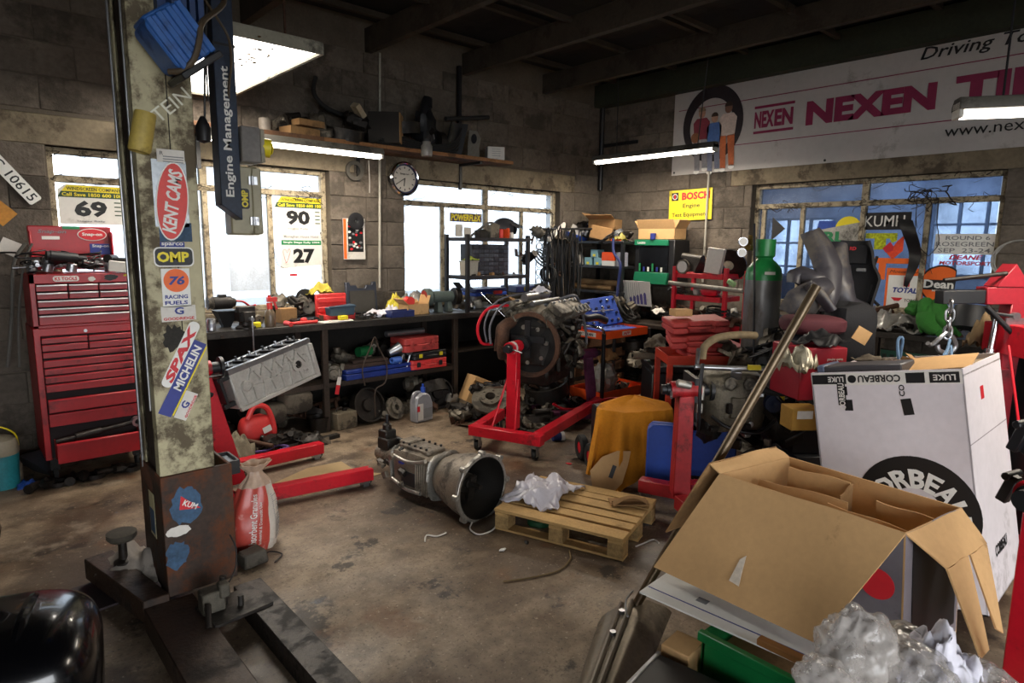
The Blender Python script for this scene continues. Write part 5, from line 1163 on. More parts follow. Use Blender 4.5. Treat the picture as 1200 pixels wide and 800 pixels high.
for k, (mat_, lab, z, x, rz) in enumerate(((mRedPl, 'red plastic tool case, lowest of three stacked under the bench', .425, 3.40, -.06), (mBlackPl, 'black tool case with yellow catches between two red cases', .52, 3.40, .05), (mRedPl, 'large worn red tool case, topmost of three under the bench', .60, 3.31, .02))):
    h = (.09, .07, .13)[k]; q = thing('tool_case', lab, 'case', (x, 5.06, z), rz)
    m1 = mat_ if k != 2 else M('worn_red_plastic', 'b03a36', .6, 0, .1, 6, dirt=.25, dcol='5a1f1c')
    obj('case_half', MB().prism(rrect(.40, .26, .03), h*.48), m1, q, bev=.004); obj('case_half', MB().prism(rrect(.40, .26, .03), h*.46, None, h*.52), m1, q, bev=.004)
    for x_ in (-.12, .12): obj('catch', MB().box((x_, -.133, h*.5), (.035, .012, h*.5)), mYellow if k == 1 else (mBlackPl if k == 0 else m1), q, bev=.002)
    obj('handle', MB().tube([(-.06, -.13, h*.5), (-.05, -.16, h*.5), (.05, -.16, h*.5), (.06, -.13, h*.5)], .008, 6), m1, q)
one('steel_tube', MB().pipe((-.2, 0, 0), (.22, 0, 0), .028, .023, 18), mSteel, 'bright steel tube lying on top of the stacked red cases', 'tube', (3.22, 5.1, .765), .03)
# floor below the bench
tn = thing('metal_can', 'square grimy metal can beside the bench leg', 'can', bp(402, 4.98, 0), .1)
obj('can_body', MB().box((0, 0, .075), (.2, .15, .15)), M('grimy_square_can', '7a6f5c', .6, .2, .2, 9, dirt=.4), tn, bev=.006); obj('spout', MB().cyl((.02, 0, .15), (.02, 0, .175), .022).tube([(-.06, 0, .15), (-.05, 0, .18), (.0, 0, .18)], .005, 5), mOily, tn)
junk('brake_drum', bp(427, 5.03, .14), (radians(70), 0, .1), 1.05, label='large rusty brake drum standing beside the grimy square can')
junk('brake_disc', bp(462, 4.93, .10), (radians(65), 0, .25), .8, 1, label='pale grey slotted brake disc leaning before the heap under the bench')
junk('brake_drum', bp(511, 5.05, .14), (radians(80), 0, -.3), 1.0, label='dark brake drum standing right of the silver oil jug')
jg = thing('oil_jug', 'silver plastic oil jug with a blue cap on the floor', 'jug', bp(494, 4.72, 0), .1)
obj('jug_body', MB().prism([(-.095, 0), (.095, 0), (.10, .02), (.098, .16), (.07, .23), (.03, .265), (-.03, .265), (-.085, .235), (-.1, .18), (-.1, .02)], .10, frame((0, .05, 0), (1, 0, 0), (0, 0, 1))), M('silver_plastic', '9a9a9e', .35, .3, .06, 5), jg, bev=.012)
obj('cap', MB().cyl((.02, 0, .26), (.02, 0, .31), .022).cyl((.02, 0, .31), (.02, 0, .34), .010), mBlue, jg)
obj('handle', MB().tube([(-.09, 0, .17), (-.10, 0, .24), (-.07, 0, .275), (-.02, 0, .27)], .012, 8), M('silver_plastic', '9a9a9e'), jg)
plate(jg, 'label', rect(.06, .15), frame((-.05, -.0515, .1), (1, 0, 0), (0, 0, 1)), mPaper); plate(jg, 'label_print', rect(.13, .09), frame((.02, -.0512, .08), (1, 0, 0), (0, 0, 1)), mGreyPrint)
plate(jg, 'label_badge', rect(.03, .05), frame((-.075, -.053, .13), (1, 0, 0), (0, 0, 1)), mRedPrint)
place = 'on the floor under the long bench'
heap(MECH, 26, 1.5, 3.7, 5.05, 5.4, 0, .22, place, 83)
heap(MECH, 10, 2.4, 3.6, 4.97, 5.1, 0, .04, place, 84, .3, .7, 1.0)
one('crumpled_box', MB().ball((0, 0, .07), (.15, .12, .14), 9, 6, .4, 2, 4, sq=.6), M('dusty_white', '9a948a', .8, 0, .1, 8, dirt=.25), 'dusty white crumpled box at the right under the bench', 'box', bp(529, 4.97, 0))
rj = thing('fuel_can', 'red plastic fuel can with a curved handle under the left bench', 'fuel can', bp(298, 5.0, .0)+V((0, -.1, .02)), .1)
obj('can_body', MB().ball((0, .05, .12), (.26, .14, .22), 18, 12, .1, 2, 4, sq=.6), mRedPl, rj); obj('handle', MB().tube([(-.08, 0, .22), (-.02, 0, .31), (.08, 0, .28), (.13, 0, .12), (.12, 0, .02)], .022, 8), mRedPl, rj); plate(rj, 'label', rect(.07, .05), frame((.06, -.03, .12), (1, 0, .3), (-.3, 0, 1)), mPaper)
for k, (u, w, z, lb2) in enumerate(((318, .2, .14, 'left of two'), (345, .22, .2, 'right of two'))):
    one('grimy_box', MB().ball((0, 0, w*.4), (w*1.2, w, w*.85), 10, 7, .12, 2, k, sq=.45), M('grimy_box', '554c3f', .8, 0, .2, 8, dirt=.4), lb2+' grimy boxes stacked under the silver engine', 'box', bp(u, 5.05, z))
one('sack', crumple(.34, .3, .34, 88), M('sand_sack', '6b6250', .9, 0, .15, 8, dirt=.3), 'dirty sand-coloured sack behind the engine stand mast', 'sack', bp(273, 4.55, 0))
junk('valve_cover', bp(338, 4.8, 0.02), (.1, 0, .3), .8, 1, label='dark valve cover with purple gasket lying behind the stand leg')
one('gasket', MB().tube([(-.15, 0, .01), (-.1, .05, .02), (0, .04, .01), (.1, .06, .02), (.16, .0, .01), (.08, -.05, .02), (-.05, -.04, .01)], .009, 6, closed=True), M('purple_rubber', '55407a', .6), 'purple rubber gasket on the floor under the bench', 'gasket', bp(316, 4.62, .03), .2)
heap(MECH, 14, bp(285, 4.7, 0).x, bp(378, 4.7, 0).x, 4.66, 4.95, 0, .05, 'on the floor before the bench left half', 86, .3, .6, 1.0)
one('iron_bar', MB().box((0, 0, .015), (.5, .05, .03)), mOily, 'flat dark iron bar lying on the floor behind the red stand legs', 'bar', bp(365, 4.72, 0), .12)
pot = thing('pan', 'dark round pan with bright rim under the bench near the leg', 'pan', bp(374, 5.0, 0.0))
obj('pan_body', MB().lathe([(0, 0), (.07, 0), (.085, .13), (.095, .135), (.08, .13), (.065, .01), (0, .01)], 22), mOily, pot)
# ------------------------------------------------------------------ engine stands
def caster(parent, x, y, z):
    c = obj('caster', MB().box((x, y, z-.012), (.06, .05, .02)).bx(x-.02, x+.02, y-.024, y-.019, z-.09, z-.02).bx(x-.02, x+.02, y+.019, y+.024, z-.09, z-.02), mSteel, parent)
    obj('caster_wheel', MB().cyl((x+.01, y-.015, .038), (x+.01, y+.015, .038), .038, n=20), mRubber, c)
def stand(label, loc, rot, h, legs, cross=None, lean=0, mat=mRed, head=.2, z=.12, mw=.075, brace=True, headdir=(1, 0, 0), collar=True, rod=True):
    """legs = [((x0,y0),(x1,y1))]; mast at the origin leaning by lean in x"""
    t = thing('engine_stand', label, 'stand', loc, rot, 'red engine stands')
    s = .04
    for (a, b) in legs:
        a, b = V((*a, z-s)), V((*b, z-s)); d = (b-a); q = d.to_track_quat('X', 'Z').to_matrix().to_4x4()
        obj('leg', MB().bx(0, d.length, -s, s, -s, s, m=T(a) @ q), mat, t, bev=.004); caster(t, b.x-d.normalized().x*.05, b.y-d.normalized().y*.05, z-2*s+.0)
    if cross:
        a, b = V((*cross[0], z-s)), V((*cross[1], z-s)); d = (b-a); q = d.to_track_quat('X', 'Z').to_matrix().to_4x4()
        obj('crossbar', MB().bx(0, d.length, -s, s, -s, s, m=T(a) @ q), mat, t, bev=.004)
        for e in (a+d*.1, b-d*.1) : caster(t, e.x, e.y, z-2*s)
    m = MB(); w = mw/2
    m.add([(-w, -w, z-s), (w, -w, z-s), (w, w, z-s), (-w, w, z-s), (lean-w*.85, -w, h), (lean+w*.85, -w, h), (lean+w*.85, w, h), (lean-w*.85, w, h)], [(3, 2, 1, 0), (4, 5, 6, 7), (0, 1, 5, 4), (1, 2, 6, 5), (2, 3, 7, 6), (3, 0, 4, 7)])
    obj('mast', m, mat, t, bev=.004)
    hd = V(headdir).normalized(); c = V((lean, 0, h+.03)); 
    hh = obj('head_tube', MB().pipe(c-hd*head*.5, c+hd*head*.5, .048, .036, 22), mat, t)
    obj('swivel_tube', MB().cyl(c-hd*(head*.5+.02), c+hd*(head*.5+.06), .036, n=20).cyl(c+hd*(head*.5+.05), c+hd*(head*.5+.07), .065, n=20).cyl(c-hd*(head*.5+.05), c-hd*(head*.5+.0), .028, n=18), mBlack, hh)
    if collar: obj('collar_label', MB().pipe(c-hd*head*.30, c-hd*head*.12, .0492, .045, 22), mPaper, hh)
    if brace:
        for y in (-.045, .045): obj('brace_rod', MB().cyl((-.16, y*2.2, z), (lean*.8-.01, y, h*.72), .008), mat, t)
    if rod: obj('handle', MB().cyl(c+V((0, 0, .0))-hd*(head*.45)+V((0, 0, 0)), c-hd*(head*.45)+V((-.03, -.12, -.02)), .007), mSteel, t)
    return t
E_ = []
# stand beside the granules bag, carrying the bare block
stand('red engine stand behind the lift post holding the bare silver block', (1.28, 4.06, 0), 0, .80, [((-.1, -.30), (.75, -.42)), ((-.05, .28), (.74, .30))], ((-.12, -.36), (-.12, .36)), lean=-.17, mw=.13, brace=False, head=.14, collar=False)
# the bare block
eb_p = at(312, 437, 'y', 4.12)
bk = thing('engine_block', 'bare silver engine block with studded top bolted to the red stand', 'engine', eb_p, (radians(-6), radians(-12), radians(14)))
mSil = M('clean_cast_aluminium', 'c4c0b9', .4, .45, .12, 10, dirt=.12, dcol='5a5148', dscale=10, bump=.2, bscale=60)
hx, hy, hz = .30, .11, .125
obj('block_casting', MB().bx(-hx, hx, -hy+.015, hy, -hz, hz), mSil, bk, bev=.008)
obj('deck_rail', MB().bx(-hx-.01, hx+.01, -hy-.008, -hy+.03, hz-.02, hz+.015).bx(-hx-.01, hx+.01, hy-.03, hy+.005, hz-.02, hz+.015), mSteel, bk, bev=.003)
obj('sump_rail', MB().bx(-hx, hx+.02, -hy-.008, -hy+.02, -hz-.012, -hz+.012), mSil, bk, bev=.004)
rb = MB()
for i in range(5):
    x = -.15+i*.085
    rb.box((x-.02, -hy+.008, .055), (.012, .022, .13), (0, .5, 0)); rb.box((x+.02, -hy+.008, .055), (.012, .022, .13), (0, -.5, 0))
obj('web_rib', rb, mSil, bk, kind='stuff')
r2 = MB()
for i in range(7): r2.box((-.24+i*.07, -hy+.008, -.06+.01*(i % 2)), (.01, .02, .09+.02*(i % 3)), (0, .15*(i % 3-1), 0))
for i in range(4): r2.box((-.15+i*.1, -hy+.01, -.02), (.09, .02, .01), (0, .1, 0))
obj('web_rib', r2, mSil, bk, kind='stuff')
obj('core_plug', MB().lathe([(0, 0), (.036, 0), (.036, .018), (.030, .024), (.028, .014), (0, .014)], 26, m=T((-.215, -hy+.015, .0)) @ RM(pi/2, 0, 0)), mSil, bk)
obj('filter_port', MB().pipe((.17, -hy-.012, -.0), (.17, -hy+.03, -.0), .046, .026, 26), mSil, bk); obj('port_hole', MB().cyl((.17, -hy-.002, 0), (.17, -hy+.02, 0), .027, n=20), mOily, bk)
obj('bell_flange', MB().prism(disc(.17, .15, n=26, a0=-pi/2, a1=pi/2), .02, frame((hx, -.01, -.02), (0, 1, 0), (0, 0, 1))).bx(hx-.01, hx+.02, -.12, .12, -.13, .1), mSil, bk, bev=.004)
for i in range(6):
    y = [-.035, .035]; obj('bearing_cap', MB().box((-.25+i*.1, 0, hz+.005), (.03, .13, .03)), mBlack, bk, bev=.004)
    for yy in y: obj('stud', MB().cyl((-.25+i*.1, yy, hz), (-.25+i*.1, yy, hz+.045), .008, n=8), mBlack if i % 2 else mSteel, bk)
obj('bore_hole', MB().bx(-hx+.02, hx-.02, -hy+.035, hy-.035, hz-.005, hz+.002), mBlack, bk)
obj('mount_plate', MB().box((-hx-.06, 0, .02), (.02, .2, .16)).cyl((-hx-.14, 0, .02), (-hx-.06, 0, .02), .035).box((-hx-.03, -.08, .09), (.09, .02, .03)).box((-hx-.03, .07, -.07), (.09, .02, .03)).box((-hx-.03, -.06, -.08), (.09, .03, .03)).box((-hx-.09, -.02, .13), (.12, .16, .008), (0, .2, 0)), mBlack, bk, bev=.003)
# central stand
s1_ = stand('red engine stand in the middle of the floor before the V engine', (3.27, 3.61, 0), radians(21), .78, [((-.14, -.28), (1.2, -.30)), ((-.14, .24), (.36, .30))], ((-.18, -.34), (-.18, .28)), mw=.085, head=.16, z=.20)
# V engine
ve = thing('engine', 'big grimy V engine with flywheel end and four intake ports on the central red stand', 'engine', (3.80, 3.82, .84), radians(21))
obj('flex_plate', MB().pipe((-.29, 0, -.05), (-.26, 0, -.05), .27, .235, 36), mRust, ve)
obj('bell_face', MB().cyl((-.26, 0, -.05), (-.24, 0, -.05), .24, n=34), M('black_greasy_face', '121110', .6, .2, .3, 10), ve)
for k in range(7): a = k*2*pi/7+.3; obj('flywheel_bolt', MB().cyl((-.285, .15*cos(a), -.05+.15*sin(a)), (-.26, .15*cos(a), -.05+.15*sin(a)), .018, n=10), mAlu, ve)
obj('adapter_plate', MB().box((-.31, 0, .0), (.02, .3, .05)).box((-.31, 0, .0), (.02, .05, .3)).cyl((-.42, 0, -.02), (-.3, 0, -.02), .036), mBlack, ve)
obj('block', MB().ball((0, 0, -.06), (.56, .42, .46), 20, 14, .25, 3, 3, sq=.55), mOily, ve)
obj('sump', MB().box((.02, 0, -.32), (.48, .28, .16), taper=1.15), mOily, ve, bev=.02)
for sy in (-1, 1):
    fr_ = T((0, sy*.15, .17)) @ RM(sy*radians(-38), 0, 0)
    obj('cylinder_head', MB().ball((0, 0, 0), (.56, .17, .16), 22, 12, .22, 5, 2+sy, m=fr_, sq=.5), mAluOld, ve)
    obj('cam_cover', MB().prism(rrect(.54, .15, .04), .05, fr_ @ T((0, 0, .07))), mAluOld, ve, bev=.006)
    for i in range(5): obj('cover_bolt', MB().cyl(fr_ @ V((-.22+i*.11, .05, .12)), fr_ @ V((-.22+i*.11, .05, .135)), .010, n=8), mSteel, ve)
obj('cam_tube', MB().cyl((-.26, .06, .33), (.2, .06, .33), .032, n=16).cyl((-.3, -.03, .29), (.24, -.03, .29), .02, n=14), mSteel, ve, label='bright steel tube along the top')
for i in range(4):
    c0 = V((.02+i*.085, -.24, .20)); obj('intake_port', MB().pipe(c0, c0+V((.0, -.05, .035)), .038, .026, 18).box(c0+V((0, -.0, 0)), (.08, .03, .07)), mAlu, ve, label='bright intake port')
    obj('intake_port', MB().cyl(c0+V((0, -.046, .03)), c0+V((0, .01, 0)), .027, n=14), mBlack, ve)
obj('exhaust_elbow', MB().tube([(-.24, .17, .13), (-.33, .2, .09), (-.36, .2, 0), (-.36, .2, -.1), (-.34, .2, -.16)], .05, 14).tube([(-.18, .22, .12), (-.28, .26, .08), (-.31, .26, 0), (-.33, .26, -.12)], .035, 12), mRust, ve)
obj('coolant_pipe', MB().tube([(.26, -.05, .15), (.4, -.12, .17), (.52, -.18, .10), (.66, -.24, .10), (.76, -.30, .06)], .035, 12).tube([(.24, .0, .2), (.36, -.08, .24), (.46, -.14, .20)], .025, 10), mBlackPl, ve)
obj('wiring_loom', MB().tube([(-.2, .14, .3), (-.32, .24, .26), (-.4, .3, .1), (-.42, .28, -.05)], .010, 6).tube([(-.1, .1, .36), (-.3, .28, .3), (-.38, .36, .12), (-.4, .33, -.04)], .008, 6).tube([(.1, -.1, .3), (.2, -.2, .33), (.3, -.22, .22), (.36, -.25, .0), (.3, -.28, -.1)], .012, 6), M('grey_loom', '5a5a60', .5), ve)
obj('red_hose', MB().tube([(-.22, .16, .26), (-.38, .32, .24), (-.46, .38, .1), (-.44, .36, -.04), (-.36, .3, -.06)], .012, 8), mRed, ve, label='thin red hose loop')
obj('dipstick', MB().cyl((-.2, .2, .1), (-.35, .42, .36), .004), mChrome, ve)
rng = random.Random(9)
for k in range(16):
    obj('bracket', MB().box((rng.uniform(-.2, .3), rng.uniform(-.28, -.15), rng.uniform(-.25, .15)), (rng.uniform(.04, .14), rng.uniform(.03, .08), rng.uniform(.03, .1)), (rng.uniform(0, 3), rng.uniform(0, 3), 0)).cyl((rng.uniform(-.2, .3), -.3, rng.uniform(-.2, .15)), (rng.uniform(-.2, .3), -.2, rng.uniform(-.2, .15)), .02), (mOily, mAluOld)[k % 3 == 0], ve, bev=.004)
one('rag', crumple(.16, .12, .07, 61, 12, 12), mRag, 'white cloth lying on top of the V engine', 'rag', (3.84, 3.9, 1.19))
# second stand, purple mast
stand('engine stand with a purple-blue upper mast and empty head beside the orange trolley', at(694, 487, 'z', 0), radians(150), .57, [((-.12, -.2), (.55, -.22)), ((-.12, .2), (.55, .22))], ((-.15, -.3), (-.15, .3)), lean=.06, mw=.085, brace=False, mat=M('overspray_purple', '5a2745', .4, 0, .45, 2.2, dirt=.1), head=.16, headdir=(1, .3, 0), collar=False, rod=False)
# middle-right stand with engine
st2 = at(795, 600, 'z', .05); st2.z = 0
stand('scuffed red engine stand by the blue case carrying the hose-covered engine', st2, radians(-42), .76, [((-.02, -.1), (.02, -.28)), ((.0, .1), (.75, .14))], ((-.2, .16), (.1, .0)), mw=.10, head=.17, brace=False, mat=mRedOld, z=.2, collar=False)
en = thing('engine', 'grey-brown engine with taped breather hose on the stand by the blue case', 'engine', st2+V((.26, -.19, .735))+V((.03, .05, .0)), radians(-42))
en.scale = (.84, .84, .84)
obj('timing_cover', MB().ball((-.02, 0, -.02), (.44, .36, .42), 20, 14, .12, 2.4, 5, sq=.5), M('grey_brown_casting', '655d4e', .55, .4, .2, 9, dirt=.35, dcol='1f1a15', dscale=7, bump=.3), en)
obj('cover_panel', MB().box((.0, -.175, -.04), (.16, .03, .15)).box((-.13, -.16, -.0), (.05, .03, .26)), M('grey_brown_casting', '655d4e'), en, bev=.01)
for x in (-.08, .05): obj('round_boss', MB().lathe([(0, 0), (.045, 0), (.045, .02), (.032, .026), (.03, .016), (0, .016)], 24, m=T((x, -.165, .12)) @ RM(pi/2, 0, 0)), mAluOld, en)
obj('fuel_rail', MB().cyl((-.32, -.14, .23), (.2, -.16, .22), .018).cyl((-.3, -.12, .25), (-.32, -.2, .36), .014).cyl((.1, -.16, .22), (.32, -.18, .24), .022), mSteel, en)
obj('taped_hose', MB().tube([(-.26, -.1, .28), (-.25, -.1, .36), (-.16, -.08, .42), (.0, -.06, .44), (.12, -.02, .43)], .026, 12), M('beige_tape', '6f5f45', .8, 0, .25, 30), en, label='hose wrapped in beige tape')
obj('cable_loom', MB().tube([(-.28, -.18, .26), (-.3, -.22, .1), (-.29, -.2, -.1), (-.28, -.16, -.2)], .012, 7).tube([(.2, -.2, .2), (.28, -.22, .1), (.42, -.2, .14), (.5, -.16, .06), (.5, -.16, -.1)], .014, 7).tube([(.16, -.22, .12), (.24, -.26, .02), (.36, -.24, -.02), (.44, -.2, -.16), (.3, -.2, -.26)], .012, 7).tube([(-.2, -.18, -.1), (-.1, -.24, -.16), (.1, -.22, -.2), (.22, -.2, -.12)], .012, 7), mBlackPl, en)
obj('bracket_end', MB().box((-.27, -.13, .05), (.05, .05, .1)).cyl((-.44, -.15, .12), (-.34, -.15, .1), .028).box((-.28, -.15, -.05), (.05, .04, .07)), mAlu, en, bev=.008)
obj('pulley', MB().lathe([(0, 0), (.06, 0), (.05, .02), (.06, .04), (.03, .045), (0, .03)], 24, m=T((.20, -.18, .0)) @ RM(pi/2, 0, 0)), M('dark_blue_pulley', '1d2740', .5, .2), en)
obj('throttle_body', MB().cyl((.3, -.15, .12), (.46, -.18, .08), .045, n=18).cyl((.3, -.1, .12), (.3, -.2, .16), .03).box((.38, -.14, .14), (.08, .05, .04)), mAlu, en)
obj('connector', MB().box((.06, -.19, .24), (.08, .03, .03)).box((.52, -.18, .13), (.05, .02, .03), (0, .4, 0)).box((.25, -.21, .04), (.03, .02, .035)), mYellow, en)
obj('alternator', MB().cyl((.34, -.18, -.12), (.34, -.02, -.12), .08, n=22).cyl((.34, -.21, -.12), (.34, -.18, -.12), .04), mOily, en)
obj('lower_housing', MB().ball((.34, 0, -.16), (.3, .3, .34), 16, 12, .3, 3, 9, sq=.6).ball((-.18, -.05, -.22), (.16, .2, .18), 12, 9, .4, 3, 2), mOily, en)
obj('oil_cap', MB().lathe([(0, 0), (.022, 0), (.02, .012), (0, .014)], 16, m=T((.06, -.185, -.15)) @ RM(pi/2, 0, 0)), mSteel, en)
obj('rubber_hose', MB().tube([(.1, -.2, .16), (.12, -.24, .1), (.24, -.24, .08), (.3, -.2, .1)], .024, 10).tube([(.2, -.1, .24), (.3, -.14, .27), (.4, -.14, .24)], .016, 8), mRubber, en)
for k in range(14):
    obj('bracket', MB().box((rng.uniform(-.26, .46), rng.uniform(-.22, -.14), rng.uniform(-.3, .2)), (rng.uniform(.02, .08), rng.uniform(.02, .05), rng.uniform(.02, .07)), (rng.uniform(0, 3), 0, rng.uniform(0, 3))), (mOily, mSteel, mOily)[k % 3], en, bev=.003)
obj('mount_plate', MB().box((-.3, -.0, 0), (.03, .3, .3)).cyl((-.36, 0, .02), (-.3, 0, .02), .04), mBlack, en)
one('yellow_strap', MB().tube([(0, 0, .45), (.01, 0, .3), (0, 0, .15), (.02, 0, .02)], .009, 6), M('fluorescent_strap', 'c6cf2a', .6), 'fluorescent yellow strap hanging below the engine beside the big white box', 'strap', at(915, 505, 'y', 1.75)+V((0, 0, -.42)))
# blue case behind the stand
cp = (at(762, 578, 'z', 0)+at(868, 590, 'z', 0))/2
d_ = at(868, 590, 'z', 0)-at(762, 578, 'z', 0)
bc = thing('tool_case', 'large upright blue plastic case behind the scuffed red stand', 'case', cp+V((0, .05, 0)), atan2(d_.y, d_.x))
w_ = d_.length*.98; h_ = .47
KO2 = [(-w_/2, .03), (-w_/2+.03, 0), (w_/2-.03, 0), (w_/2, .03), (w_/2, h_-.03), (w_/2-.03, h_), (.17, h_), (.14, h_-.04), (-.07, h_-.04), (-.10, h_), (-w_/2+.03, h_), (-w_/2, h_-.03)]
obj('case_half', MB().prism(KO2, .05, frame((0, 0, 0), (1, 0, 0), (0, 0, 1))), mBlue, bc, bev=.008); obj('case_half', MB().prism(KO2, .05, frame((0, .055, 0), (1, 0, 0), (0, 0, 1))), mBlue, bc, bev=.008)
s = plate(bc, 'name_plate', rrect(.14, .06, .008), frame((.02, -.0505, .13), (1, 0, 0), (0, 0, 1)), mBlack); plate(s, 'plate_edge', rect(.015, .05), frame((.075, -.0525, .13), (1, 0, 0), (0, 0, 1)), mRedPrint); words(s, 'Snap-on', .09, .02, frame((.01, -.0525, .135), (1, 0, 0), (0, 0, 1)), mPaper, .02)
obj('handle', MB().tube([(-.06, .03, h_-.05), (-.05, .03, h_), (.12, .03, h_), (.13, .03, h_-.05)], .012, 8), mBlueDk, bc)
# orange blanket over a low cart
cart = thing('hand_cart', 'low cart with a red-hubbed rubber wheel under the orange blanket', 'cart', (3.62, 2.86, 0), radians(-30))
obj('cart_body', MB().bx(-.14, .22, -.14, .16, .1, .42), mBlack, cart, bev=.01)
for sx_, sy_ in ((-.22, .12), (-.22, -.1)): 
    wh = obj('wheel', MB().lathe([(.045, -.025), (.08, -.03), (.095, -.02), (.095, .02), (.08, .03), (.045, .025), (.045, -.025)], 28, m=T((sx_, sy_, .095)) @ RM(0, pi/2, 0)), mRubber, cart)
    obj('wheel_hub', MB().lathe([(0, -.02), (.046, -.02), (.046, .02), (0, .02)], 22, m=T((sx_, sy_, .095)) @ RM(0, pi/2, 0)), mRed, wh)
def blk(u, v):
    a = -1.25+2.5*u   # around
    x = .30*sin(a); y0 = -.20*cos(a*.8)
    fold = .05*sin(u*19+v*1.5)*v+.02*sin(u*41)*v+.03*noise.noise(V((u*5, v*3, 2)))
    if v < .25: k = v/.25; return (x*k*.9+.02, (y0+.08)*k+.0+fold*.3, .56-.05*k*k+.02*noise.noise(V((u*4, v*4, 0))))
    k = (v-.25)/.75; return (x*(.9+.22*k)-.03*k, y0-.0-.10*k-fold, .51-.47*k*(1-.12*cos(u*9)))
one('blanket', MB().cloth(blk, 44, 26, .006), M('orange_blanket', 'c07a10', .9, 0, .1, 6, dirt=.15, dcol='6b3f08', bump=.3, bscale=200), 'ochre orange blanket draped over the low cart', 'blanket', (3.52, 2.66, 0), radians(-38))
cpz = at(716, 557, 'z', 0)
cpz = at(713, 577, 'z', 0)
cb = thing('card_offcut', 'rounded cardboard offcut with a hole leaning on the orange blanket', 'cardboard', cpz, 0)
fC = frame((0, 0, 0), (.74, -.67, 0), (.2, .22, 1))
obj('card_sheet', MB().prism([(-.10, .0), (.02, -.01), (.09, .06), (.13, .18), (.15, .27), (.06, .27), (-.04, .23), (-.12, .14)], .004, fC), mCard, cb); obj('card_hole', MB().prism([(.0, .1), (.025, .09), (.055, .17), (.03, .18)], .002, fC, .004), mBlack, cb)
# ------------------------------------------------------------------ orange trolley
tl = thing('tool_trolley', 'orange two-tray tool trolley with chrome handle in front of the corner', 'trolley', (4.82, 3.93, 0))
def tray(z, d): 
    o = obj('tray_floor', MB().bx(-.33, .33, -.2, .2, z, z+.006), mOrange, tl)
    for a in ((-.33, .33, -.205, -.2), (-.33, .33, .2, .205), (-.335, -.33, -.205, .205), (.33, .335, -.205, .205)): obj('tray_side', MB().bx(*a, z, z+d), mOrange, tl)
tray(.74, .075); tray(.14, .10)
for x in (-.345, .345):
    for y in (-.215, .215): obj('upright', MB().bx(x-.014, x+.014, y-.014, y+.014, .05, .80), mBlack, tl, bev=.002); obj('caster_wheel', MB().cyl((x-.01, y, .032), (x+.01, y, .032), .032, n=16), mRubber, tl)
obj('handle', MB().tube([(-.345, -.215, .8), (-.36, -.21, .84), (-.39, -.15, .86), (-.39, .15, .86), (-.36, .21, .84), (-.345, .215, .8)], .013, 10), mChrome, tl)
s = plate(tl, 'label', rect(.26, .04), frame((-.3355, .02, .775), (0, -1, 0), (0, 0, 1)), mPaper); words(s, 'MOT DEAN', .2, .028, frame((-.338, .02, .775), (0, -1, 0), (0, 0, 1)), mBlkPrint, .02)
s = plate(tl, 'label', rect(.13, .04), frame((.0, -.2055, .778), (1, 0, 0), (0, 0, 1)), mPaper); words(s, 'AFF', .1, .028, frame((.0, -.208, .778), (1, 0, 0), (0, 0, 1)), mRedPrint, .03)
bs_ = thing('socket_set', 'open blue socket set case standing on the orange trolley', 'case', (4.88, 3.98, .75), radians(-6))
obj('case_base', MB().bx(-.24, .24, -.14, .14, .0, .05), mBlue, bs_, bev=.005)
lidm = T((.04, .10, .04)) @ RM(radians(62), radians(-4), 0)
lid = obj('case_lid', MB().prism(rrect(.46, .30, .02), .03, lidm @ T((0, .16, 0))), mBlue, bs_, bev=.004)
for i in range(5):
    for j in range(4):
        if (i*j) % 5 != 3: obj('socket', MB().lathe([(0, 0), (.016, 0), (.016, .014), (.009, .016), (.009, .008), (0, .008)], 12, m=lidm @ T((-.17+i*.085+.01*j, .05+j*.072, .03))), (mChrome, mBlueDk)[(i+j) % 2], lid)
obj('tap_wrench', MB().cyl(lidm @ V((-.14, .17, .045)), lidm @ V((.14, .15, .045)), .006).cyl(lidm @ V((0, .16, .035)), lidm @ V((0, .16, .055)), .02), mSteel, lid)
for i in range(6): obj('socket', MB().cyl((-.2+i*.075, -.02, .05), (-.2+i*.075, -.02, .065), .016), mChrome, bs_)
one('polythene_bag', MB().ball((0, 0, .16), (.26, .24, .32), 26, 20, .35, 3.5, 6), mBag, 'full clear plastic bag standing on the lower tray of the orange trolley', 'bag', (4.72, 3.9, .155))
one('crumpled_box', crumple(.3, .2, .18, 66), mCardDk, 'crumpled brown paper under the top tray of the orange trolley', 'paper', (4.78, 3.95, .48))
place = 'on the lower tray of the orange trolley'
heap(MECH, 6, 4.75, 5.1, 3.8, 4.05, .16, .2, place, 91, .3, .6, .9)
# heap around central stand and behind
place = 'on the floor behind the central red stand'
heap(MECH, 34, 3.55, 4.5, 3.95, 4.5, .0, .30, place, 93, .7, .8, 1.4)
heap(MECH, 12, 3.5, 4.3, 3.72, 3.95, 0, .05, place, 94, .4, .6, 1.0)
sil = junk('starter_motor', at(633, 500, 'z', 0)+V((0, 0, .02)), (0, 0, -.3), 1.3, label='grey metal cylinder motor lying between the red stand legs')
one('paper_label', crumple(.12, .09, .06, 97, 8, 8), mPaper, 'crumpled blue and white wrapper beside the grey motor', 'wrapper', at(617, 503, 'z', 0)+V((0, 0, .005)))
fc = thing('oil_filter', 'blue and white oil filter lying on the floor past the central stand leg', 'filter', at(654, 516, 'z', 0)+V((0, 0, .035)), (0, radians(90), radians(-25)))
obj('filter_can', MB().lathe([(0, -.05), (.033, -.05), (.035, .03), (0, .03)], 22), mBlueDk, fc); obj('filter_rim', MB().lathe([(.036, .02), (.037, .05), (.02, .05), (.02, .035), (0, .035)], 22), mPaper, fc)
kb = thing('carton', 'tilted tan carton with red print leaning under the V engine', 'box', at(569, 486, 'z', 0)+V((.1, .25, .03)), (radians(-6), radians(24), radians(-22)))
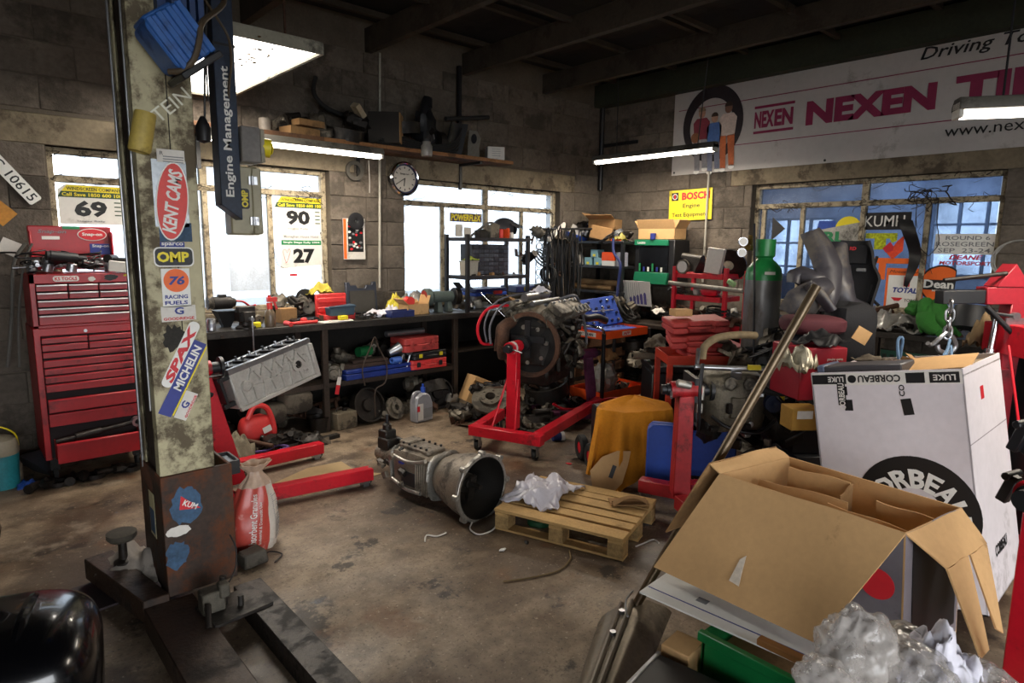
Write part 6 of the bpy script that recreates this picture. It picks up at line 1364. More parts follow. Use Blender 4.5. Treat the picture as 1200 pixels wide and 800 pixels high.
obj('carton_body', MB().bx(-.17, .17, -.13, .13, 0, .26), mCard, kb, bev=.003); words(kb, 'PO', .08, .06, frame((-.06, -.1305, .17), (1, 0, 0), (0, 0, 1)), mRedPrint, .03)
words(kb, 'genuine parts', .14, .018, frame((-.05, -.1305, .06), (1, 0, 0), (0, 0, 1)), mRedPrint, .0); obj('flap', MB().bx(-.17, .17, -.13, -.126, .0, .1, m=T((0, 0, .26)) @ RM(.9, 0, 0) @ T((0, .0, -.0))), mCard, kb)
heap(['cable_tangle', 'hose_coil', 'bracket', 'casting'], 9, 3.3, 3.75, 4.35, 4.7, 0, .03, 'on the floor by the tilted carton', 98, .3, .7, 1.1)
one('air_hose', MB().tube([at(648, 473, 'y', 3.9), at(660, 479, 'y', 3.85), at(680, 478, 'y', 3.75), at(700, 470, 'y', 3.6), at(720, 467, 'y', 3.5), at(738, 470, 'y', 3.4), at(745, 483, 'y', 3.35), at(738, 498, 'y', 3.35)], .012, 8), mRed, 'red air hose arching from the central stand toward the blanket', 'hose')
# ------------------------------------------------------------------ gearbox on the floor
gx0 = V((2.15, 3.66, 0)); gx1 = V((2.26, 2.72, 0)); gd_ = gx1-gx0
gb_ = thing('gearbox', 'grimy car gearbox lying on the floor with its open bell housing facing right', 'gearbox', (gx0+gx1)/2+V((0, 0, .0)), atan2(gd_.y, gd_.x))
mGB = M('grimy_gearbox_alloy', '7b7062', .5, .4, .2, 10, dirt=.38, dcol='2a2119', dscale=6, bump=.35, bscale=55)
ax = frame((0, 0, .185), (0, 1, 0), (0, 0, 1))   # local z -> +x
obj('bell_housing', MB().lathe([(.115, .13), (.15, .2), (.185, .33), (.20, .42), (.205, .44), (.185, .44), (.18, .40), (.16, .3), (.12, .2), (.03, .2)], 40, m=ax), mGB, gb_)
fl_ = [(.205+(.018 if i % 5 == 0 else 0)) for i in range(40)]
obj('bell_flange', MB().add(*(lambda n, R: ([(R[i]*cos(2*pi*i/n), R[i]*sin(2*pi*i/n), .425) for i in range(n)]+[(R[i]*cos(2*pi*i/n), R[i]*sin(2*pi*i/n), .45) for i in range(n)]+[(.186*cos(2*pi*i/n), .186*sin(2*pi*i/n), .45) for i in range(n)]+[(.186*cos(2*pi*i/n), .186*sin(2*pi*i/n), .425) for i in range(n)], [(a*n+i, a*n+(i+1) % n, ((a+1) % 4)*n+(i+1) % n, ((a+1) % 4)*n+i) for a in range(4) for i in range(n)]))(40, [.222 if i % 5 == 0 else .205 for i in range(40)]), m=ax), mAlu, gb_, bev=.003)
for i in range(8): a = 2*pi*i*5/40; obj('flange_boss', MB().pipe((.42, .21*cos(a), .185+.21*sin(a)), (.455, .21*cos(a), .185+.21*sin(a)), .018, .008, 12), mAlu, gb_)
obj('input_shaft', MB().cyl((.2, 0, .185), (.43, 0, .185), .016).cyl((.2, 0, .185), (.34, 0, .185), .038, .03).cyl((.28, 0, .185), (.32, 0, .185), .06, n=22).box((.33, .02, .15), (.02, .05, .16), (0, .2, 0)), mOily, gb_)
obj('bell_interior', MB().lathe([(.03, .205), (.12, .205), (.155, .3), (.175, .4), (.182, .448), (.186, .448), (.17, .38), (.15, .3), (.11, .2), (.03, .2), (.03, .205)], 40, m=ax), M('bell_interior_shade', '1c1814', .6, .3, .3, 9), gb_)  # extra inner skin, the shade inside the bell put into its dark colour
obj('access_hole', MB().prism(disc(.05, .035), .006, frame((.2, -.07, .13), (0, 1, 0), (0, 0, 1))), M('rag_showing', '8f8172', .8), gb_, label='pale opening seen inside the bell')
obj('main_case', MB().ball((-.07, 0, .175), (.44, .25, .27), 22, 14, .10, 4, 3, sq=.45), mGB, gb_)
obj('case_flange', MB().ball((.12, 0, .18), (.03, .30, .30), 24, 12, .08, 4, 5, sq=.7).ball((-.27, 0, .175), (.03, .25, .26), 24, 12, .12, 4, 6, sq=.7), mAlu, gb_)
obj('top_cover', MB().box((-.09, 0, .315), (.28, .15, .03)).box((-.2, 0, .33), (.1, .12, .03)), mGB, gb_, bev=.008)
for i in range(5):
    for y in (-.06, .06): obj('cover_bolt', MB().cyl((-.2+i*.055, y, .325), (-.2+i*.055, y, .342), .008, n=8), mOily, gb_)
for i in range(6): obj('case_rib', MB().box((.05+i*.0+.02*i-.05, -.128, .17), (.008, .02, .2)), mGB, gb_, bev=.003)
obj('side_window', MB().box((-.08, -.125, .14), (.13, .012, .09)), mBlack, gb_, bev=.003)
obj('side_ridge', MB().tube([(-.22, -.125, .26), (-.1, -.13, .25), (.02, -.135, .27), (.1, -.14, .3)], .012, 8).tube([(-.25, -.12, .1), (-.1, -.13, .07), (.05, -.14, .08)], .012, 8), mAlu, gb_)
obj('tail_housing', MB().lathe([(.10, -.27), (.085, -.33), (.065, -.42), (.05, -.5), (.05, -.53), (0, -.53)], 24, m=ax), mGB, gb_)
obj('shift_turret', MB().box((-.43, 0, .27), (.12, .11, .08)).box((-.45, 0, .33), (.09, .09, .06)).cyl((-.45, 0, .35), (-.45, 0, .40), .03), mOily, gb_, bev=.008)
obj('shift_lever', MB().cyl((-.45, 0, .39), (-.45, 0, .46), .012).cyl((-.32, .03, .3), (-.38, .03, .3), .014), mBlack, gb_)
for k in range(10): obj('lug', MB().box((rng.uniform(-.5, .05), rng.uniform(-.14, -.08), rng.uniform(.06, .3)), (rng.uniform(.02, .06), .03, rng.uniform(.02, .05)), (rng.uniform(-.5, .5), rng.uniform(-.5, .5), 0)), (mGB, mOily)[k % 2], gb_, bev=.003)
obj('sensor', MB().box((-.14, -.13, .235), (.035, .02, .015)), mBluPrint, gb_)
# ------------------------------------------------------------------ pallet
pr = atan2(-.94, .33)
pt = thing('pallet', 'small wooden pallet with white plastic sheet on the floor', 'pallet', (2.62, 2.33, 0), pr)
PL, PD = .76, .60
bsz = None
for i in range(3):
    for j in range(3): obj('block', MB().box((-PL/2+.045+i*(PL/2-.045), -PD/2+.05+j*(PD/2-.05), .052), (.085, .09, .075)), M('chipboard_block', 'a08255', .9, 0, .3, 40), pt, bev=.003)
for i in range(3): obj('stringer_board', MB().box((-PL/2+.045+i*(PL/2-.045), 0, .099), (.08, PD, .018)), mWood, pt, bev=.002)
for j, (y, w) in enumerate(((-.25, .10), (-.135, .075), (-.045, .075), (.065, .09), (.16, .07), (.25, .09))): obj('slat', MB().box((0, y, .118), (PL, w, .018), (0, 0, .004*(j % 3-1))), mWood, pt, bev=.002)
for j in range(3): obj('runner', MB().box((0, -PD/2+.05+j*(PD/2-.05), .007), (PL, .08, .014)), mWood, pt, bev=.002)
one('plastic_sheet', crumple(.42, .34, .14, 101, 26, 22, fold=4), M('white_film', 'c9c6d2', .3, 0, .06, 8, trans=.15), 'crumpled white plastic sheet on the left end of the pallet', 'plastic sheet', (2.56, 2.56, .125), .3)
one('card_scraps', MB().cloth(lambda u, v: (.2*u-.1, .1*v-.05, .012+.05*sin(u*3)*(1-v)+.02*sin(v*5)), 10, 8, .004).box((0, .02, .01), (.22, .1, .008)), mCardDk, 'curled cardboard and foil scraps on the right end of the pallet', 'scrap', (2.83, 2.12, .128), -.7)
one('drain_bung', MB().lathe([(0, 0), (.07, 0), (.07, .03), (.03, .05), (.025, .06), (0, .06)], 20), M('dark_green_cap', '1c4a2c', .5), 'dark round cap with green top on the floor under the pallet', 'cap', at(639, 620, 'z', 0)+V((.03, .08, 0)))
# cardboard sheet and litter
def flat(name, label, cat, px, mat, th=.004, z=.001):
    P = [at(u, v, 'z', z) for u, v in px]; c = sum(P, V())/len(P)
    return one(name, MB().prism([(p.x-c.x, p.y-c.y) for p in P], th), mat, label, cat, (c.x, c.y, z))
flat('cardboard_sheet', 'flat beige cardboard sheet on the floor under the red stand leg', 'cardboard', [(322, 566), (360, 549), (400, 541), (419, 553), (447, 555), (408, 567), (355, 581), (342, 576), (326, 578)], M('pale_cardboard', 'a8916c', .9, 0, .05, 5, dirt=.08, dcol='6b5a40'))
for k, (lab, px) in enumerate((('pale plastic strip curled on the open floor', [(498, 634), (500, 627), (512, 628), (523, 624)]), ('loop of white strapping by the gearbox bell', [(553, 612), (551, 620), (562, 626), (578, 620), (584, 608)]), ('long thin straw-coloured strip on the floor before the pallet', [(590, 681), (625, 676), (655, 668), (668, 655), (667, 645)]), ('short white strap right of the pallet corner', [(745, 640), (755, 636), (766, 632), (772, 636)]))):
    one('strip', MB().tube([at(u, v, 'z', .006) for u, v in px], .0045, 5), (mPaper, mPaper, M('straw_strip', '6f5c3e', .8), mPaper)[k], lab, 'strip')
for k, (lab, u, v, m_) in enumerate((('crumb of white foam on the open floor', 589, 645, mWhite), ('small black scrap near the pallet front', 617, 636, mBlackPl), ('tiny red scrap behind the pallet', 667, 544, mRedPrint), ('orange leaf-like scrap beside the cart wheel', 689, 523, mOrgPrint))):
    one('scrap', MB().ball((0, 0, .006), (.05, .025, .012), 8, 5, .4, 3, k), m_, lab, 'scrap', at(u, v, 'z', 0), k)
# ------------------------------------------------------------------ right wall: banner, sign, fittings
def atd(u, v, d): return EYE + (_fw + _rt*((u-600)/FPX) - _up*((v-400)/FPX))*d
XW = XB-.03
BF = lambda y, z, rz=0, d=0: frame((XW-d, y, z), (0, -cos(rz), sin(rz)), (0, sin(rz), cos(rz)))
bn = thing('banner', 'wide white tyre banner across the top of the right wall', 'banner', (XW, 2.0, 2.9))
Bl = T((-XW, -2.0, -2.9))
mBan = M('banner_vinyl', 'b9b4b0', .55, 0, .05, 2, dirt=.06, dcol='8a837a')
mMag = M('magenta_print', '86264a', .55, 0, .08, 8)
obj('banner_sheet', MB().cloth(lambda u, v: (XW-XW-.004*sin(u*40)*v*(1-v)*2-.003*sin(u*11), 4.44-5.1*u-2.0, 2.41+(.97+.0*u)*v-2.9), 90, 10, .004), mBan, bn)
def BL(y, z, rz=0, d=.008): return Bl @ BF(y, z, rz, d)
for z in (3.12, 2.675): obj('printed_line', MB().prism(rect(4.95, .008), .001, BL(1.9, z)), mMag, bn)
words(bn, 'NEXEN', 1.10, .225, BL(2.365, 2.895), mMag, .055); words(bn, 'TIRE', .86, .225, BL(1.25, 2.91), mMag, .055)
words(bn, 'Driving Tomorrow', 1.35, .13, BL(1.29, 3.24), mBlkPrint, .01, .25); words(bn, 'www.nexentire.com', 1.15, .085, BL(1.15, 2.585), mBlkPrint, .0)
lg = obj('logo', MB().prism(rect(.42, .026, 0, .125), .001, BL(3.245, 2.90)).prism(rect(.42, .026, 0, -.125), .001, BL(3.245, 2.90)), mMag, bn)
words(lg, 'NEX', .21, .165, BL(3.345, 2.90), mMag, .045); words(lg, 'EN', .19, .165, BL(3.14, 2.90), mMag, .045)
n_ = 48; ty = BL(3.94, 2.93, 0, .010)
vs = []; 
for i in range(n_):
    a = 2*pi*i/n_; vs += [(.365*cos(a), .405*sin(a), 0), (.265*cos(a)-.01, .30*sin(a)-.03, 0), (.365*cos(a), .405*sin(a), .0015), (.265*cos(a)-.01, .30*sin(a)-.03, .0015)]
fs_ = []
for i in range(n_):
    j = (i+1) % n_; a, b = i*4, j*4; fs_ += [(a+2, b+2, b+3, a+3), (a, a+1, b+1, b), (a, b, b+2, a+2), (a+1, a+3, b+3, b+1)]
tyre = obj('printed_tyre', MB().add(vs, fs_, ty), M('tyre_print', '2a2326', .6, 0, .2, 5), bn, label='printed black tyre')
def kid(y, z, s, shirt, leg, skin, hair, crouch, nm):
    p = obj('printed_child', MB().prism([(-.07*s, -.12*s), (.07*s, -.12*s), (.085*s, .03*s), (.05*s, .07*s), (-.05*s, .07*s), (-.085*s, .03*s)], .001, BL(y, z, 0, .0125)), shirt, bn, label=nm)
    f0 = BL(y, z, 0, .0125)
    obj('printed_legs', MB().prism([(-.075*s, -.11*s), (-.01*s, -.12*s), (-.0*s, -.40*s), (-.05*s, -.40*s)], .001, f0).prism([(.0, -.12*s), (.07*s, -.11*s), (.08*s, -.38*s), (.03*s, -.38*s)], .001, f0), leg, p)
    obj('printed_face', MB().prism(disc(.036*s, .045*s, 18, 0, .115*s), .001, f0), skin, p)
    obj('printed_hair', MB().prism(disc(.038*s, .04*s, 14, 0, .13*s, 0.0, pi), .0016, f0), hair, p)
    obj('printed_shoes', MB().prism(disc(.03*s, .02*s, 12, -.03*s, -.41*s), .001, f0).prism(disc(.03*s, .02*s, 12, .055*s, -.39*s), .001, f0), mWhite, p)
mSk = M('skin_print', 'b58d78', .6); mSk2 = M('dark_skin_print', '7c5a4a', .6); mHr = M('hair_print', '3a2a22', .6); mHr2 = M('fair_hair_print', '8d7860', .6)
kid(4.07, 2.92, 1.2, M('maroon_print', '7f3340', .6), M('grey_trouser_print', '8f8c90', .6), mSk, mHr2, 0, 'printed child in a maroon jumper')
kid(3.91, 2.86, 1.1, M('blue_jumper_print', '4d6ea8', .6), M('jeans_print', '7a7f94', .6), mSk, mHr, 0, 'printed child in a blue jumper')
kid(3.75, 2.93, 1.22, M('cream_jumper_print', 'cbb9ae', .6), M('orange_trouser_print', 'c2683a', .6), mSk2, mHr, 0, 'printed child in orange trousers')
obj('printed_ball', MB().prism(disc(.055, n=20), .001, BL(4.14, 2.80, 0, .0142)), M('ball_print', '8a5a3c', .6), bn)
obj('eyelet', MB().prism(disc(.012, n=10), .003, BL(2.7, 2.435)).prism(disc(.012, n=10), .003, BL(2.72, 3.35)).prism(disc(.012, n=10), .003, BL(4.4, 2.44)), mBlack, bn, kind='stuff')
bs2 = thing('wall_sign', 'yellow enamel sign for engine test equipment on the block wall', 'sign', (XW, 4.17, 2.07))
Bs = T((-XW, -4.17, -2.07))
def SL(y, z, rz=0, d=.004): return Bs @ BF(y, z, rz, d)
obj('sign_board', MB().prism(rect(.56, .345), .004, SL(4.17, 2.07, .02, 0)), M('sign_yellow', 'e0cf2a', .45, 0, .05, 4, dirt=.05), bs2)
words(bs2, 'BOSCH', .36, .085, SL(4.10, 2.17, .02, .0045), mRedPrint, .045); words(bs2, 'Engine', .22, .06, SL(4.15, 2.055, .02, .0045), mBlkPrint, .01); words(bs2, 'Test Equipment', .47, .06, SL(4.17, 1.955, .02, .0045), mBlkPrint, .01)
obj('emblem', MB().prism(rect(.09, .09, -.20, .10), .001, SL(4.17, 2.07, .02, .0045)), mBlkPrint, bs2); obj('emblem', MB().pipe((-.20, .10, .0015), (-.20, .10, .003), .034, .026, 20, m=SL(4.17, 2.07, .02, .0045)), mWhite, bs2)
obj('emblem', MB().bx(-.21, -.19, .075, .125, .0015, .003, m=SL(4.17, 2.07, .02, .0045)), mRedPrint, bs2)
yc = at(828, 250, 'x', XB-.05).y
one('conduit', MB().cyl((XB-.05, yc, 1.2), (XB-.05, yc, 2.42), .012), M('white_conduit', 'a9a498'), 'pale vertical conduit pipe crossing the yellow sign on the right wall', 'pipe')
one('corner_pipe', MB().cyl((XB-.05, YA-.05, 2.3), (XB-.05, YA-.05, ZC), .03), mBlack, 'dark pipe running down the room corner', 'pipe')
one('bracket', MB().bx(XB-.04, XB-.02, 4.95, YA-.06, 2.83, 2.87), mBlack, 'short dark rail fixed to the wall beside the corner pipe', 'rail')
one('wire_coil', MB().tube([(XB-.04-.01*(a % 3), at(1196, 300, 'x', XB).y+.17*cos(a*.62)*(1+.08*sin(a*1.7)), 1.52+.16*sin(a*.62)) for a in range(46)], .006, 5), M('grey_wire', '9c9a94', .5), 'coil of grey wire hung on the wall at the right edge', 'wire')
# ------------------------------------------------------------------ signs on the right-hand window
XG = XB+.095
def GF(u, v, rz=0, dx=0):
    p = at(u, v, 'x', XG-dx); return frame((0, 0, 0), (0, -cos(rz), sin(rz)), (0, sin(rz), cos(rz))), p
def wsign(name, label, u, v, pts, mat, cat='sign', rz=0, dx=0, th=.003):
    f_, p = GF(u, v, rz, dx); t = thing(name, label, cat, p); obj('sign_board', MB().prism(pts, th, f_), mat, t); return t, f_
q = 1/137.
mTarp = M('black_creased_vinyl', '151517', .35, 0, .4, 14)
t, f_ = wsign('window_sign', 'black sign strip with white KUMH lettering in the right window', 1038, 259, rect(.42, .16), mTarp)
words(t, 'KUMH', .34, .10, f_ @ T((-.01, 0, .0035)), mWhite, .005)
one('vinyl_strip', MB().cloth(lambda u, v: (-.012-.02*sin(v*9)-.01*u, -(-.06+.13*u+.10*(v**2)*(1-u)-.22*max(0, .45-v)*(.0)+.09*sin(v*3.0)-.06), .26-.60*v-.02*u), 6, 20, .006), mTarp, 'creased black vinyl tail hanging from the lettered window sign', 'banner tail', at(1066, 290, 'x', XG-.03))
TT = [(-.14, .07), (.13, .07), (.13, .0), (.09, -.02), (.07, .02), (.04, .02), (.04, -.08), (-.06, -.08), (-.06, .02), (-.14, .02)]
mRefl = M('yellow_green_reflector', 'a9b01e', .3, 0, .5, 45)
t, f_ = wsign('reflective_letter', 'yellow-green reflective letter T in the right window', 1033, 282, [(x, y) for x, y in TT], mRefl)
t, f_ = wsign('arrow_sticker', 'red and orange folded arrow sticker in the window', 1047, 291, [(-.09, .0), (.0, -.10), (.08, -.02), (.08, .12), (.03, .07), (.0, .02), (-.03, .06)], M('red_orange_sticker', 'd8401c', .5))
obj('arrow_fold', MB().prism([(-.03, .06), (.0, .02), (.0, -.02), (-.06, -.04), (-.09, 0)], .001, f_ @ T((0, 0, .0035))), mRedPrint, t)
t, f_ = wsign('window_sign', 'plain orange T-shaped sticker behind the orange bordered notice', 1050, 305, [(-.2, .02), (.24, .02), (.24, -.03), (-.08, -.03), (-.08, -.18), (-.14, -.18), (-.14, -.03), (-.2, -.03)], mOrgPrint)
t, f_ = wsign('notice', 'white notice with an orange border and red and blue print in the window', 1059, 340, rect(.31, .40), mOrgPrint, 'notice')
obj('notice_paper', MB().prism(rect(.27, .33, 0, -.03), .001, f_ @ T((0, 0, .0032))), mWhite, t); words(t, 'Motorsport', .26, .035, f_ @ T((0, .165, .0034)), mBlkPrint, .0, .3)
obj('notice_block', MB().prism(rect(.05, .09, .02, .08), .001, f_ @ T((0, 0, .0044))), mRedPrint, t); words(t, 'TOTAL', .2, .05, f_ @ T((.01, 0, .0044)), mBluPrint, .04, .2); obj('notice_block', MB().prism([(-.1, -.07), (0, -.07), (-.03, -.1), (-.07, -.1)], .001, f_ @ T((0, 0, .0044))), mRedPrint, t); words(t, 'YOKO', .1, .03, f_ @ T((.06, -.09, .0044)), mBlkPrint, .01)
t, f_ = wsign('oil_sign', 'crumpled white sign with green letters and a yellow disc behind the seats', 983, 273, [(-.24, -.10), (.10, -.13), (.23, -.10), (.25, .05), (.18, .10), (-.20, .03)], M('crumpled_white_sign', 'a8a49a', .7, 0, .25, 12, dirt=.3))
words(t, 'RL', .2, .11, f_ @ T((-.04, -.04, .0035)), mGrnPrint, .05)
obj('yellow_disc', MB().prism(disc(.12, .12, 20, .08, .04), .002, f_ @ T((0, 0, -.006))), mYelPrint, t); obj('blue_corner', MB().prism([(-.22, .02), (-.04, .06), (-.04, .12), (-.20, .12)], .002, f_ @ T((0, 0, -.004))), mBlue, t)
t, f_ = wsign('round_sign', 'round orange and black garage sign lettered Dean in the window', 1103, 333, [(min(x, .105), y) for x, y in disc(.17, n=36)], mBlkPrint)
obj('orange_half', MB().prism([(x, y) for x, y in [(min(.155*cos(a), .10), .155*sin(a)) for a in [radians(14)+radians(152)*i/18 for i in range(19)]]], .001, f_ @ T((0, 0, .0032))), mOrgPrint, t)
obj('orange_half', MB().prism([(min(.155*cos(a), .10), .155*sin(a)) for a in [radians(200)+radians(140)*i/18 for i in range(19)]], .001, f_ @ T((0, 0, .0032))), mOrgPrint, t)
words(t, 'Dean', .23, .075, f_ @ T((-.02, .0, .0036)), mWhite, .03); words(t, 'MOTORS', .13, .02, f_ @ T((-.0, -.058, .0046)), mWhite, .01)
t, f_ = wsign('notice', 'white notice reading ROUND 6 ROSEGREEN SEP 23-24 in the window', 1130, 286, rect(.44, .175), mWhite, 'notice')
words(t, 'ROUND 6', .32, .035, f_ @ T((.02, .053, .0035)), mGreyPrint, .01); words(t, 'ROSEGREEN', .42, .038, f_ @ T((0, .0, .0035)), mGreyPrint, .01); words(t, 'SEP  23-24', .38, .038, f_ @ T((0, -.054, .0035)), mGreyPrint, .01)
t, f_ = wsign('sticker', 'red lettering DEANE MOTORSPORT stuck on the glass below the white notice', 1131, 305, rect(.001, .001), mRedPrint, 'lettering')
words(t, 'DEANE', .24, .04, f_ @ T((.0, .025, .0035)), mRedPrint, .04, .25); words(t, 'MOTORSPORT', .38, .035, f_ @ T((0, -.025, .0035)), mRedPrint, .03, .15)
iv = MB(); r = random.Random(44)
for k in range(16):
    y0 = at(1090, 235, 'x', XG).y+r.uniform(-.12, .12); p = [(XG-.03, y0, 2.1)]
    for j in range(5): a = p[-1]; p.append((XG-.03-r.uniform(0, .03), a[1]+r.uniform(-.07, .07), a[2]-r.uniform(-.03, .07)))
    iv.tube(p, r.uniform(.003, .007), 5, sm=3)
for u0 in (1075, 1100):
    iv.tube([at(u0, 232, 'x', XG-.04), at(u0-2, 260, 'x', XG-.05), at(u0, 285, 'x', XG-.05), at(1088, 300, 'x', XG-.05)], .004, 5)
one('cable_bundle', iv, mCob, 'dark tangled wires hung over the middle bars of the right window', 'wires')
# annex glimpses
one('steel_stand', MB().box((0, 0, .45), (.05, .05, .9)).box((.3, .4, .45), (.05, .05, .9)).box((.15, .2, .9), (.5, .6, .04)), M('blue_grey_stand', '3a4560', .6), 'blue-grey metal frame standing in the annex room', 'frame', (8.0, 3.6, 0))
an = thing('annex_cabinet', 'dark blue cabinet in the annex behind the gas cylinder', 'cabinet', (8.3, 3.95, 0)); obj('body', MB().bx(-.2, .2, -.5, .5, 0, 1.25), M('navy_cabinet', '26304a', .6), an, bev=.01); obj('door', MB().bx(-.215, -.2, -.48, -.01, .05, 1.2), M('navy_cabinet', '26304a'), an); obj('door', MB().bx(-.215, -.2, .01, .48, .05, 1.2), M('navy_cabinet', '26304a'), an)
one('pennant', MB().prism([(0, .12), (.14, 0), (0, -.12)], .006, frame((0, 0, 0), (0, -1, 0), (0, 0, 1))), mBlackPl, 'small black pennant hanging inside the left casement of the right window', 'flag', at(905, 268, 'x', XG-.04))
# ------------------------------------------------------------------ low wall bench and corner rack
lw = thing('workbench', 'low dark bench along the right wall buried in parts', 'workbench', (6.1, 3.9, 0))
obj('bench_top', MB().bx(-.32, .36, -1.55, 1.0, .70, .74), mBenchLeg, lw, bev=.004)
for x in (-.29, .33):
    for y in (-1.5, -.2, .95): obj('leg', MB().bx(x-.025, x+.025, y-.025, y+.025, 0, .70), mBenchLeg, lw)
obj('back_board', MB().bx(.33, .35, -1.5, .95, .02, .68), M('near_black_board', '15120f'), lw)  # near-black sheet across the back of the low bench
place = 'on the low bench along the right wall'
heap(MECH+LITE, 26, 0, 1, 0, 1, .74, .92, place, 120, .5, .8, 1.3, fn=lambda t, w: (5.85+.5*((t*7.3) % 1), 2.5+2.35*t))
place = 'under the low bench along the right wall'
heap(MECH, 20, 0, 1, 0, 1, 0, .45, place, 121, .6, .9, 1.4, fn=lambda t, w: (5.75+.4*((t*5.3) % 1), 2.5+2.35*t))
ck_ = thing('storage_rack', 'black steel rack in the room corner piled with boxes', 'rack', (6.12, 5.08, 0))
for x in (-.22, .32):
    for y in (-.42, .40): obj('upright', MB().bx(x-.018, x+.018, y-.018, y+.018, 0, 1.66), mBlack, ck_)
for z in (1.65, 1.36, 1.06, .75, .4): obj('shelf_board', MB().bx(-.24, .34, -.44, .42, z-.03, z), mBlack, ck_, bev=.003)
def rk(u, z, x=5.97): y = at(u, 300, 'x', x).y; return V((x, y, z))
card_box('carton', 'battered tan carton, topmost on the corner rack', rk(708, 1.79, 6.1), .3+pi/2, .34, .24, .12, mCardDk, [None, 1.2, None, .9])
one('carton', MB().box((0, 0, .08), (.2, .26, .16)), mCardDk, 'crushed brown carton under the topmost carton on the corner rack', 'box', rk(703, 1.65), (.2, .15, .5), bev=.01)
one('yellow_pack', crumple(.16, .12, .14, 131), M('dull_yellow_pack', '8a8240', .6), 'dull yellow pack at the right end of the rack top', 'packet', rk(726, 1.65))
one('orange_strap', MB().box((0, 0, .012), (.05, .14, .022)), mOrange, 'small orange strip lying on the rack top', 'strip', rk(722, 1.652, 5.93))
tb_ = thing('blue_tray', 'blue plastic tray holding papers at the left end of the rack top', 'tray', rk(671, 1.68, 5.95), (.25, .2, 0))
obj('tray_shell', MB().box((0, 0, .03), (.16, .26, .06), taper=1.2), mBlue, tb_, bev=.006); obj('papers', MB().box((0, .02, .09), (.02, .2, .14), (.2, .4, .3)).box((.03, -.03, .1), (.02, .14, .12), (.5, .3, 0)), mPaper, tb_)
heap(LITE+['casting', 'rag_heap'], 12, 0, 1, 0, 1, 1.65, 1.78, 'on top of the corner rack', 133, .6, .8, 1.3, fn=lambda t, w: (5.98+.2*((t*3.7) % 1), 4.7+.75*t))
for k, (u, z, c, lab) in enumerate(((693, 1.36, 'a', 'left of three pale blue boxes on the corner rack'), (704, 1.36, 'b', 'right of three pale blue boxes on the corner rack'), (700, 1.455, 'c', 'topmost of three pale blue boxes on the corner rack'))):
    t = thing('parts_box', lab, 'box', rk(u, z), pi/2); obj('carton_body', MB().bx(-.055, .055, -.06, .06, 0, .092), M('pale_teal_box', '7fa8b0', .6, 0, .08), t, bev=.002); obj('label', MB().bx(-.02, .02, .0605, .062, .01, .04), mYelPrint, t)
t = thing('parts_box', 'orange and white box on the second shelf of the corner rack', 'box', rk(716, 1.36), pi/2); obj('carton_body', MB().bx(-.09, .09, -.06, .06, 0, .10), mWhite, t, bev=.002); obj('orange_band', MB().bx(-.0905, .0905, -.0605, .0605, .06, .16), mOrange, t)
one('grey_tube', MB().lathe([(0, 0), (.07, 0), (.07, .16), (0, .16)], 20), M('grey_label', '8b8c98', .5), 'grey-white cylinder at the right end of the second rack shelf', 'canister', rk(729, 1.36))
one('clear_bag', crumple(.2, .2, .2, 135), mBag, 'clear bag of small parts on the second rack shelf', 'bag', rk(681, 1.36))
for k, (u, z) in enumerate(((688, 1.06), (704, 1.06), (697, 1.12), (712, 1.12))):
    one('rolled_sheet', MB().cyl((0, -.2, .035), (0, .2, .035), .036, n=14), mCardDk, ('leftmost', 'rightmost lower', 'left upper', 'right upper')[k]+' brown roll on the third rack shelf', 'roll', rk(u, z))
heap(MECH+LITE, 14, 0, 1, 0, 1, .76, .86, 'on the lower shelves of the corner rack', 137, .6, .9, 1.4, fn=lambda t, w: (5.95+.15*((t*3.7) % 1), 4.72+.7*t))
one('jack_handle', MB().tube([rk(718, 1.68, 5.85), rk(719, 1.52, 5.82), rk(727, 1.40, 5.80), rk(726, 1.2, 5.80), rk(724, .95, 5.78)], .016, 8), mBlueDk, 'bent dark blue handle propped against the corner rack', 'handle')
# hanging gaskets, belts and cables at the window end
hg = thing('gasket_strip', 'tall bright metal gasket strip with round holes hanging before the window', 'gasket', at(635, 272, 'y', 5.2))
for k in range(6):
    for x in (-.035, .05): obj('gasket_ring', MB().pipe((x, 0, -.06-k*.098), (x, .004, -.06-k*.098), .046, .036, 20), mSteel, hg)
obj('hanger', MB().box((.01, .0, 0), (.22, .02, .02)).box((-.09, 0, -.3), (.006, .006, .6)).box((.11, 0, -.3), (.006, .006, .6)), mSteel, hg)
for k in range(26):
    r = random.Random(200+k); u = 640+r.uniform(0, 42); v0 = 262+r.uniform(0, 25); v1 = v0+r.uniform(60, 110); y = 5.0+r.uniform(0, .25)
    a = at(u, v0, 'y', y); b = at(u+r.uniform(-5, 5), v1, 'y', y); w = r.uniform(.02, .06); m_ = (a+b)/2
    one('drive_belt', MB().tube([a, m_+V((w, 0, .1)), b+V((w*.5, 0, 0)), b+V((-w*.5, 0, 0)), m_+V((-w, .02, .1))], r.uniform(.006, .012), 5, closed=True, sm=3), (mBlackPl, mOily, mRubber)[k % 3], 'black belt in the hanging tangle left of the corner rack', 'belt', group='belts hanging left of the corner rack')
one('hanging_rail', MB().cyl(at(626, 268, 'y', 5.2), at(700, 268, 'y', 5.1), .012), mBlack, 'dark rail from which the belts and gaskets hang', 'rail')
heap(['casting', 'starter_motor', 'hose_coil', 'rag_heap', 'bracket', 'alternator'], 14, 4.85, 5.35, 5.05, 5.35, BZ, 1.75, 'in the dark tangle at the right end of the long bench', 141, 1.2, .8, 1.2)
one('level_bar', MB().box((0, 0, 0), (.4, .03, .05)), mPaper, 'pale bar lying slanted over the tangle by the window', 'bar', at(652, 272, 'y', 5.15), (0, radians(-28), .2))
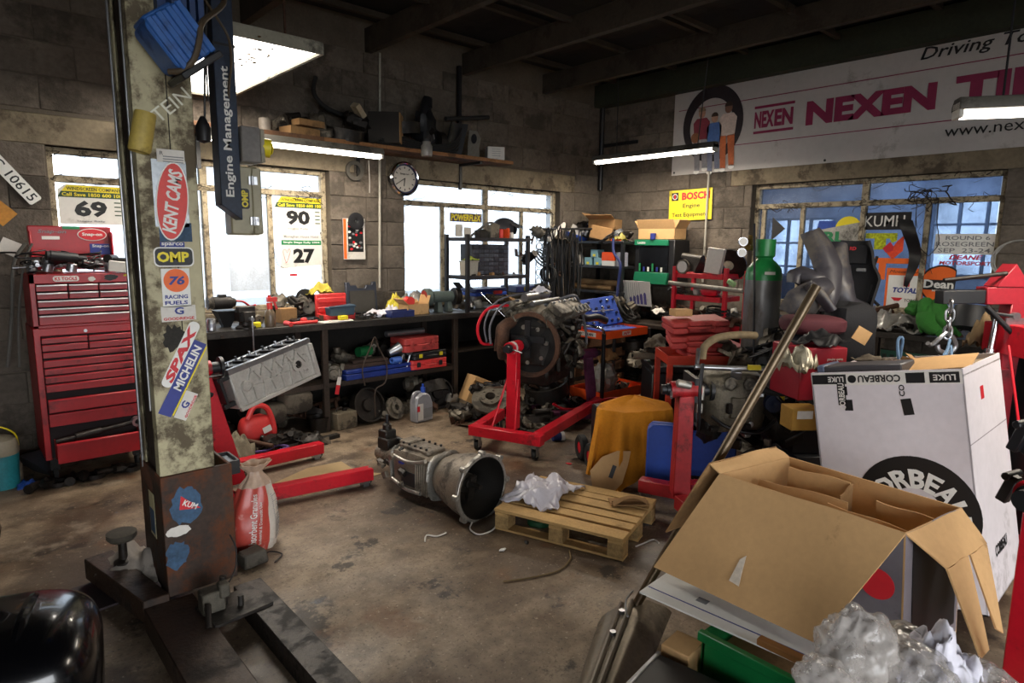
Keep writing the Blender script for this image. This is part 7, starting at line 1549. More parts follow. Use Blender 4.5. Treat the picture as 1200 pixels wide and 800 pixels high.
heap(MECH+LITE, 16, 5.0, 5.7, 4.55, 5.0, .0, .35, 'on the floor before the corner rack', 143, .7, .9, 1.4)
heap(MECH+LITE+['small_carton'], 20, 5.0, 5.8, 4.5, 4.9, .55, .95, 'in the pile before the corner rack', 145, .9, 1.0, 1.6)
pc = thing('parts_crate', 'dark wooden crate carrying the pile before the corner rack', 'crate', (5.4, 4.75, 0)); 
for z in (.05, .2, .35, .5): obj('slat', MB().bx(-.42, .42, -.24, -.225, z, z+.1), mWoodDk, pc); 
obj('crate_body', MB().bx(-.42, .42, -.22, .24, 0, .62), mBlack, pc)
hm2 = thing('grey_case', 'pale grey-green machine casing leaning in the pile before the corner rack', 'casing', at(677, 372, 'y', 4.5), (.3, .5, .4)); obj('casing', MB().ball((0, 0, 0), (.22, .2, .28), 16, 10, .2, 2, 5, sq=.6), M('grey_green_casing', '6a736e', .5, 0, .12), hm2); obj('cap', MB().cyl((0, 0, .12), (0, 0, .17), .05), mBlack, hm2)
# green display cabinet
gc = thing('display_cabinet', 'black and green tool display cabinet against the right wall', 'cabinet', (6.2, 4.37, 1.17))
mGB2 = M('cabinet_green', '1c7350', .4, 0, .1, 6, dirt=.1)
obj('cabinet_body', MB().bx(-.1, .2, -.27, .27, 0, .5), mBlack, gc, bev=.008); obj('window_recess', MB().bx(-.112, -.1, -.20, .20, .14, .43), M('dark_recess', '0c0d10', .25), gc)
obj('header_panel', MB().bx(-.13, -.1, -.20, .26, .435, .50), mGB2, gc, bev=.003); obj('base_panel', MB().prism([(-.22, 0), (.24, 0), (.25, .13), (-.20, .13)], .04, frame((-.12, 0.02, 0), (0, -1, 0), (0, 0, 1))), mGB2, gc, bev=.003)
words(gc, 'Loctite', .11, .028, frame((-.1305, .16, .467), (0, -1, 0), (0, 0, 1)), mWhite, .02)
for k in range(6): obj('display_item', MB().cyl((-.13, .17-.06*k, .14), (-.13, .17-.06*k, .14+.05+.04*(k in (0, 3))), .012), (mGrnPrint, mBluPrint, mWhite)[k % 3], gc)
card_box('carton', 'open brown carton on top of the green display cabinet', (6.22, 4.36, 1.672), pi/2, .50, .22, .12, mCard, [.2, .4, .5, .6])
one('cup', MB().lathe([(0, 0), (.03, 0), (.033, .07), (0, .07)], 16), mBluPrint, 'small blue and white pot on the cabinet edge', 'pot', (6.08, 4.38, 1.672))
ch = thing('display_card', 'white card printed with purple bottles below the green cabinet', 'card', at(747, 352, 'x', 5.95), (0, radians(-12), 0))
obj('card_sheet', MB().bx(0, .006, -.19, .19, -.06, .23), mWhite, ch)
for k in range(5): obj('printed_bottle', MB().prism([(-.018, 0), (.018, 0), (.018, .06+.015*k), (.006, .08+.015*k), (-.006, .08+.015*k), (-.018, .06+.015*k)], .001, frame((-.001, .09-k*.05, -.04), (0, -1, 0), (0, 0, 1))), M('purple_bottle_print', '5a5490', .6), ch)
for k in range(8): obj('printed_line', MB().prism(rect(.004, .2), .001, frame((-.001, .17-k*.03, .11), (0, -1, 0), (0, 0, 1))), mGreyPrint, ch)
# ------------------------------------------------------------------ red shelf rack
rr_ = thing('red_rack', 'red steel shelf rack holding gauges and boxes against the right wall', 'rack', (5.6, 3.40, 0))
def ry(u, x=5.5): return at(u, 340, 'x', x).y-3.40
yL, yR, yB = ry(790), ry(850), ry(868)
for y, x, z1_ in ((yL, -.1, 1.40), (yL, .25, 1.38), (yR, -.1, 1.40), (yB, .0, 1.38)): obj('upright', MB().bx(x-.018, x+.018, y-.018, y+.018, 0, z1_), mRed, rr_)
for z, u in ((1.32, 846), (1.10, 844), (.8, 846)): obj('shelf_board', MB().bx(-.1, .28, ry(u), yL, z-.03, z+.02), mRed, rr_, bev=.003)
obj('cross_bar', MB().cyl((-.12, yL+.05, 1.235), (-.12, yB-.03, 1.20), .022), M('dirty_white_tube', '8d877c', .5, 0, .1, 8, dirt=.25), rr_, label='dirty white tube across the rack')
def rs(u, z, x=5.62): return V((x, at(u, 320, 'x', x).y, z))
gg = thing('gauge', 'round grey dial gauge at the left end of the red rack top', 'gauge', rs(801, 1.40, 5.5), (0, radians(-90), 0)); obj('gauge_body', MB().lathe([(0, 0), (.07, 0), (.07, .03), (0, .03)], 26), mAluOld, gg); obj('gauge_dial', MB().lathe([(0, .031), (.055, .031), (.055, .034), (0, .034)], 24), mPaper, gg)
one('carton', MB().box((0, 0, .12), (.1, .15, .24)), mPaper, 'white carton tilted upright on the red rack top', 'box', rs(835, 1.345, 5.56), (radians(8), 0, .3), bev=.003)
one('carton', MB().box((0, 0, .07), (.12, .16, .14)), mCardDk, 'small brown carton behind the tilted white carton', 'box', rs(824, 1.345, 5.75), .2, bev=.003)
one('rim_disc', MB().lathe([(.05, 0), (.17, 0), (.17, .02), (.14, .03), (.05, .02), (.05, 0)], 28), mOily, 'dark curved disc leaning at the right end of the red rack top', 'disc', rs(853, 1.42, 5.72), (0, radians(65), .3))
one('motor_unit', MB().box((0, 0, .07), (.14, .18, .12), (.3, .2, 0)).cyl((0, -.1, .12), (0, .12, .14), .05), mOily, 'dark motor unit left of the white carton on the red rack', 'motor', rs(812, 1.345, 5.6))
one('lime_tag', MB().box((0, 0, .0), (.03, .09, .05)), M('lime_tag', '8fb07a', .6), 'pale green handle hanging at the right of the red rack', 'handle', rs(858, 1.27, 5.45), (.5, 0, 0), bev=.01)
heap(LITE, 8, 0, 1, 0, 1, 1.12, 1.16, 'on the middle shelf of the red rack', 151, .4, .6, .9, fn=lambda t, w: (5.6, rs(792, 0).y+(rs(842, 0).y-rs(792, 0).y)*t))
one('red_cover', MB().ball((0, 0, .05), (.12, .2, .1), 6, 4, 0, sq=.7), mRed, 'bright red angular cover on the middle rack shelf', 'cover', rs(834, 1.12, 5.55))
heap(MECH+LITE, 9, 0, 1, 0, 1, .82, .95, 'on the lowest shelf of the red rack', 152, .6, .8, 1.2, fn=lambda t, w: (5.55, rs(792, 0).y+(rs(860, 0).y-rs(792, 0).y)*t))
heap(MECH+['hose_coil', 'manifold', 'valve_cover'], 30, 0, 1, 0, 1, .0, .50, 'between the orange trolley and the gas cylinder', 153, .8, 1.0, 1.5, fn=lambda t, w: (4.85+.6*((t*6.1) % 1), 3.35-1.1*t))
# second trolley and cases
mT2 = M('faded_red_orange', 'b8341c', .45, 0, .1, 6, dirt=.2)
t2 = thing('tool_trolley', 'red-orange trolley buried under worn red cases', 'trolley', (4.14, 2.53, 0), radians(-42))
for a in ((-.27, .30, -.2, .2, .765, .771), (-.27, .30, -.205, -.2, .765, .83), (-.27, .30, .2, .205, .765, .83), (-.275, -.27, -.2, .2, .765, .83), (.30, .305, -.2, .2, .765, .83)): obj('tray_side', MB().bx(*a), mT2, t2)
for x in (-.255, .285):
    for y in (-.19, .19): obj('upright', MB().bx(x-.018, x+.018, y-.018, y+.018, .05, .765), mT2, t2)
obj('tray_side', MB().bx(-.27, .30, -.2, .2, .2, .23), mT2, t2)
for k, (lab, off, z, rz, w, tl_) in enumerate((('lowest of the worn red cases on the buried trolley', (.10, .02), .80, .1, .44, .03), ('middle worn red case on the buried trolley', (.0, .05), .885, -.1, .42, .10), ('topmost worn red case on the buried trolley', (-.02, .06), .985, .05, .42, .06))):
    p = V((4.14, 2.53, 0))+Matrix.Rotation(radians(-42), 3, 'Z') @ V((off[0], off[1], 0)); m1 = M('worn_red_plastic', 'b03a36')
    q_ = thing('tool_case', lab, 'case', (p.x, p.y, z), (tl_, -tl_*.8, radians(-42)+rz), 'worn red tool cases on the buried trolley')
    obj('case_half', MB().prism([(-w/2, -.15), (-.10, -.15), (-.08, -.12), (.08, -.12), (.10, -.15), (w/2, -.15), (w/2, .15), (-w/2, .15)], .042), m1, q_, bev=.008); obj('case_half', MB().prism([(-w/2, -.15), (-.10, -.15), (-.08, -.12), (.08, -.12), (.10, -.15), (w/2, -.15), (w/2, .15), (-w/2, .15)], .04, None, .046), m1, q_, bev=.008)
    obj('handle', MB().tube([(-.09, -.13, .045), (-.08, -.16, .045), (.08, -.16, .045), (.09, -.13, .045)], .009, 8), m1, q_)
one('carton', MB().box((0, 0, .03), (.14, .1, .05)), mCard, 'small yellow-tan carton on the topmost worn red case', 'box', (4.08, 2.66, 1.085), -.5, bev=.003)
one('machine_case', MB().box((0, 0, .3), (.34, .42, .6)).box((0, 0, .63), (.36, .44, .05)), mBlack, 'black machine cabinet between the two trolleys', 'cabinet', (4.42, 2.98, 0), radians(-42), bev=.008)
heap(['steel_shaft', 'bracket', 'manifold', 'casting', 'rag_heap', 'valve_cover'], 14, 0, 1, 0, 1, .67, .80, 'piled on the black machine cabinet', 155, .4, .7, 1.1, fn=lambda t, w: (4.32+.5*t, 3.12-.4*t))
wd_ = thing('roll', 'beige roll lying at the left of the black machine cabinet', 'roll', (4.30, 3.14, .70), (0, radians(90), radians(-35))); obj('roll_body', MB().cyl((0, 0, -.09), (0, 0, .09), .035), M('beige_roll', '7d725f', .8), wd_); obj('roll_core', MB().cyl((0, 0, -.1), (0, 0, .1), .015), mOily, wd_)
# ------------------------------------------------------------------ gas cylinder
cy = atd(893, 350, 4.47); CX, CY = cy.x, cy.y
gs = thing('gas_cylinder', 'tall grey gas cylinder with a green shoulder and valve guard', 'gas cylinder', (CX, CY, 0))
mCyl = M('worn_cylinder_steel', '6c6a68', .38, .45, .2, 4, dirt=.35, dcol='4a3a2e', dscale=3, stretch=(1, 1, .3))
obj('cylinder_body', MB().lathe([(0, 0), (.118, 0), (.122, .02), (.122, 1.40), (0, 1.40)], 40), mCyl, gs)
mGC = M('cylinder_green', '1f7a3c', .35, 0, .12, 5, dirt=.12, dcol='23301f')
obj('shoulder', MB().lathe([(.1225, 1.375), (.1225, 1.41), (.112, 1.455), (.08, 1.495), (.055, 1.515), (.05, 1.535), (0, 1.535)], 40), mGC, gs)
obj('valve_guard', MB().lathe([(.05, 1.525), (.066, 1.54), (.066, 1.655), (.058, 1.655), (.058, 1.545), (.0, 1.545)], 36), mGC, gs)
obj('label', MB().lathe([(.1226, 1.38)], 3) if False else MB().prism(rect(.07, .02), .002, frame((-.085, -.086, 1.425), (.7, -.7, 0), (0, 0, 1))), mPaper, gs)
rg = thing('pressure_regulator', 'brass regulator with two white dials left of the gas cylinder', 'regulator', atd(879, 290, 4.4))
obj('regulator_body', MB().cyl((-.03, 0, 0), (.03, 0, 0), .022).box((0, 0, .04), (.02, .02, .09)), M('old_brass', '7a6535', .35, .8, .15), rg)
fD = frame((0, 0, 0), (cos(YAW), -sin(YAW), 0), (0, 0, 1))
for x, z in ((-.055, .04), (-.06, -.035)):
    g_ = obj('gauge', MB().prism(disc(.03, n=24), .02, fD @ T((x, z, 0))), mSteel, rg); obj('gauge_dial', MB().prism(disc(.026, n=24), .001, fD @ T((x, z, .0205))), mWhite, g_)
one('gas_hose', MB().tube([atd(884, 262, 4.35), atd(884, 300, 4.32), atd(884, 345, 4.30), atd(883, 400, 4.28), atd(884, 430, 4.27)], .008, 8), mBlackPl, 'black hose running straight down in front of the gas cylinder', 'hose')
# ------------------------------------------------------------------ bucket seats
def bucket(label, loc, rot, mat, pad, logo=False):
    t = thing('bucket_seat', label, 'seat', loc, rot)
    def prof(v):
        P = [(0, .22, .10), (.25, .21, .12), (.5, .24, .13), (.68, .26, .12), (.78, .17, .06), (.9, .15, .07), (1.0, .10, .05)]
        for (a, w0, d0), (b, w1, d1) in zip(P, P[1:]):
            if v <= b+1e-6: k = (v-a)/(b-a); return w0+(w1-w0)*k, d0+(d1-d0)*k
    def back(u, v):
        w, d = prof(v); s = 2*u-1; return (s*w, -d*abs(s)**2.6+.10*v, .12+.82*v)
    obj('back_shell', MB().cloth(back, 22, 30, .018), mat, t)
    obj('seat_shell', MB().cloth(lambda u, v: ((2*u-1)*(.22+.01*v), .02-.46*v, .13-.02*v+.13*abs(2*u-1)**2.6*(1-.35*v)+.05*v*v), 20, 16, .018), mat, t)
    obj('back_pad', MB().cloth(lambda u, v: ((2*u-1)*(prof(.12+.5*v)[0]-.06), -.03+.10*(.12+.5*v)-.05*abs(2*u-1)**3, .12+.82*(.12+.5*v)), 12, 14, .03), pad, t)
    obj('head_pad', MB().cloth(lambda u, v: ((2*u-1)*.10, .055+.03*v-.02, .12+.82*(.80+.16*v)), 8, 6, .03), pad, t)
    obj('seat_pad', MB().cloth(lambda u, v: ((2*u-1)*.15, -.04-.40*v, .155-.01*v), 10, 10, .03), pad, t)
    for x in (-.07, .07): obj('harness_slot', MB().box((x, .06, .12+.82*.74), (.07, .04, .025)), mGreyPrint, t, bev=.005)
    if logo: words(t, 'RD', .05, .025, frame((0, .035, .12+.82*.93), (1, 0, 0), (0, .1, 1)), mRedPrint, .03)
    obj('side_mount', MB().bx(-.22, -.2, -.36, -.02, 0, .14).bx(.2, .22, -.36, -.02, 0, .14), mBlack, t, bev=.003)
    return t
mSeat = M('black_seat_fabric', '121216', .85, 0, .2, 12, bump=.2, bscale=120); mMar = M('maroon_fabric', '4a1820', .85, 0, .12, 8)
mShell = M('dusty_grey_shell', '3a383d', .4, 0, .15, 6, dirt=.3, dcol='5c554c')
bp1 = atd(985, 420, 4.15)
st_ = bucket('black bucket seat with a small red logo standing upright on the pile', (bp1.x, bp1.y, .84), radians(-98), mSeat, mSeat, True); st_.scale = (.82, .82, .86)
def strip(pts, ws, bow=.05, dep=4.0, th=.014):
    """moulded plastic band through photo points, bowed in depth"""
    C3 = [atd(u, v, d) for u, v, d in pts]; K = len(C3)-1
    def P(u, v):
        t = v*K; i = min(int(t), K-1); f = t-i; a, b, c, d = C3[max(i-1, 0)], C3[i], C3[i+1], C3[min(i+2, K)]
        p = .5*((2*b)+(c-a)*f+(2*a-5*b+4*c-d)*f*f+(3*b-a-3*c+d)*f**3); w = ws[i]*(1-f)+ws[i+1]*f
        tg = (c-b).normalized(); sd = tg.cross(_fw).normalized(); s_ = 2*u-1
        return p-tg0+sd*(w*s_)+_fw*(bow*s_*s_)
    tg0 = C3[0]; m = MB().cloth(P, 10, 8*K, th); m.soft = 60; return m, tg0
tm = thing('seat_shell', 'dusty grey moulded seat shell with cut-outs standing left of the black bucket seat', 'seat shell', atd(953, 270, 4.0))
for nm, pts, ws in (('shell_back', [(953, 270, 4.0), (966, 292, 3.95), (976, 318, 3.9), (975, 345, 3.85), (972, 364, 3.85)], (.055, .075, .085, .06, .025)),
                    ('shell_wing', [(975, 328, 3.9), (955, 326, 3.9), (938, 322, 3.95), (933, 332, 3.95)], (.06, .05, .05, .03)),
                    ('shell_base', [(975, 335, 3.85), (960, 342, 3.8), (942, 356, 3.8), (926, 368, 3.85)], (.05, .07, .10, .05)),
                    ('shell_rib', [(950, 332, 3.75), (962, 342, 3.72), (970, 352, 3.72), (978, 363, 3.72)], (.018, .02, .018, .015)),
                    ('shell_side', [(988, 285, 4.0), (986, 310, 3.95), (990, 335, 3.9), (1000, 355, 3.9), (1024, 361, 3.95)], (.04, .07, .075, .045, .012))):
    m_, o_ = strip(pts, ws); k = obj(nm, m_, mShell, tm); k.location = o_-atd(953, 270, 4.0)
one('seat_squab', MB().ball((0, 0, 0), (.34, .26, .11), 20, 12, .06, 2, 3, sq=.55), mMar, 'maroon seat cushion lying below the bucket seats', 'cushion', atd(952, 380, 3.7), (0, 0, radians(-42)))
one('seat_squab', MB().ball((0, 0, 0), (.26, .3, .4), 18, 12, .15, 2, 8, sq=.6), mSeat, 'black seat bolster under the upright bucket seat', 'cushion', atd(992, 392, 3.9), (0, 0, radians(-42)))
sp2 = thing('parts_cabinet', 'dark cabinet carrying the bucket seats', 'cabinet', (4.35, 1.62, 0), radians(-42)); obj('cabinet_body', MB().bx(-.42, .50, -.25, .45, 0, .80), mBlack, sp2, bev=.006); obj('door', MB().bx(-.40, .02, -.265, -.25, .05, .76), mBlack, sp2, bev=.003); obj('door', MB().bx(.04, .48, -.265, -.25, .05, .76), mBlack, sp2, bev=.003)
rbx = thing('red_box', 'dark red metal box with faint white print below the bucket seats', 'box', atd(950, 435, 3.35)+V((0, 0, -.13)), radians(-32))
obj('box_body', MB().bx(-.13, .13, -.1, .16, 0, .27), M('dark_red_box', '8c1626', .4, 0, .1, 5, dirt=.12), rbx, bev=.005); words(rbx, 'genuine spares', .09, .018, frame((.06, -.1008, .21), (1, 0, 0), (0, 0, 1)), mPaper, .0)
one('wrapped_part', crumple(.14, .18, .2, 161, 14, 14, fold=4), M('foil_wrap', '8f8875', .35, .2, .25, 20), 'crumpled foil wrapping hanging over the dark red box', 'wrapping', atd(934, 408, 3.2)+V((0, 0, -.12)))
one('dash_vent', crumple(.26, .2, .1, 163, fold=2), mBlackPl, 'black plastic shroud lying on the dark red box', 'shroud', atd(962, 396, 3.35)+V((0, 0, -.03)))
bx2 = thing('carton', 'small ochre carton with a white label on the dark ledge left of the white box', 'box', atd(938, 487, 3.2)+V((0, 0, -.06)), radians(-38)); obj('carton_body', MB().bx(-.075, .075, -.06, .06, 0, .11), M('ochre_carton', '9a7228', .8, 0, .08), bx2, bev=.003); obj('label', MB().bx(-.05, .03, -.0615, -.06, .06, .10), mPaper, bx2)
ld2 = thing('parts_cabinet', 'low black shelf cabinet under the dark red box', 'cabinet', (3.80, 1.50, 0), radians(-38)); obj('cabinet_body', MB().bx(-.2, .26, -.16, .3, 0, .42).bx(-.2, .26, -.10, .3, .42, .80).bx(-.2, .26, -.2, .3, .615, .64), mBlack, ld2, bev=.004)
heap(MECH+['rag_heap', 'cable_tangle', 'crumpled_paper'], 22, 0, 1, 0, 1, .55, 1.0, 'in the pile around the gas cylinder foot', 165, .9, .9, 1.3, fn=lambda t, w: (4.0+.5*((t*4.1) % 1), 2.35-.55*t))
heap(MECH, 18, 0, 1, 0, 1, 0, .5, 'on the floor behind the hose-covered engine', 166, .8, 1.0, 1.5, fn=lambda t, w: (3.75+.45*((t*4.7) % 1), 2.45-.8*t))
one('small_card', MB().box((0, 0, 0), (.09, .004, .08), (0, .5, 0)), mCard, 'torn tan card scrap by the seat bolster', 'card', atd(1010, 393, 3.6), radians(-42))
# ------------------------------------------------------------------ bench under the right window
wb2 = thing('workbench', 'dark bench under the right window with a green crate on its shelf', 'workbench', (6.08, 1.5, 0))
obj('bench_top', MB().bx(-.40, .38, -.9, .62, .88, .93), mBench, wb2, bev=.004)
for x in (-.36, .34):
    for y in (-.85, .58): obj('leg', MB().bx(x-.03, x+.03, y-.03, y+.03, 0, .88), mBenchLeg, wb2)
obj('shelf', MB().bx(-.38, .36, -.85, .58, .52, .54), mBenchLeg, wb2)
gcx = thing('green_crate', 'dark green plastic crate on the shelf below the right window bench', 'crate', (5.85, 1.45, .54)); 
obj('crate_wall', MB().bx(-.13, .14, -.42, .36, 0, .01).bx(-.13, -.12, -.42, .36, 0, .24), M('dark_green_crate', '123a2e', .5, 0, .1), gcx)
cells = MB()
for i in range(14):
    for j in range(4): cells.bx(-.135, -.13, -.40+i*.055, -.37+i*.055, .03+j*.05, .06+j*.05)
obj('crate_cells', cells, M('crate_hole_dark', '07120f', .8), gcx, kind='stuff')
one('polythene_bag', crumple(.34, .42, .26, 171, 24, 22, fold=4), mBag, 'clear bag of metal parts on the right window bench', 'bag', at(1055, 385, 'x', 5.85)+V((0, 0, -.02)))
heap(MECH, 14, 0, 1, 0, 1, .93, 1.05, 'on the bench under the right window', 172, .6, .7, 1.1, fn=lambda t, w: (5.85+.3*((t*5.1) % 1), 2.05-1.2*t))
def gcl(u, v):
    x = (u-.5)*.25; k = 1-v
    return (-.02-.10*sin(v*2.2)-.05*noise.noise(V((u*3, v*3, 3))), -x*(.5+.6*v)-.10*v, .21*k+.03*sin(u*9)*k+.035*noise.noise(V((u*4, v*4, 7))))
mGCl = M('green_felt', '2c6a24', .95, 0, .12, 6, bump=.3, bscale=150)
one('cloth', MB().cloth(gcl, 22, 22, .03), mGCl, 'bright green cloth draped over parts on the right window bench', 'cloth', at(1090, 383, 'x', 5.74)+V((0, 0, -.02)))
one('cloth', MB().ball((0, 0, .07), (.13, .18, .12), 20, 14, .4, 2, 5), mGCl, 'rounded green cloth bundle beside the draped green cloth', 'cloth', at(1075, 372, 'x', 5.72)+V((0, 0, .0)))
one('black_drum', MB().lathe([(0, 0), (.12, 0), (.13, .1), (.12, .16), (.0, .16)], 26), mBlackPl, 'black round drum at the right of the window bench', 'drum', at(1137, 385, 'x', 5.6)+V((0, 0, 0)), (0, .25, 0))
one('rag', crumple(.16, .18, .26, 175, fold=3), M('tan_rag', '7a6548', .9, 0, .1), 'tan rag hanging beside the crane post', 'rag', atd(1153, 400, 3.6)+V((0, 0, -.05)))
rdp = MB().tube([at(1028, 300, 'x', 5.7), at(1022, 318, 'x', 5.7), at(1016, 335, 'x', 5.7), at(1022, 350, 'x', 5.7), at(1030, 358, 'x', 5.7)], .012, 7)
one('bent_lever', rdp, mOily, 'bent dark lever standing before the window notices', 'lever')
# ------------------------------------------------------------------ engine crane
cr = thing('engine_crane', 'dark red engine crane with chain hook behind the big white box', 'crane', atd(1172, 430, 3.4)*1.0, radians(-42))
cz = atd(1172, 430, 3.4).z
mCr = M('crane_red', '8f1c28', .4, 0, .12, 5, dirt=.25)
obj('post', MB().box((.02, 0, .14-cz*0-.0), (.09, .09, .42), (0, .05, 0)).box((.0, .0, -cz/2), (.1, .1, cz)), mCr, cr, bev=.005)
obj('base_flange', MB().box((-.08, 0, .0), (.16, .14, .012)), mCr, cr, bev=.002)
for y in (-.35, .35): obj('base_leg', MB().box((-.12, y, -cz+.06), (.5, .08, .1)), mCr, cr, bev=.004)
obj('base_leg', MB().box((.1, 0, -cz+.06), (.1, .78, .1)), mCr, cr, bev=.004)
obj('boom', MB().box((-.02, 0, .385), (.26, .09, .09), (0, -.03, 0)), mCr, cr, bev=.004); obj('boom_extension', MB().box((-.22, 0, .375), (.30, .07, .07), (0, -.03, 0)), mBlack, cr, bev=.003)
obj('post_cap', MB().prism([(-.09, .0), (.09, .0), (.0, .12)], .1, frame((-.02, .05, .43), (1, 0, 0), (0, 0, 1))), mCr, cr, bev=.003)
obj('ram', MB().cyl((-.07, 0, .0), (-.05, 0, .26), .016).cyl((-.07, 0, 0), (-.065, 0, .1), .028), mChrome, cr)
obj('pump_handle', MB().cyl((-.16, -.06, .33), (.06, -.08, .12), .013), mBlackPl, cr)
obj('hinge_pin', MB().cyl((.0, -.07, .28), (.0, .07, .28), .02).box((.0, -.06, .24), (.1, .01, .06)), mSteel, cr)
obj('threaded_bar', MB().cyl((-.38, -.04, .46), (-.06, -.04, .50), .011), mOily, cr)
hkp = atd(1115, 352, 3.25); hk = thing('lifting_hook', 'steel chain links and hook hanging from the crane boom', 'hook', hkp)
for k in range(4):
    c_ = V((0, 0, -.03-k*.045)); a = k*pi/2
    obj('chain_link', MB().tube([c_+Matrix.Rotation(a+.5, 3, 'Z') @ V(p) for p in ((.016, 0, .02), (.016, 0, -.02), (0, 0, -.034), (-.016, 0, -.02), (-.016, 0, .02), (0, 0, .034))], .0065, 7, closed=True, sm=3), mSteel, hk)
obj('hook', MB().tube([(0, 0, -.17), (.03, -.02, -.2), (.045, -.03, -.24), (.02, -.01, -.275), (-.03, .02, -.26), (-.04, .03, -.23)], .013, 9).tube([(.0, 0, -.16), (-.04, .02, -.19), (-.06, .05, -.23), (-.09, .06, -.22)], .011, 8), mSteel, hk)
rope = [(-60, 385), (-60, 395), (-53, 405), (-52, 388), (-58, 386)]
one('rope', MB().tube([atd(1113, 398, 3.2), atd(1106, 420, 3.1), atd(1085, 433, 3.0), atd(1058, 437, 2.95), atd(1055, 420, 3.0), atd(1058, 397, 3.0), atd(1052, 400, 3.0), atd(1056, 432, 2.95), atd(1075, 436, 2.95), atd(1100, 425, 3.05), atd(1114, 405, 3.2), atd(1116, 440, 3.0), atd(1135, 432, 2.95), atd(1150, 424, 2.9)], .007, 7), M('faded_blue_rope', '4f6a86', .8, 0, .2, 40), 'faded blue rope looped from the hook over the big white box', 'rope')
rt_ = thing('red_toolbox', 'bright red tool box with grey lettering at the right edge', 'toolbox', atd(1208, 408, 3.3)+V((0, 0, -.10)), radians(-42)); obj('box_body', MB().bx(-.11, .3, -.1, .2, .06, .22), mRed, rt_, bev=.005); words(rt_, 'GENIUS', .12, .04, frame((.03, -.101, .15), (1, 0, 0), (0, 0, 1)), mPaper, .02)
one('red_pipe', MB().cyl(atd(1182, 405, 3.1), atd(1197, 520, 2.9), .006), mRed, 'thin red rod slanting down at the right edge', 'rod')
heap(MECH, 10, 0, 1, 0, 1, .0, .35, 'in the dark pile at the right edge', 181, .9, 1.0, 1.5, fn=lambda t, w: (3.85+.2*t, .38-.25*((t*4.3) % 1)))
one('dark_crate', MB().box((0, 0, .53), (.42, .5, 1.06)), mBlack, 'tall dark crate under the red tool box at the right edge', 'crate', (4.30, .42, 0), radians(-42), bev=.01)
# ------------------------------------------------------------------ big white box
ang = radians(10); XF = 3.0
TL = at(950, 437, 'x', XF); TR = at(1128, 432, 'x', XF); ev = (TR-TL); w_ = ev.length; ex = ev.normalized(); uz = V((-1, 0, 0)).cross(ex); uz = uz if uz.z > 0 else -uz
Hh = 1.0; org = (TL+TR)/2-uz*Hh
wbx = thing('seat_box', 'big tall white printed cardboard box with a round black logo', 'box', org)
FW = frame((0, 0, 0), ex, uz)      # x right, y up, z toward the camera side (-X)
mWB = M('white_printed_card', 'cdc5c8', .7, 0, .05, 3, dirt=.12, dcol='8d8280', dscale=2)
Dp = .62
def BW(x0, x1, y0, y1, z0, z1): return MB().bx(x0, x1, y0, y1, z0, z1, m=FW)
obj('front_panel', BW(-w_/2, w_/2, 0, Hh, -.006, 0), mWB, wbx); obj('back_panel', BW(-w_/2, w_/2, 0, Hh, -Dp, -Dp+.006), mWB, wbx)
obj('side_panel', BW(w_/2-.006, w_/2, 0, Hh, -Dp, 0), mWB, wbx); obj('side_panel', BW(-w_/2, -w_/2+.006, 0, Hh, -Dp, 0), mWB, wbx)
obj('base_panel', BW(-w_/2, w_/2, 0, .006, -Dp, 0), mWB, wbx); obj('top_flap', BW(-w_/2, w_/2, Hh-.03, Hh-.024, -Dp, -.0), M('grubby_flap', '7a6a55', .85, 0, .2, 6, dirt=.3), wbx); obj('top_flap', MB().bx(-w_/2, w_/2, 0, .16, -.004, 0, m=FW @ T((0, Hh-.02, -.12)) @ RM(radians(-75), 0, .05)), mCard, wbx)
obj('fold_line', MB().bx(w_/2, w_/2+.0008, Hh-.31, Hh-.306, -Dp, 0, m=FW), M('fold_shadow', '8a8284', .8), wbx)
F0 = FW @ T((0, 0, .0006))
lgc = plate(wbx, 'round_logo', disc(.235, n=48), F0 @ T((.08, Hh-.60, 0)), mBlkPrint, .0008)
plate(lgc, 'logo_centre', disc(.10, n=36), F0 @ T((.08, Hh-.60, .001)), mWB, .0008)
words(lgc, 'CORBEAU', .50, .085, F0 @ T((.08, Hh-.60+.138, .0012)), mWhite, .035, arc=.138+.02)
# tape strip
tp = plate(wbx, 'tape', rect(w_*.99, .055), F0 @ T((0, Hh-.032, 0)), mPaper, .0006, label='printed tape along the top edge')
for x, w, s_, c in ((-.26, .07, None, 1), (-.19, .09, 'LUKE', 1), (-.07, .0, None, 0), (.13, .07, None, 1), (.235, .105, 'LUKE', 1)):
    if w:
        plate(tp, 'tape_print', rect(w, .044), F0 @ T((x*w_/.6, Hh-.032, .0008)), mBlkPrint, .0005)
        if s_: words(tp, s_, w*.75, .024, F0 @ T((x*w_/.6, Hh-.032, .0016)), mPaper, .02, flip=True)
words(tp, 'CORBEAU', .17, .032, F0 @ T((-.01, Hh-.032, .0008)), mBlkPrint, .03, flip=True)
plate(tp, 'tape_print', disc(.018), F0 @ T((-.12, Hh-.032, .0008)), mBlkPrint, .0005)
for x, y, w, h, rz in ((-.17, -.10, .035, .10, 0), (-.145, -.15, .035, .05, 0), (-.155, -.085, .02, .04, 0), (.09, -.155, .04, .07, .12)): plate(wbx, 'label', rect(w, h), F0 @ T((x, Hh+y, .0002)) @ RM(0, 0, rz), mBlkPrint, .0006)
words(wbx, 'CORBEAU', .12, .026, F0 @ T((-.17, Hh-.11, .001)) @ RM(0, 0, pi/2), mPaper, .02); words(wbx, 'CO', .05, .022, F0 @ T((.075, Hh-.085, .0002)) @ RM(0, 0, pi/2), mBlkPrint, .02)
FS = FW @ frame((w_/2+.0006, 0, 0), (0, 0, -1), (0, 1, 0))
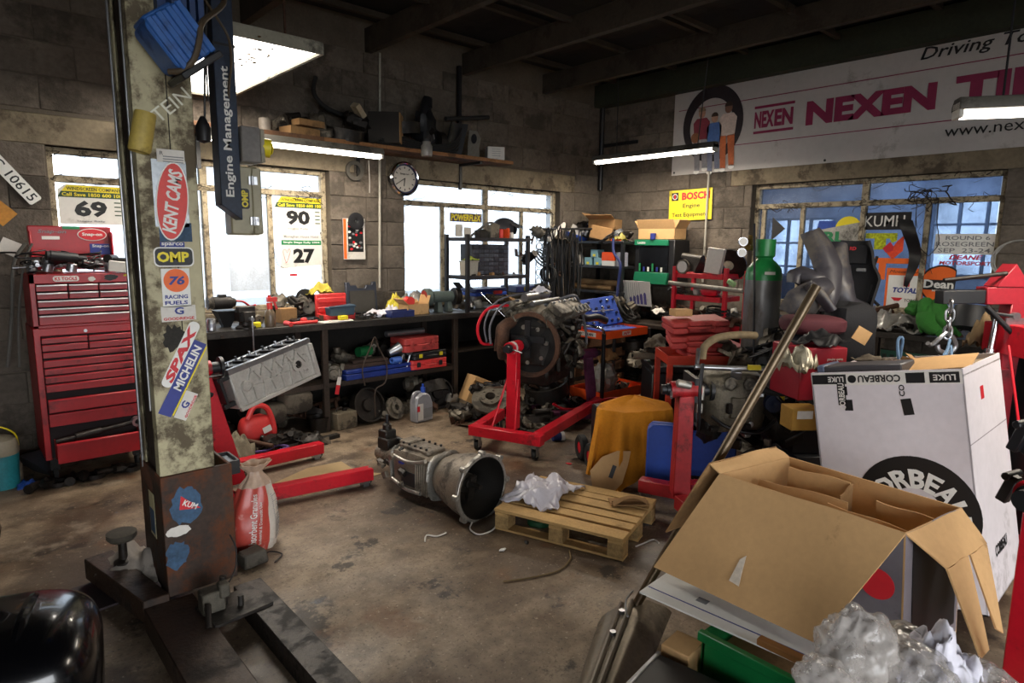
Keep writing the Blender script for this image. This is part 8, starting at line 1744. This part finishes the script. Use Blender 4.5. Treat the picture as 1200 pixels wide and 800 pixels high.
plate(wbx, 'label', rect(.05, .055), FS @ T((.25, Hh-.13, 0)), mRedPrint, .0006, label='small red label on the side'); words(wbx, 'CORBEAU', .2, .05, FS @ T((.3, .2, .0)), mBlkPrint, .03); words(wbx, 'CO', .06, .04, F0 @ T((.22, .12, 0)), mBlkPrint, .03)
gpt = thing('laptop_case', 'flat dark grey case lying on top of the big white box', 'case', org+FW.to_3x3() @ V((-.05, Hh-.02, -.10)), 0); obj('case_shell', MB().bx(-.22, .12, .0, .045, -.12, .06, m=FW), M('dark_grey_case', '3c3a3e', .5, 0, .08), gpt, bev=.006); obj('corner_guard', MB().bx(-.235, -.2, .0, .05, -.12, .064, m=FW), M('slate_corner', '4e566c', .5), gpt, bev=.006)
heap(['rag_heap', 'crumpled_paper', 'small_carton', 'bracket'], 7, 0, 1, 0, 1, 1.02, 1.06, 'on top of the big white box', 183, .3, .7, 1.0, fn=lambda t, w: (3.3, 1.1-.25*t))
# ------------------------------------------------------------------ pole shovel
p0 = at(738, 722, 'z', .05); p1 = atd(957, 335, 2.62)
sv = thing('shovel', 'wide dented scoop shovel with a long brown steel handle leaning to the right', 'shovel', p0)
obj('handle', MB().tube([V((0, 0, 0)), (p1-p0)*.5, p1-p0], .0195, 16, sm=1), M('bronzed_tube', '64543f', .33, .55, .15, 5, dirt=.15, dcol='3a2a1c'), sv)
A0, A1 = at(702, 730, 'z', .02), at(786, 722, 'z', .02); B0, B1 = at(668, 835, 'z', .02), at(738, 838, 'z', .02)
def svP(u, v):
    a = A0.lerp(B0, v); b = A1.lerp(B1, v); p = a.lerp(b, u)-p0
    return (p.x, p.y, .02+.085*max(0, sin(pi*min(1, u*.97)))**.7*(1-.15*v)-p0.z+.003*sin(u*22))
obj('scoop', MB().cloth(svP, 26, 18, .005), M('dented_alloy', '7c7263', .38, .7, .15, 6, dirt=.3, dcol='3b3026'), sv)
for u in (.3, .45): obj('rib', MB().tube([V(svP(u, v))+V((0, 0, .006)) for v in (0, .3, .6, 1)], .012, 8), M('dented_alloy', '7c7263'), sv)
obj('rivet', MB().cyl(V(svP(.36, .15)), V(svP(.36, .15))+V((0, 0, .02)), .012).cyl(V(svP(.34, .4)), V(svP(.34, .4))+V((0, 0, .02)), .012), mSteel, sv)
obj('shackle', MB().tube([V(svP(.45, .0))+V((0, 0, .05)), V(svP(.4, .12))+V((0, 0, .05)), V(svP(.42, .25))+V((.02, 0, .03)), V(svP(.5, .25))+V((0, 0, .02))], .004, 6), mSteel, sv)
# ------------------------------------------------------------------ open cardboard box in the foreground
zt = .75
A, B, C_, D_ = at(844, 555, 'z', zt), at(1062, 625, 'z', zt), at(1128, 595, 'z', zt), at(925, 535, 'z', zt)
og = (A+B+C_+D_)/4; og.z = .30
cbx = thing('cardboard_box', 'large open brown cardboard box in the foreground with its flap folded out', 'box', og)
def quad(a, b, c, d, th=.005):
    a, b, c, d = [V(p)-og for p in (a, b, c, d)]
    return MB().cloth(lambda u, v: (a.lerp(b, u)).lerp(d.lerp(c, u), v)+V((0, 0, .004*sin(u*7)*sin(v*5))), 8, 6, th)
dn = V((0, 0, -.45)); sk = V((.03, -.02, 0))
mPrn = M('white_printed_outer', '6a6468', .6, 0, .08, 4, dirt=.1)
obj('box_wall', quad(A+dn+sk, B+dn+sk, B, A), mPrn, cbx, label='printed outer front'); obj('box_wall', quad(B+dn+sk, C_+dn+sk, C_, B), mPrn, cbx)
obj('box_wall', quad(D_, C_, C_+dn+sk, D_+dn+sk), mCard, cbx); obj('box_wall', quad(A, D_, D_+dn+sk, A+dn+sk), mCard, cbx)
i_ = V((.006, 0, 0)); obj('inner_lining', quad(A+i_, B+i_, B+dn+sk+i_, A+dn+sk+i_), mCard, cbx); obj('box_base', quad(A+dn+sk, D_+dn+sk, C_+dn+sk, B+dn+sk), mCard, cbx)
jy = V((0, .006, 0)); obj('inner_lining', quad(B+jy, C_+jy, C_+dn+sk+jy, B+dn+sk+jy), mCard, cbx)
fa, fb = at(766, 664, 'z', .42), at(957, 754, 'z', .42)
ff = obj('front_flap', quad(fa, fb, B+V((-.004, 0, .004)), A+V((-.004, 0, .004))), mCard, cbx)
tfp = (fa*.55+fb*.45)*.72+(A*.55+B*.45)*.28-og; nrm = (fb-fa).cross(A-fa).normalized()
obj('tape_scrap', MB().prism([(-.018, -.05), (.02, -.055), (.012, .0), (.006, .05), (-.01, .03)], .002, frame(tfp+nrm*.004 if nrm.x < 0 else tfp-nrm*.004, (fb-fa), (A-fa))), M('clear_tape', 'cdbfae', .25), ff, label='torn clear tape')
ra, rb2 = at(1110, 666, 'z', .655), at(1157, 637, 'z', .655)
obj('right_flap', quad(ra, rb2, C_, B), mCard, cbx); ha, hb = at(1150, 772, 'z', .42), at(1176, 742, 'z', .42)
sl_ = ra.lerp(rb2, .52); hm1 = ha.lerp(hb, .35)
obj('hanging_strip', quad(ha, hm1, sl_, ra), mCard, cbx); obj('hanging_strip', quad(hm1.lerp(hb, .35)+V((0, 0, .05)), hb, rb2, ra.lerp(rb2, .56)), mCard, cbx)
la, lb_ = A+V((.0, .05, .03)), D_+V((.0, .06, .03))
obj('left_flap', quad(A, D_, lb_, la), mCard, cbx); obj('left_flap', quad(la, lb_, lb_+V((-.05, .10, -.25)), la+V((-.12, .10, -.28))), mCardDk, cbx)
dh = V((0, 0, -.16)); k1, k2 = A.lerp(D_, .35), B.lerp(C_, .35)
obj('inner_flap', quad(k1.lerp(k2, .05)+dh, k1.lerp(k2, .62)+dh, k1.lerp(k2, .60)+V((.03, 0, -.02)), k1.lerp(k2, .08)+V((.02, 0, -.035))), mCard, cbx)
k1, k2 = A.lerp(D_, .72), B.lerp(C_, .72)
obj('inner_flap', quad(k1.lerp(k2, .12)+dh, k1.lerp(k2, .52)+dh, k1.lerp(k2, .50)+V((0, 0, .01)), k1.lerp(k2, .12)+V((0, 0, .0))), mCard, cbx)
obj('inner_flap', quad(k1.lerp(k2, .50)+dh+V((-.08, 0, 0)), k1.lerp(k2, .52)+dh, k1.lerp(k2, .52)+V((0, 0, .01)), k1.lerp(k2, .50)+V((-.08, 0, -.02))), mCardDk, cbx)
obj('inner_flap', quad(k1.lerp(k2, .66)+dh, k1.lerp(k2, .98)+dh, k1.lerp(k2, .98)+V((0, 0, -.03)), k1.lerp(k2, .66)+V((-.02, 0, -.02))), mCard, cbx)
k1, k2 = A.lerp(D_, .2), B.lerp(C_, .2)
obj('inner_flap', quad(k1.lerp(k2, .55)+dh, k1.lerp(k2, .95)+dh, k1.lerp(k2, .97)+V((.02, 0, -.03)), k1.lerp(k2, .55)+V((.02, 0, -.02))), mCard, cbx)
bnv = B-og; obj('printed_panel', quad(B.lerp(C_, .12)+dn*.9+sk+V((0, -.003, 0)), B.lerp(C_, .9)+dn*.9+sk+V((0, -.003, 0)), B.lerp(C_, .9)+dn*.06+V((0, -.003, 0)), B.lerp(C_, .12)+dn*.06+V((0, -.003, 0)), .001), mBlkPrint, cbx)
obj('printed_spot', MB().prism(disc(.05), .001, frame((A.lerp(B, .9)+dn*.42+V((-.004, 0, 0)))-og, (0, -1, 0), (0, 0, 1))), mRedPrint, cbx)
# things beneath it
bd = thing('printed_board', 'thin white board with a blue line sticking out below the cardboard flap', 'board', (1.93, 1.0, .372), radians(4))
obj('board_sheet', MB().bx(-.15, .16, -.42, .27, 0, .006), mWhite, bd); obj('blue_line', MB().bx(-.10, -.095, -.40, .265, .006, .0068), mBluPrint, bd); obj('print_mark', MB().bx(-.06, -.03, .06, .10, .006, .0068), mGreyPrint, bd)
gcr = thing('green_crate', 'bright green plastic crate under the foreground cardboard box', 'crate', (2.0, .74, 0)); mGr2 = M('bright_green_plastic', '116b35', .4, 0, .08)
obj('crate_wall', MB().bx(-.26, -.25, -.30, .25, 0, .365), mGr2, gcr, bev=.003); obj('crate_wall', MB().bx(.40, .41, -.30, .25, 0, .29), mGr2, gcr); obj('crate_wall', MB().bx(-.26, .41, -.30, -.29, 0, .29), mGr2, gcr); obj('crate_wall', MB().bx(-.26, .41, .24, .25, 0, .365), mGr2, gcr); obj('crate_base', MB().bx(-.26, .41, -.30, .25, 0, .01), mGr2, gcr); obj('crate_rim', MB().bx(-.275, -.25, -.31, .26, .335, .368), mGr2, gcr, bev=.003); obj('crate_contents', MB().bx(-.24, .39, -.28, .23, .01, .285), mCardDk, gcr)
wst = one('wood_batten', MB().box((0, 0, 0), (.03, .26, .022)), M('orange_timber', '8a5a28', .7, 0, .15, 8, stretch=(1, .2, 1)), 'orange-brown wooden batten lying on the green crate edge', 'batten', (1.80, .70, .392), .02, bev=.002)
fcs = thing('flight_case', 'black flight case with metal edges at the bottom of the picture', 'case', (1.50, .80, 0), radians(8)); obj('case_body', MB().bx(-.20, .17, -.33, .26, 0, .29), M('flight_case_black', '0f0f12', .4, 0, .15), fcs, bev=.004)
obj('edge_trim', MB().bx(-.205, .175, .252, .265, .27, .295).bx(-.205, -.192, -.33, .265, .27, .295), mSteel, fcs, bev=.002); obj('corner_ball', MB().ball((-.195, .255, .285), (.05, .05, .04), 12, 8), mChrome, fcs); obj('latch_knob', MB().cyl((-.05, .12, .29), (-.05, .12, .335), .016), mBlackPl, fcs)
cba = thing('carton', 'tan carton corner between the flight case and the green crate', 'box', (1.72, 1.05, 0), .1); obj('carton_body', MB().bx(-.05, .06, -.05, .05, 0, .3), mCard, cba, bev=.003)
# plastic bags heap, bottom right
bin_ = thing('waste_bin', 'black bin under the heaped plastic bags', 'bin', (1.50, .36, 0)); obj('bin_shell', MB().lathe([(0, 0), (.17, 0), (.2, .58), (.205, .6), (.19, .6), (.16, .02), (0, .02)], 28), mBlackPl, bin_)
mPoly = M('grey_polythene', 'b0a9a3', .14, 0, .2, 9, alpha=.5, bump=.7, bscale=13)
def bagblob(c, d, seed, mat, lab, amp=.35):
    m = MB().ball((0, 0, 0), d, 64, 44, .16, 2.2, seed)
    m.v = [v*(1.06-.22*abs(noise.noise(v*17+V((seed, 0, 0))))-.14*abs(noise.noise(v*34+V((0, seed, 0))))-.07*abs(noise.noise(v*70))) for v in m.v]; m.soft = 179
    one('plastic_bag', m, mat, lab, 'bag', c, (0, 0, seed))
bagblob(atd(1003, 770, 1.38), (.20, .16, .22), 3, mPoly, 'shiny grey plastic bag swelling up at the bottom of the picture')
bagblob(atd(965, 797, 1.28), (.12, .10, .09), 5, mPoly, 'small grey plastic bag at the left of the bag heap')
bagblob(atd(1060, 795, 1.38), (.24, .2, .16), 7, mPoly, 'grey-brown plastic bag in the middle of the bag heap')
bagblob(atd(1063, 757, 1.5), (.16, .14, .09), 9, mBag, 'clear bag with white contents behind the heap')
one('tissue', crumple(.19, .16, .16, 191, 22, 22, fold=4), mRag, 'crumpled white paper towel on top of the bag heap', 'paper', atd(1098, 776, 1.42)+V((0, 0, -.05)))
bagblob(atd(1150, 803, 1.42), (.18, .16, .09), 11, mPoly, 'dark grey bag at the right of the bag heap')
# foreground stand at the right edge
rs_ = stand('red engine stand at the right edge with a black bracket plate', (2.16, .24, 0), radians(-15), .93, [((-.1, -.12), (.6, -.2)), ((-.1, .12), (.6, .2))], ((-.12, -.25), (-.12, .25)), lean=-.02, mw=.07, brace=False, head=.13, collar=False, rod=False, mat=mRed)
ap = thing('bracket_plate', 'black adjustable bracket with bolt arms on the right edge stand', 'bracket', (2.30, .22, .96), (0, 0, radians(-15)))
obj('plate', MB().box((0, 0, 0), (.02, .34, .05), (radians(35), 0, 0)).box((0, 0, 0), (.02, .3, .04), (radians(-60), 0, 0)), mBlack, ap, bev=.003)
for y, z in ((.12, .10), (-.10, .12), (.13, -.06), (-.12, -.1)): obj('bolt_arm', MB().box((-.02, y, z), (.03, .03, .09), (.3, 0, 0)).cyl((-.05, y, z+.04), (.03, y, z+.04), .012), mBlack, ap, bev=.003)

# ------------------------------------------------------------------ look-alikes are told apart by their place
def _uv(o):
    d = V(o.matrix_basis.translation)-EYE
    return 600+FPX*d.dot(_rt)/max(.1, d.dot(_fw))
_same = {}
for o in list(COL.objects):
    if o.parent is None and 'category' in o: _same.setdefault(o['label'], []).append(o)
_ord = ['first', 'second', 'third', 'fourth', 'fifth', 'sixth', 'seventh', 'eighth', 'ninth', 'tenth', 'eleventh', 'twelfth', 'thirteenth', 'fourteenth', 'fifteenth', 'sixteenth', 'seventeenth', 'eighteenth', 'nineteenth', 'twentieth'] + ['twenty-'+w for w in ('first', 'second', 'third', 'fourth', 'fifth', 'sixth', 'seventh', 'eighth', 'ninth')]
for l, os_ in _same.items():
    if len(os_) > 1:
        os_.sort(key=_uv)
        for i, o in enumerate(os_):
            o['label'] = l.replace(' in the clutter', '')+', '+('leftmost' if i == 0 else 'rightmost' if i == len(os_)-1 else _ord[i]+' from left')
            if 'group' not in o: o['group'] = l
    else:
        os_[0]['label'] = l.replace(' in the clutter', '')
        if 'group' in os_[0] and ' in the clutter' in l: del os_[0]['group']

for o in COL.objects:
    if o.parent is None and 'label' in o and o.get('category'):
        while len(o['label'].split()) > 16 and ' the ' in o['label']: o['label'] = o['label'].replace(' the ', ' ', 1)
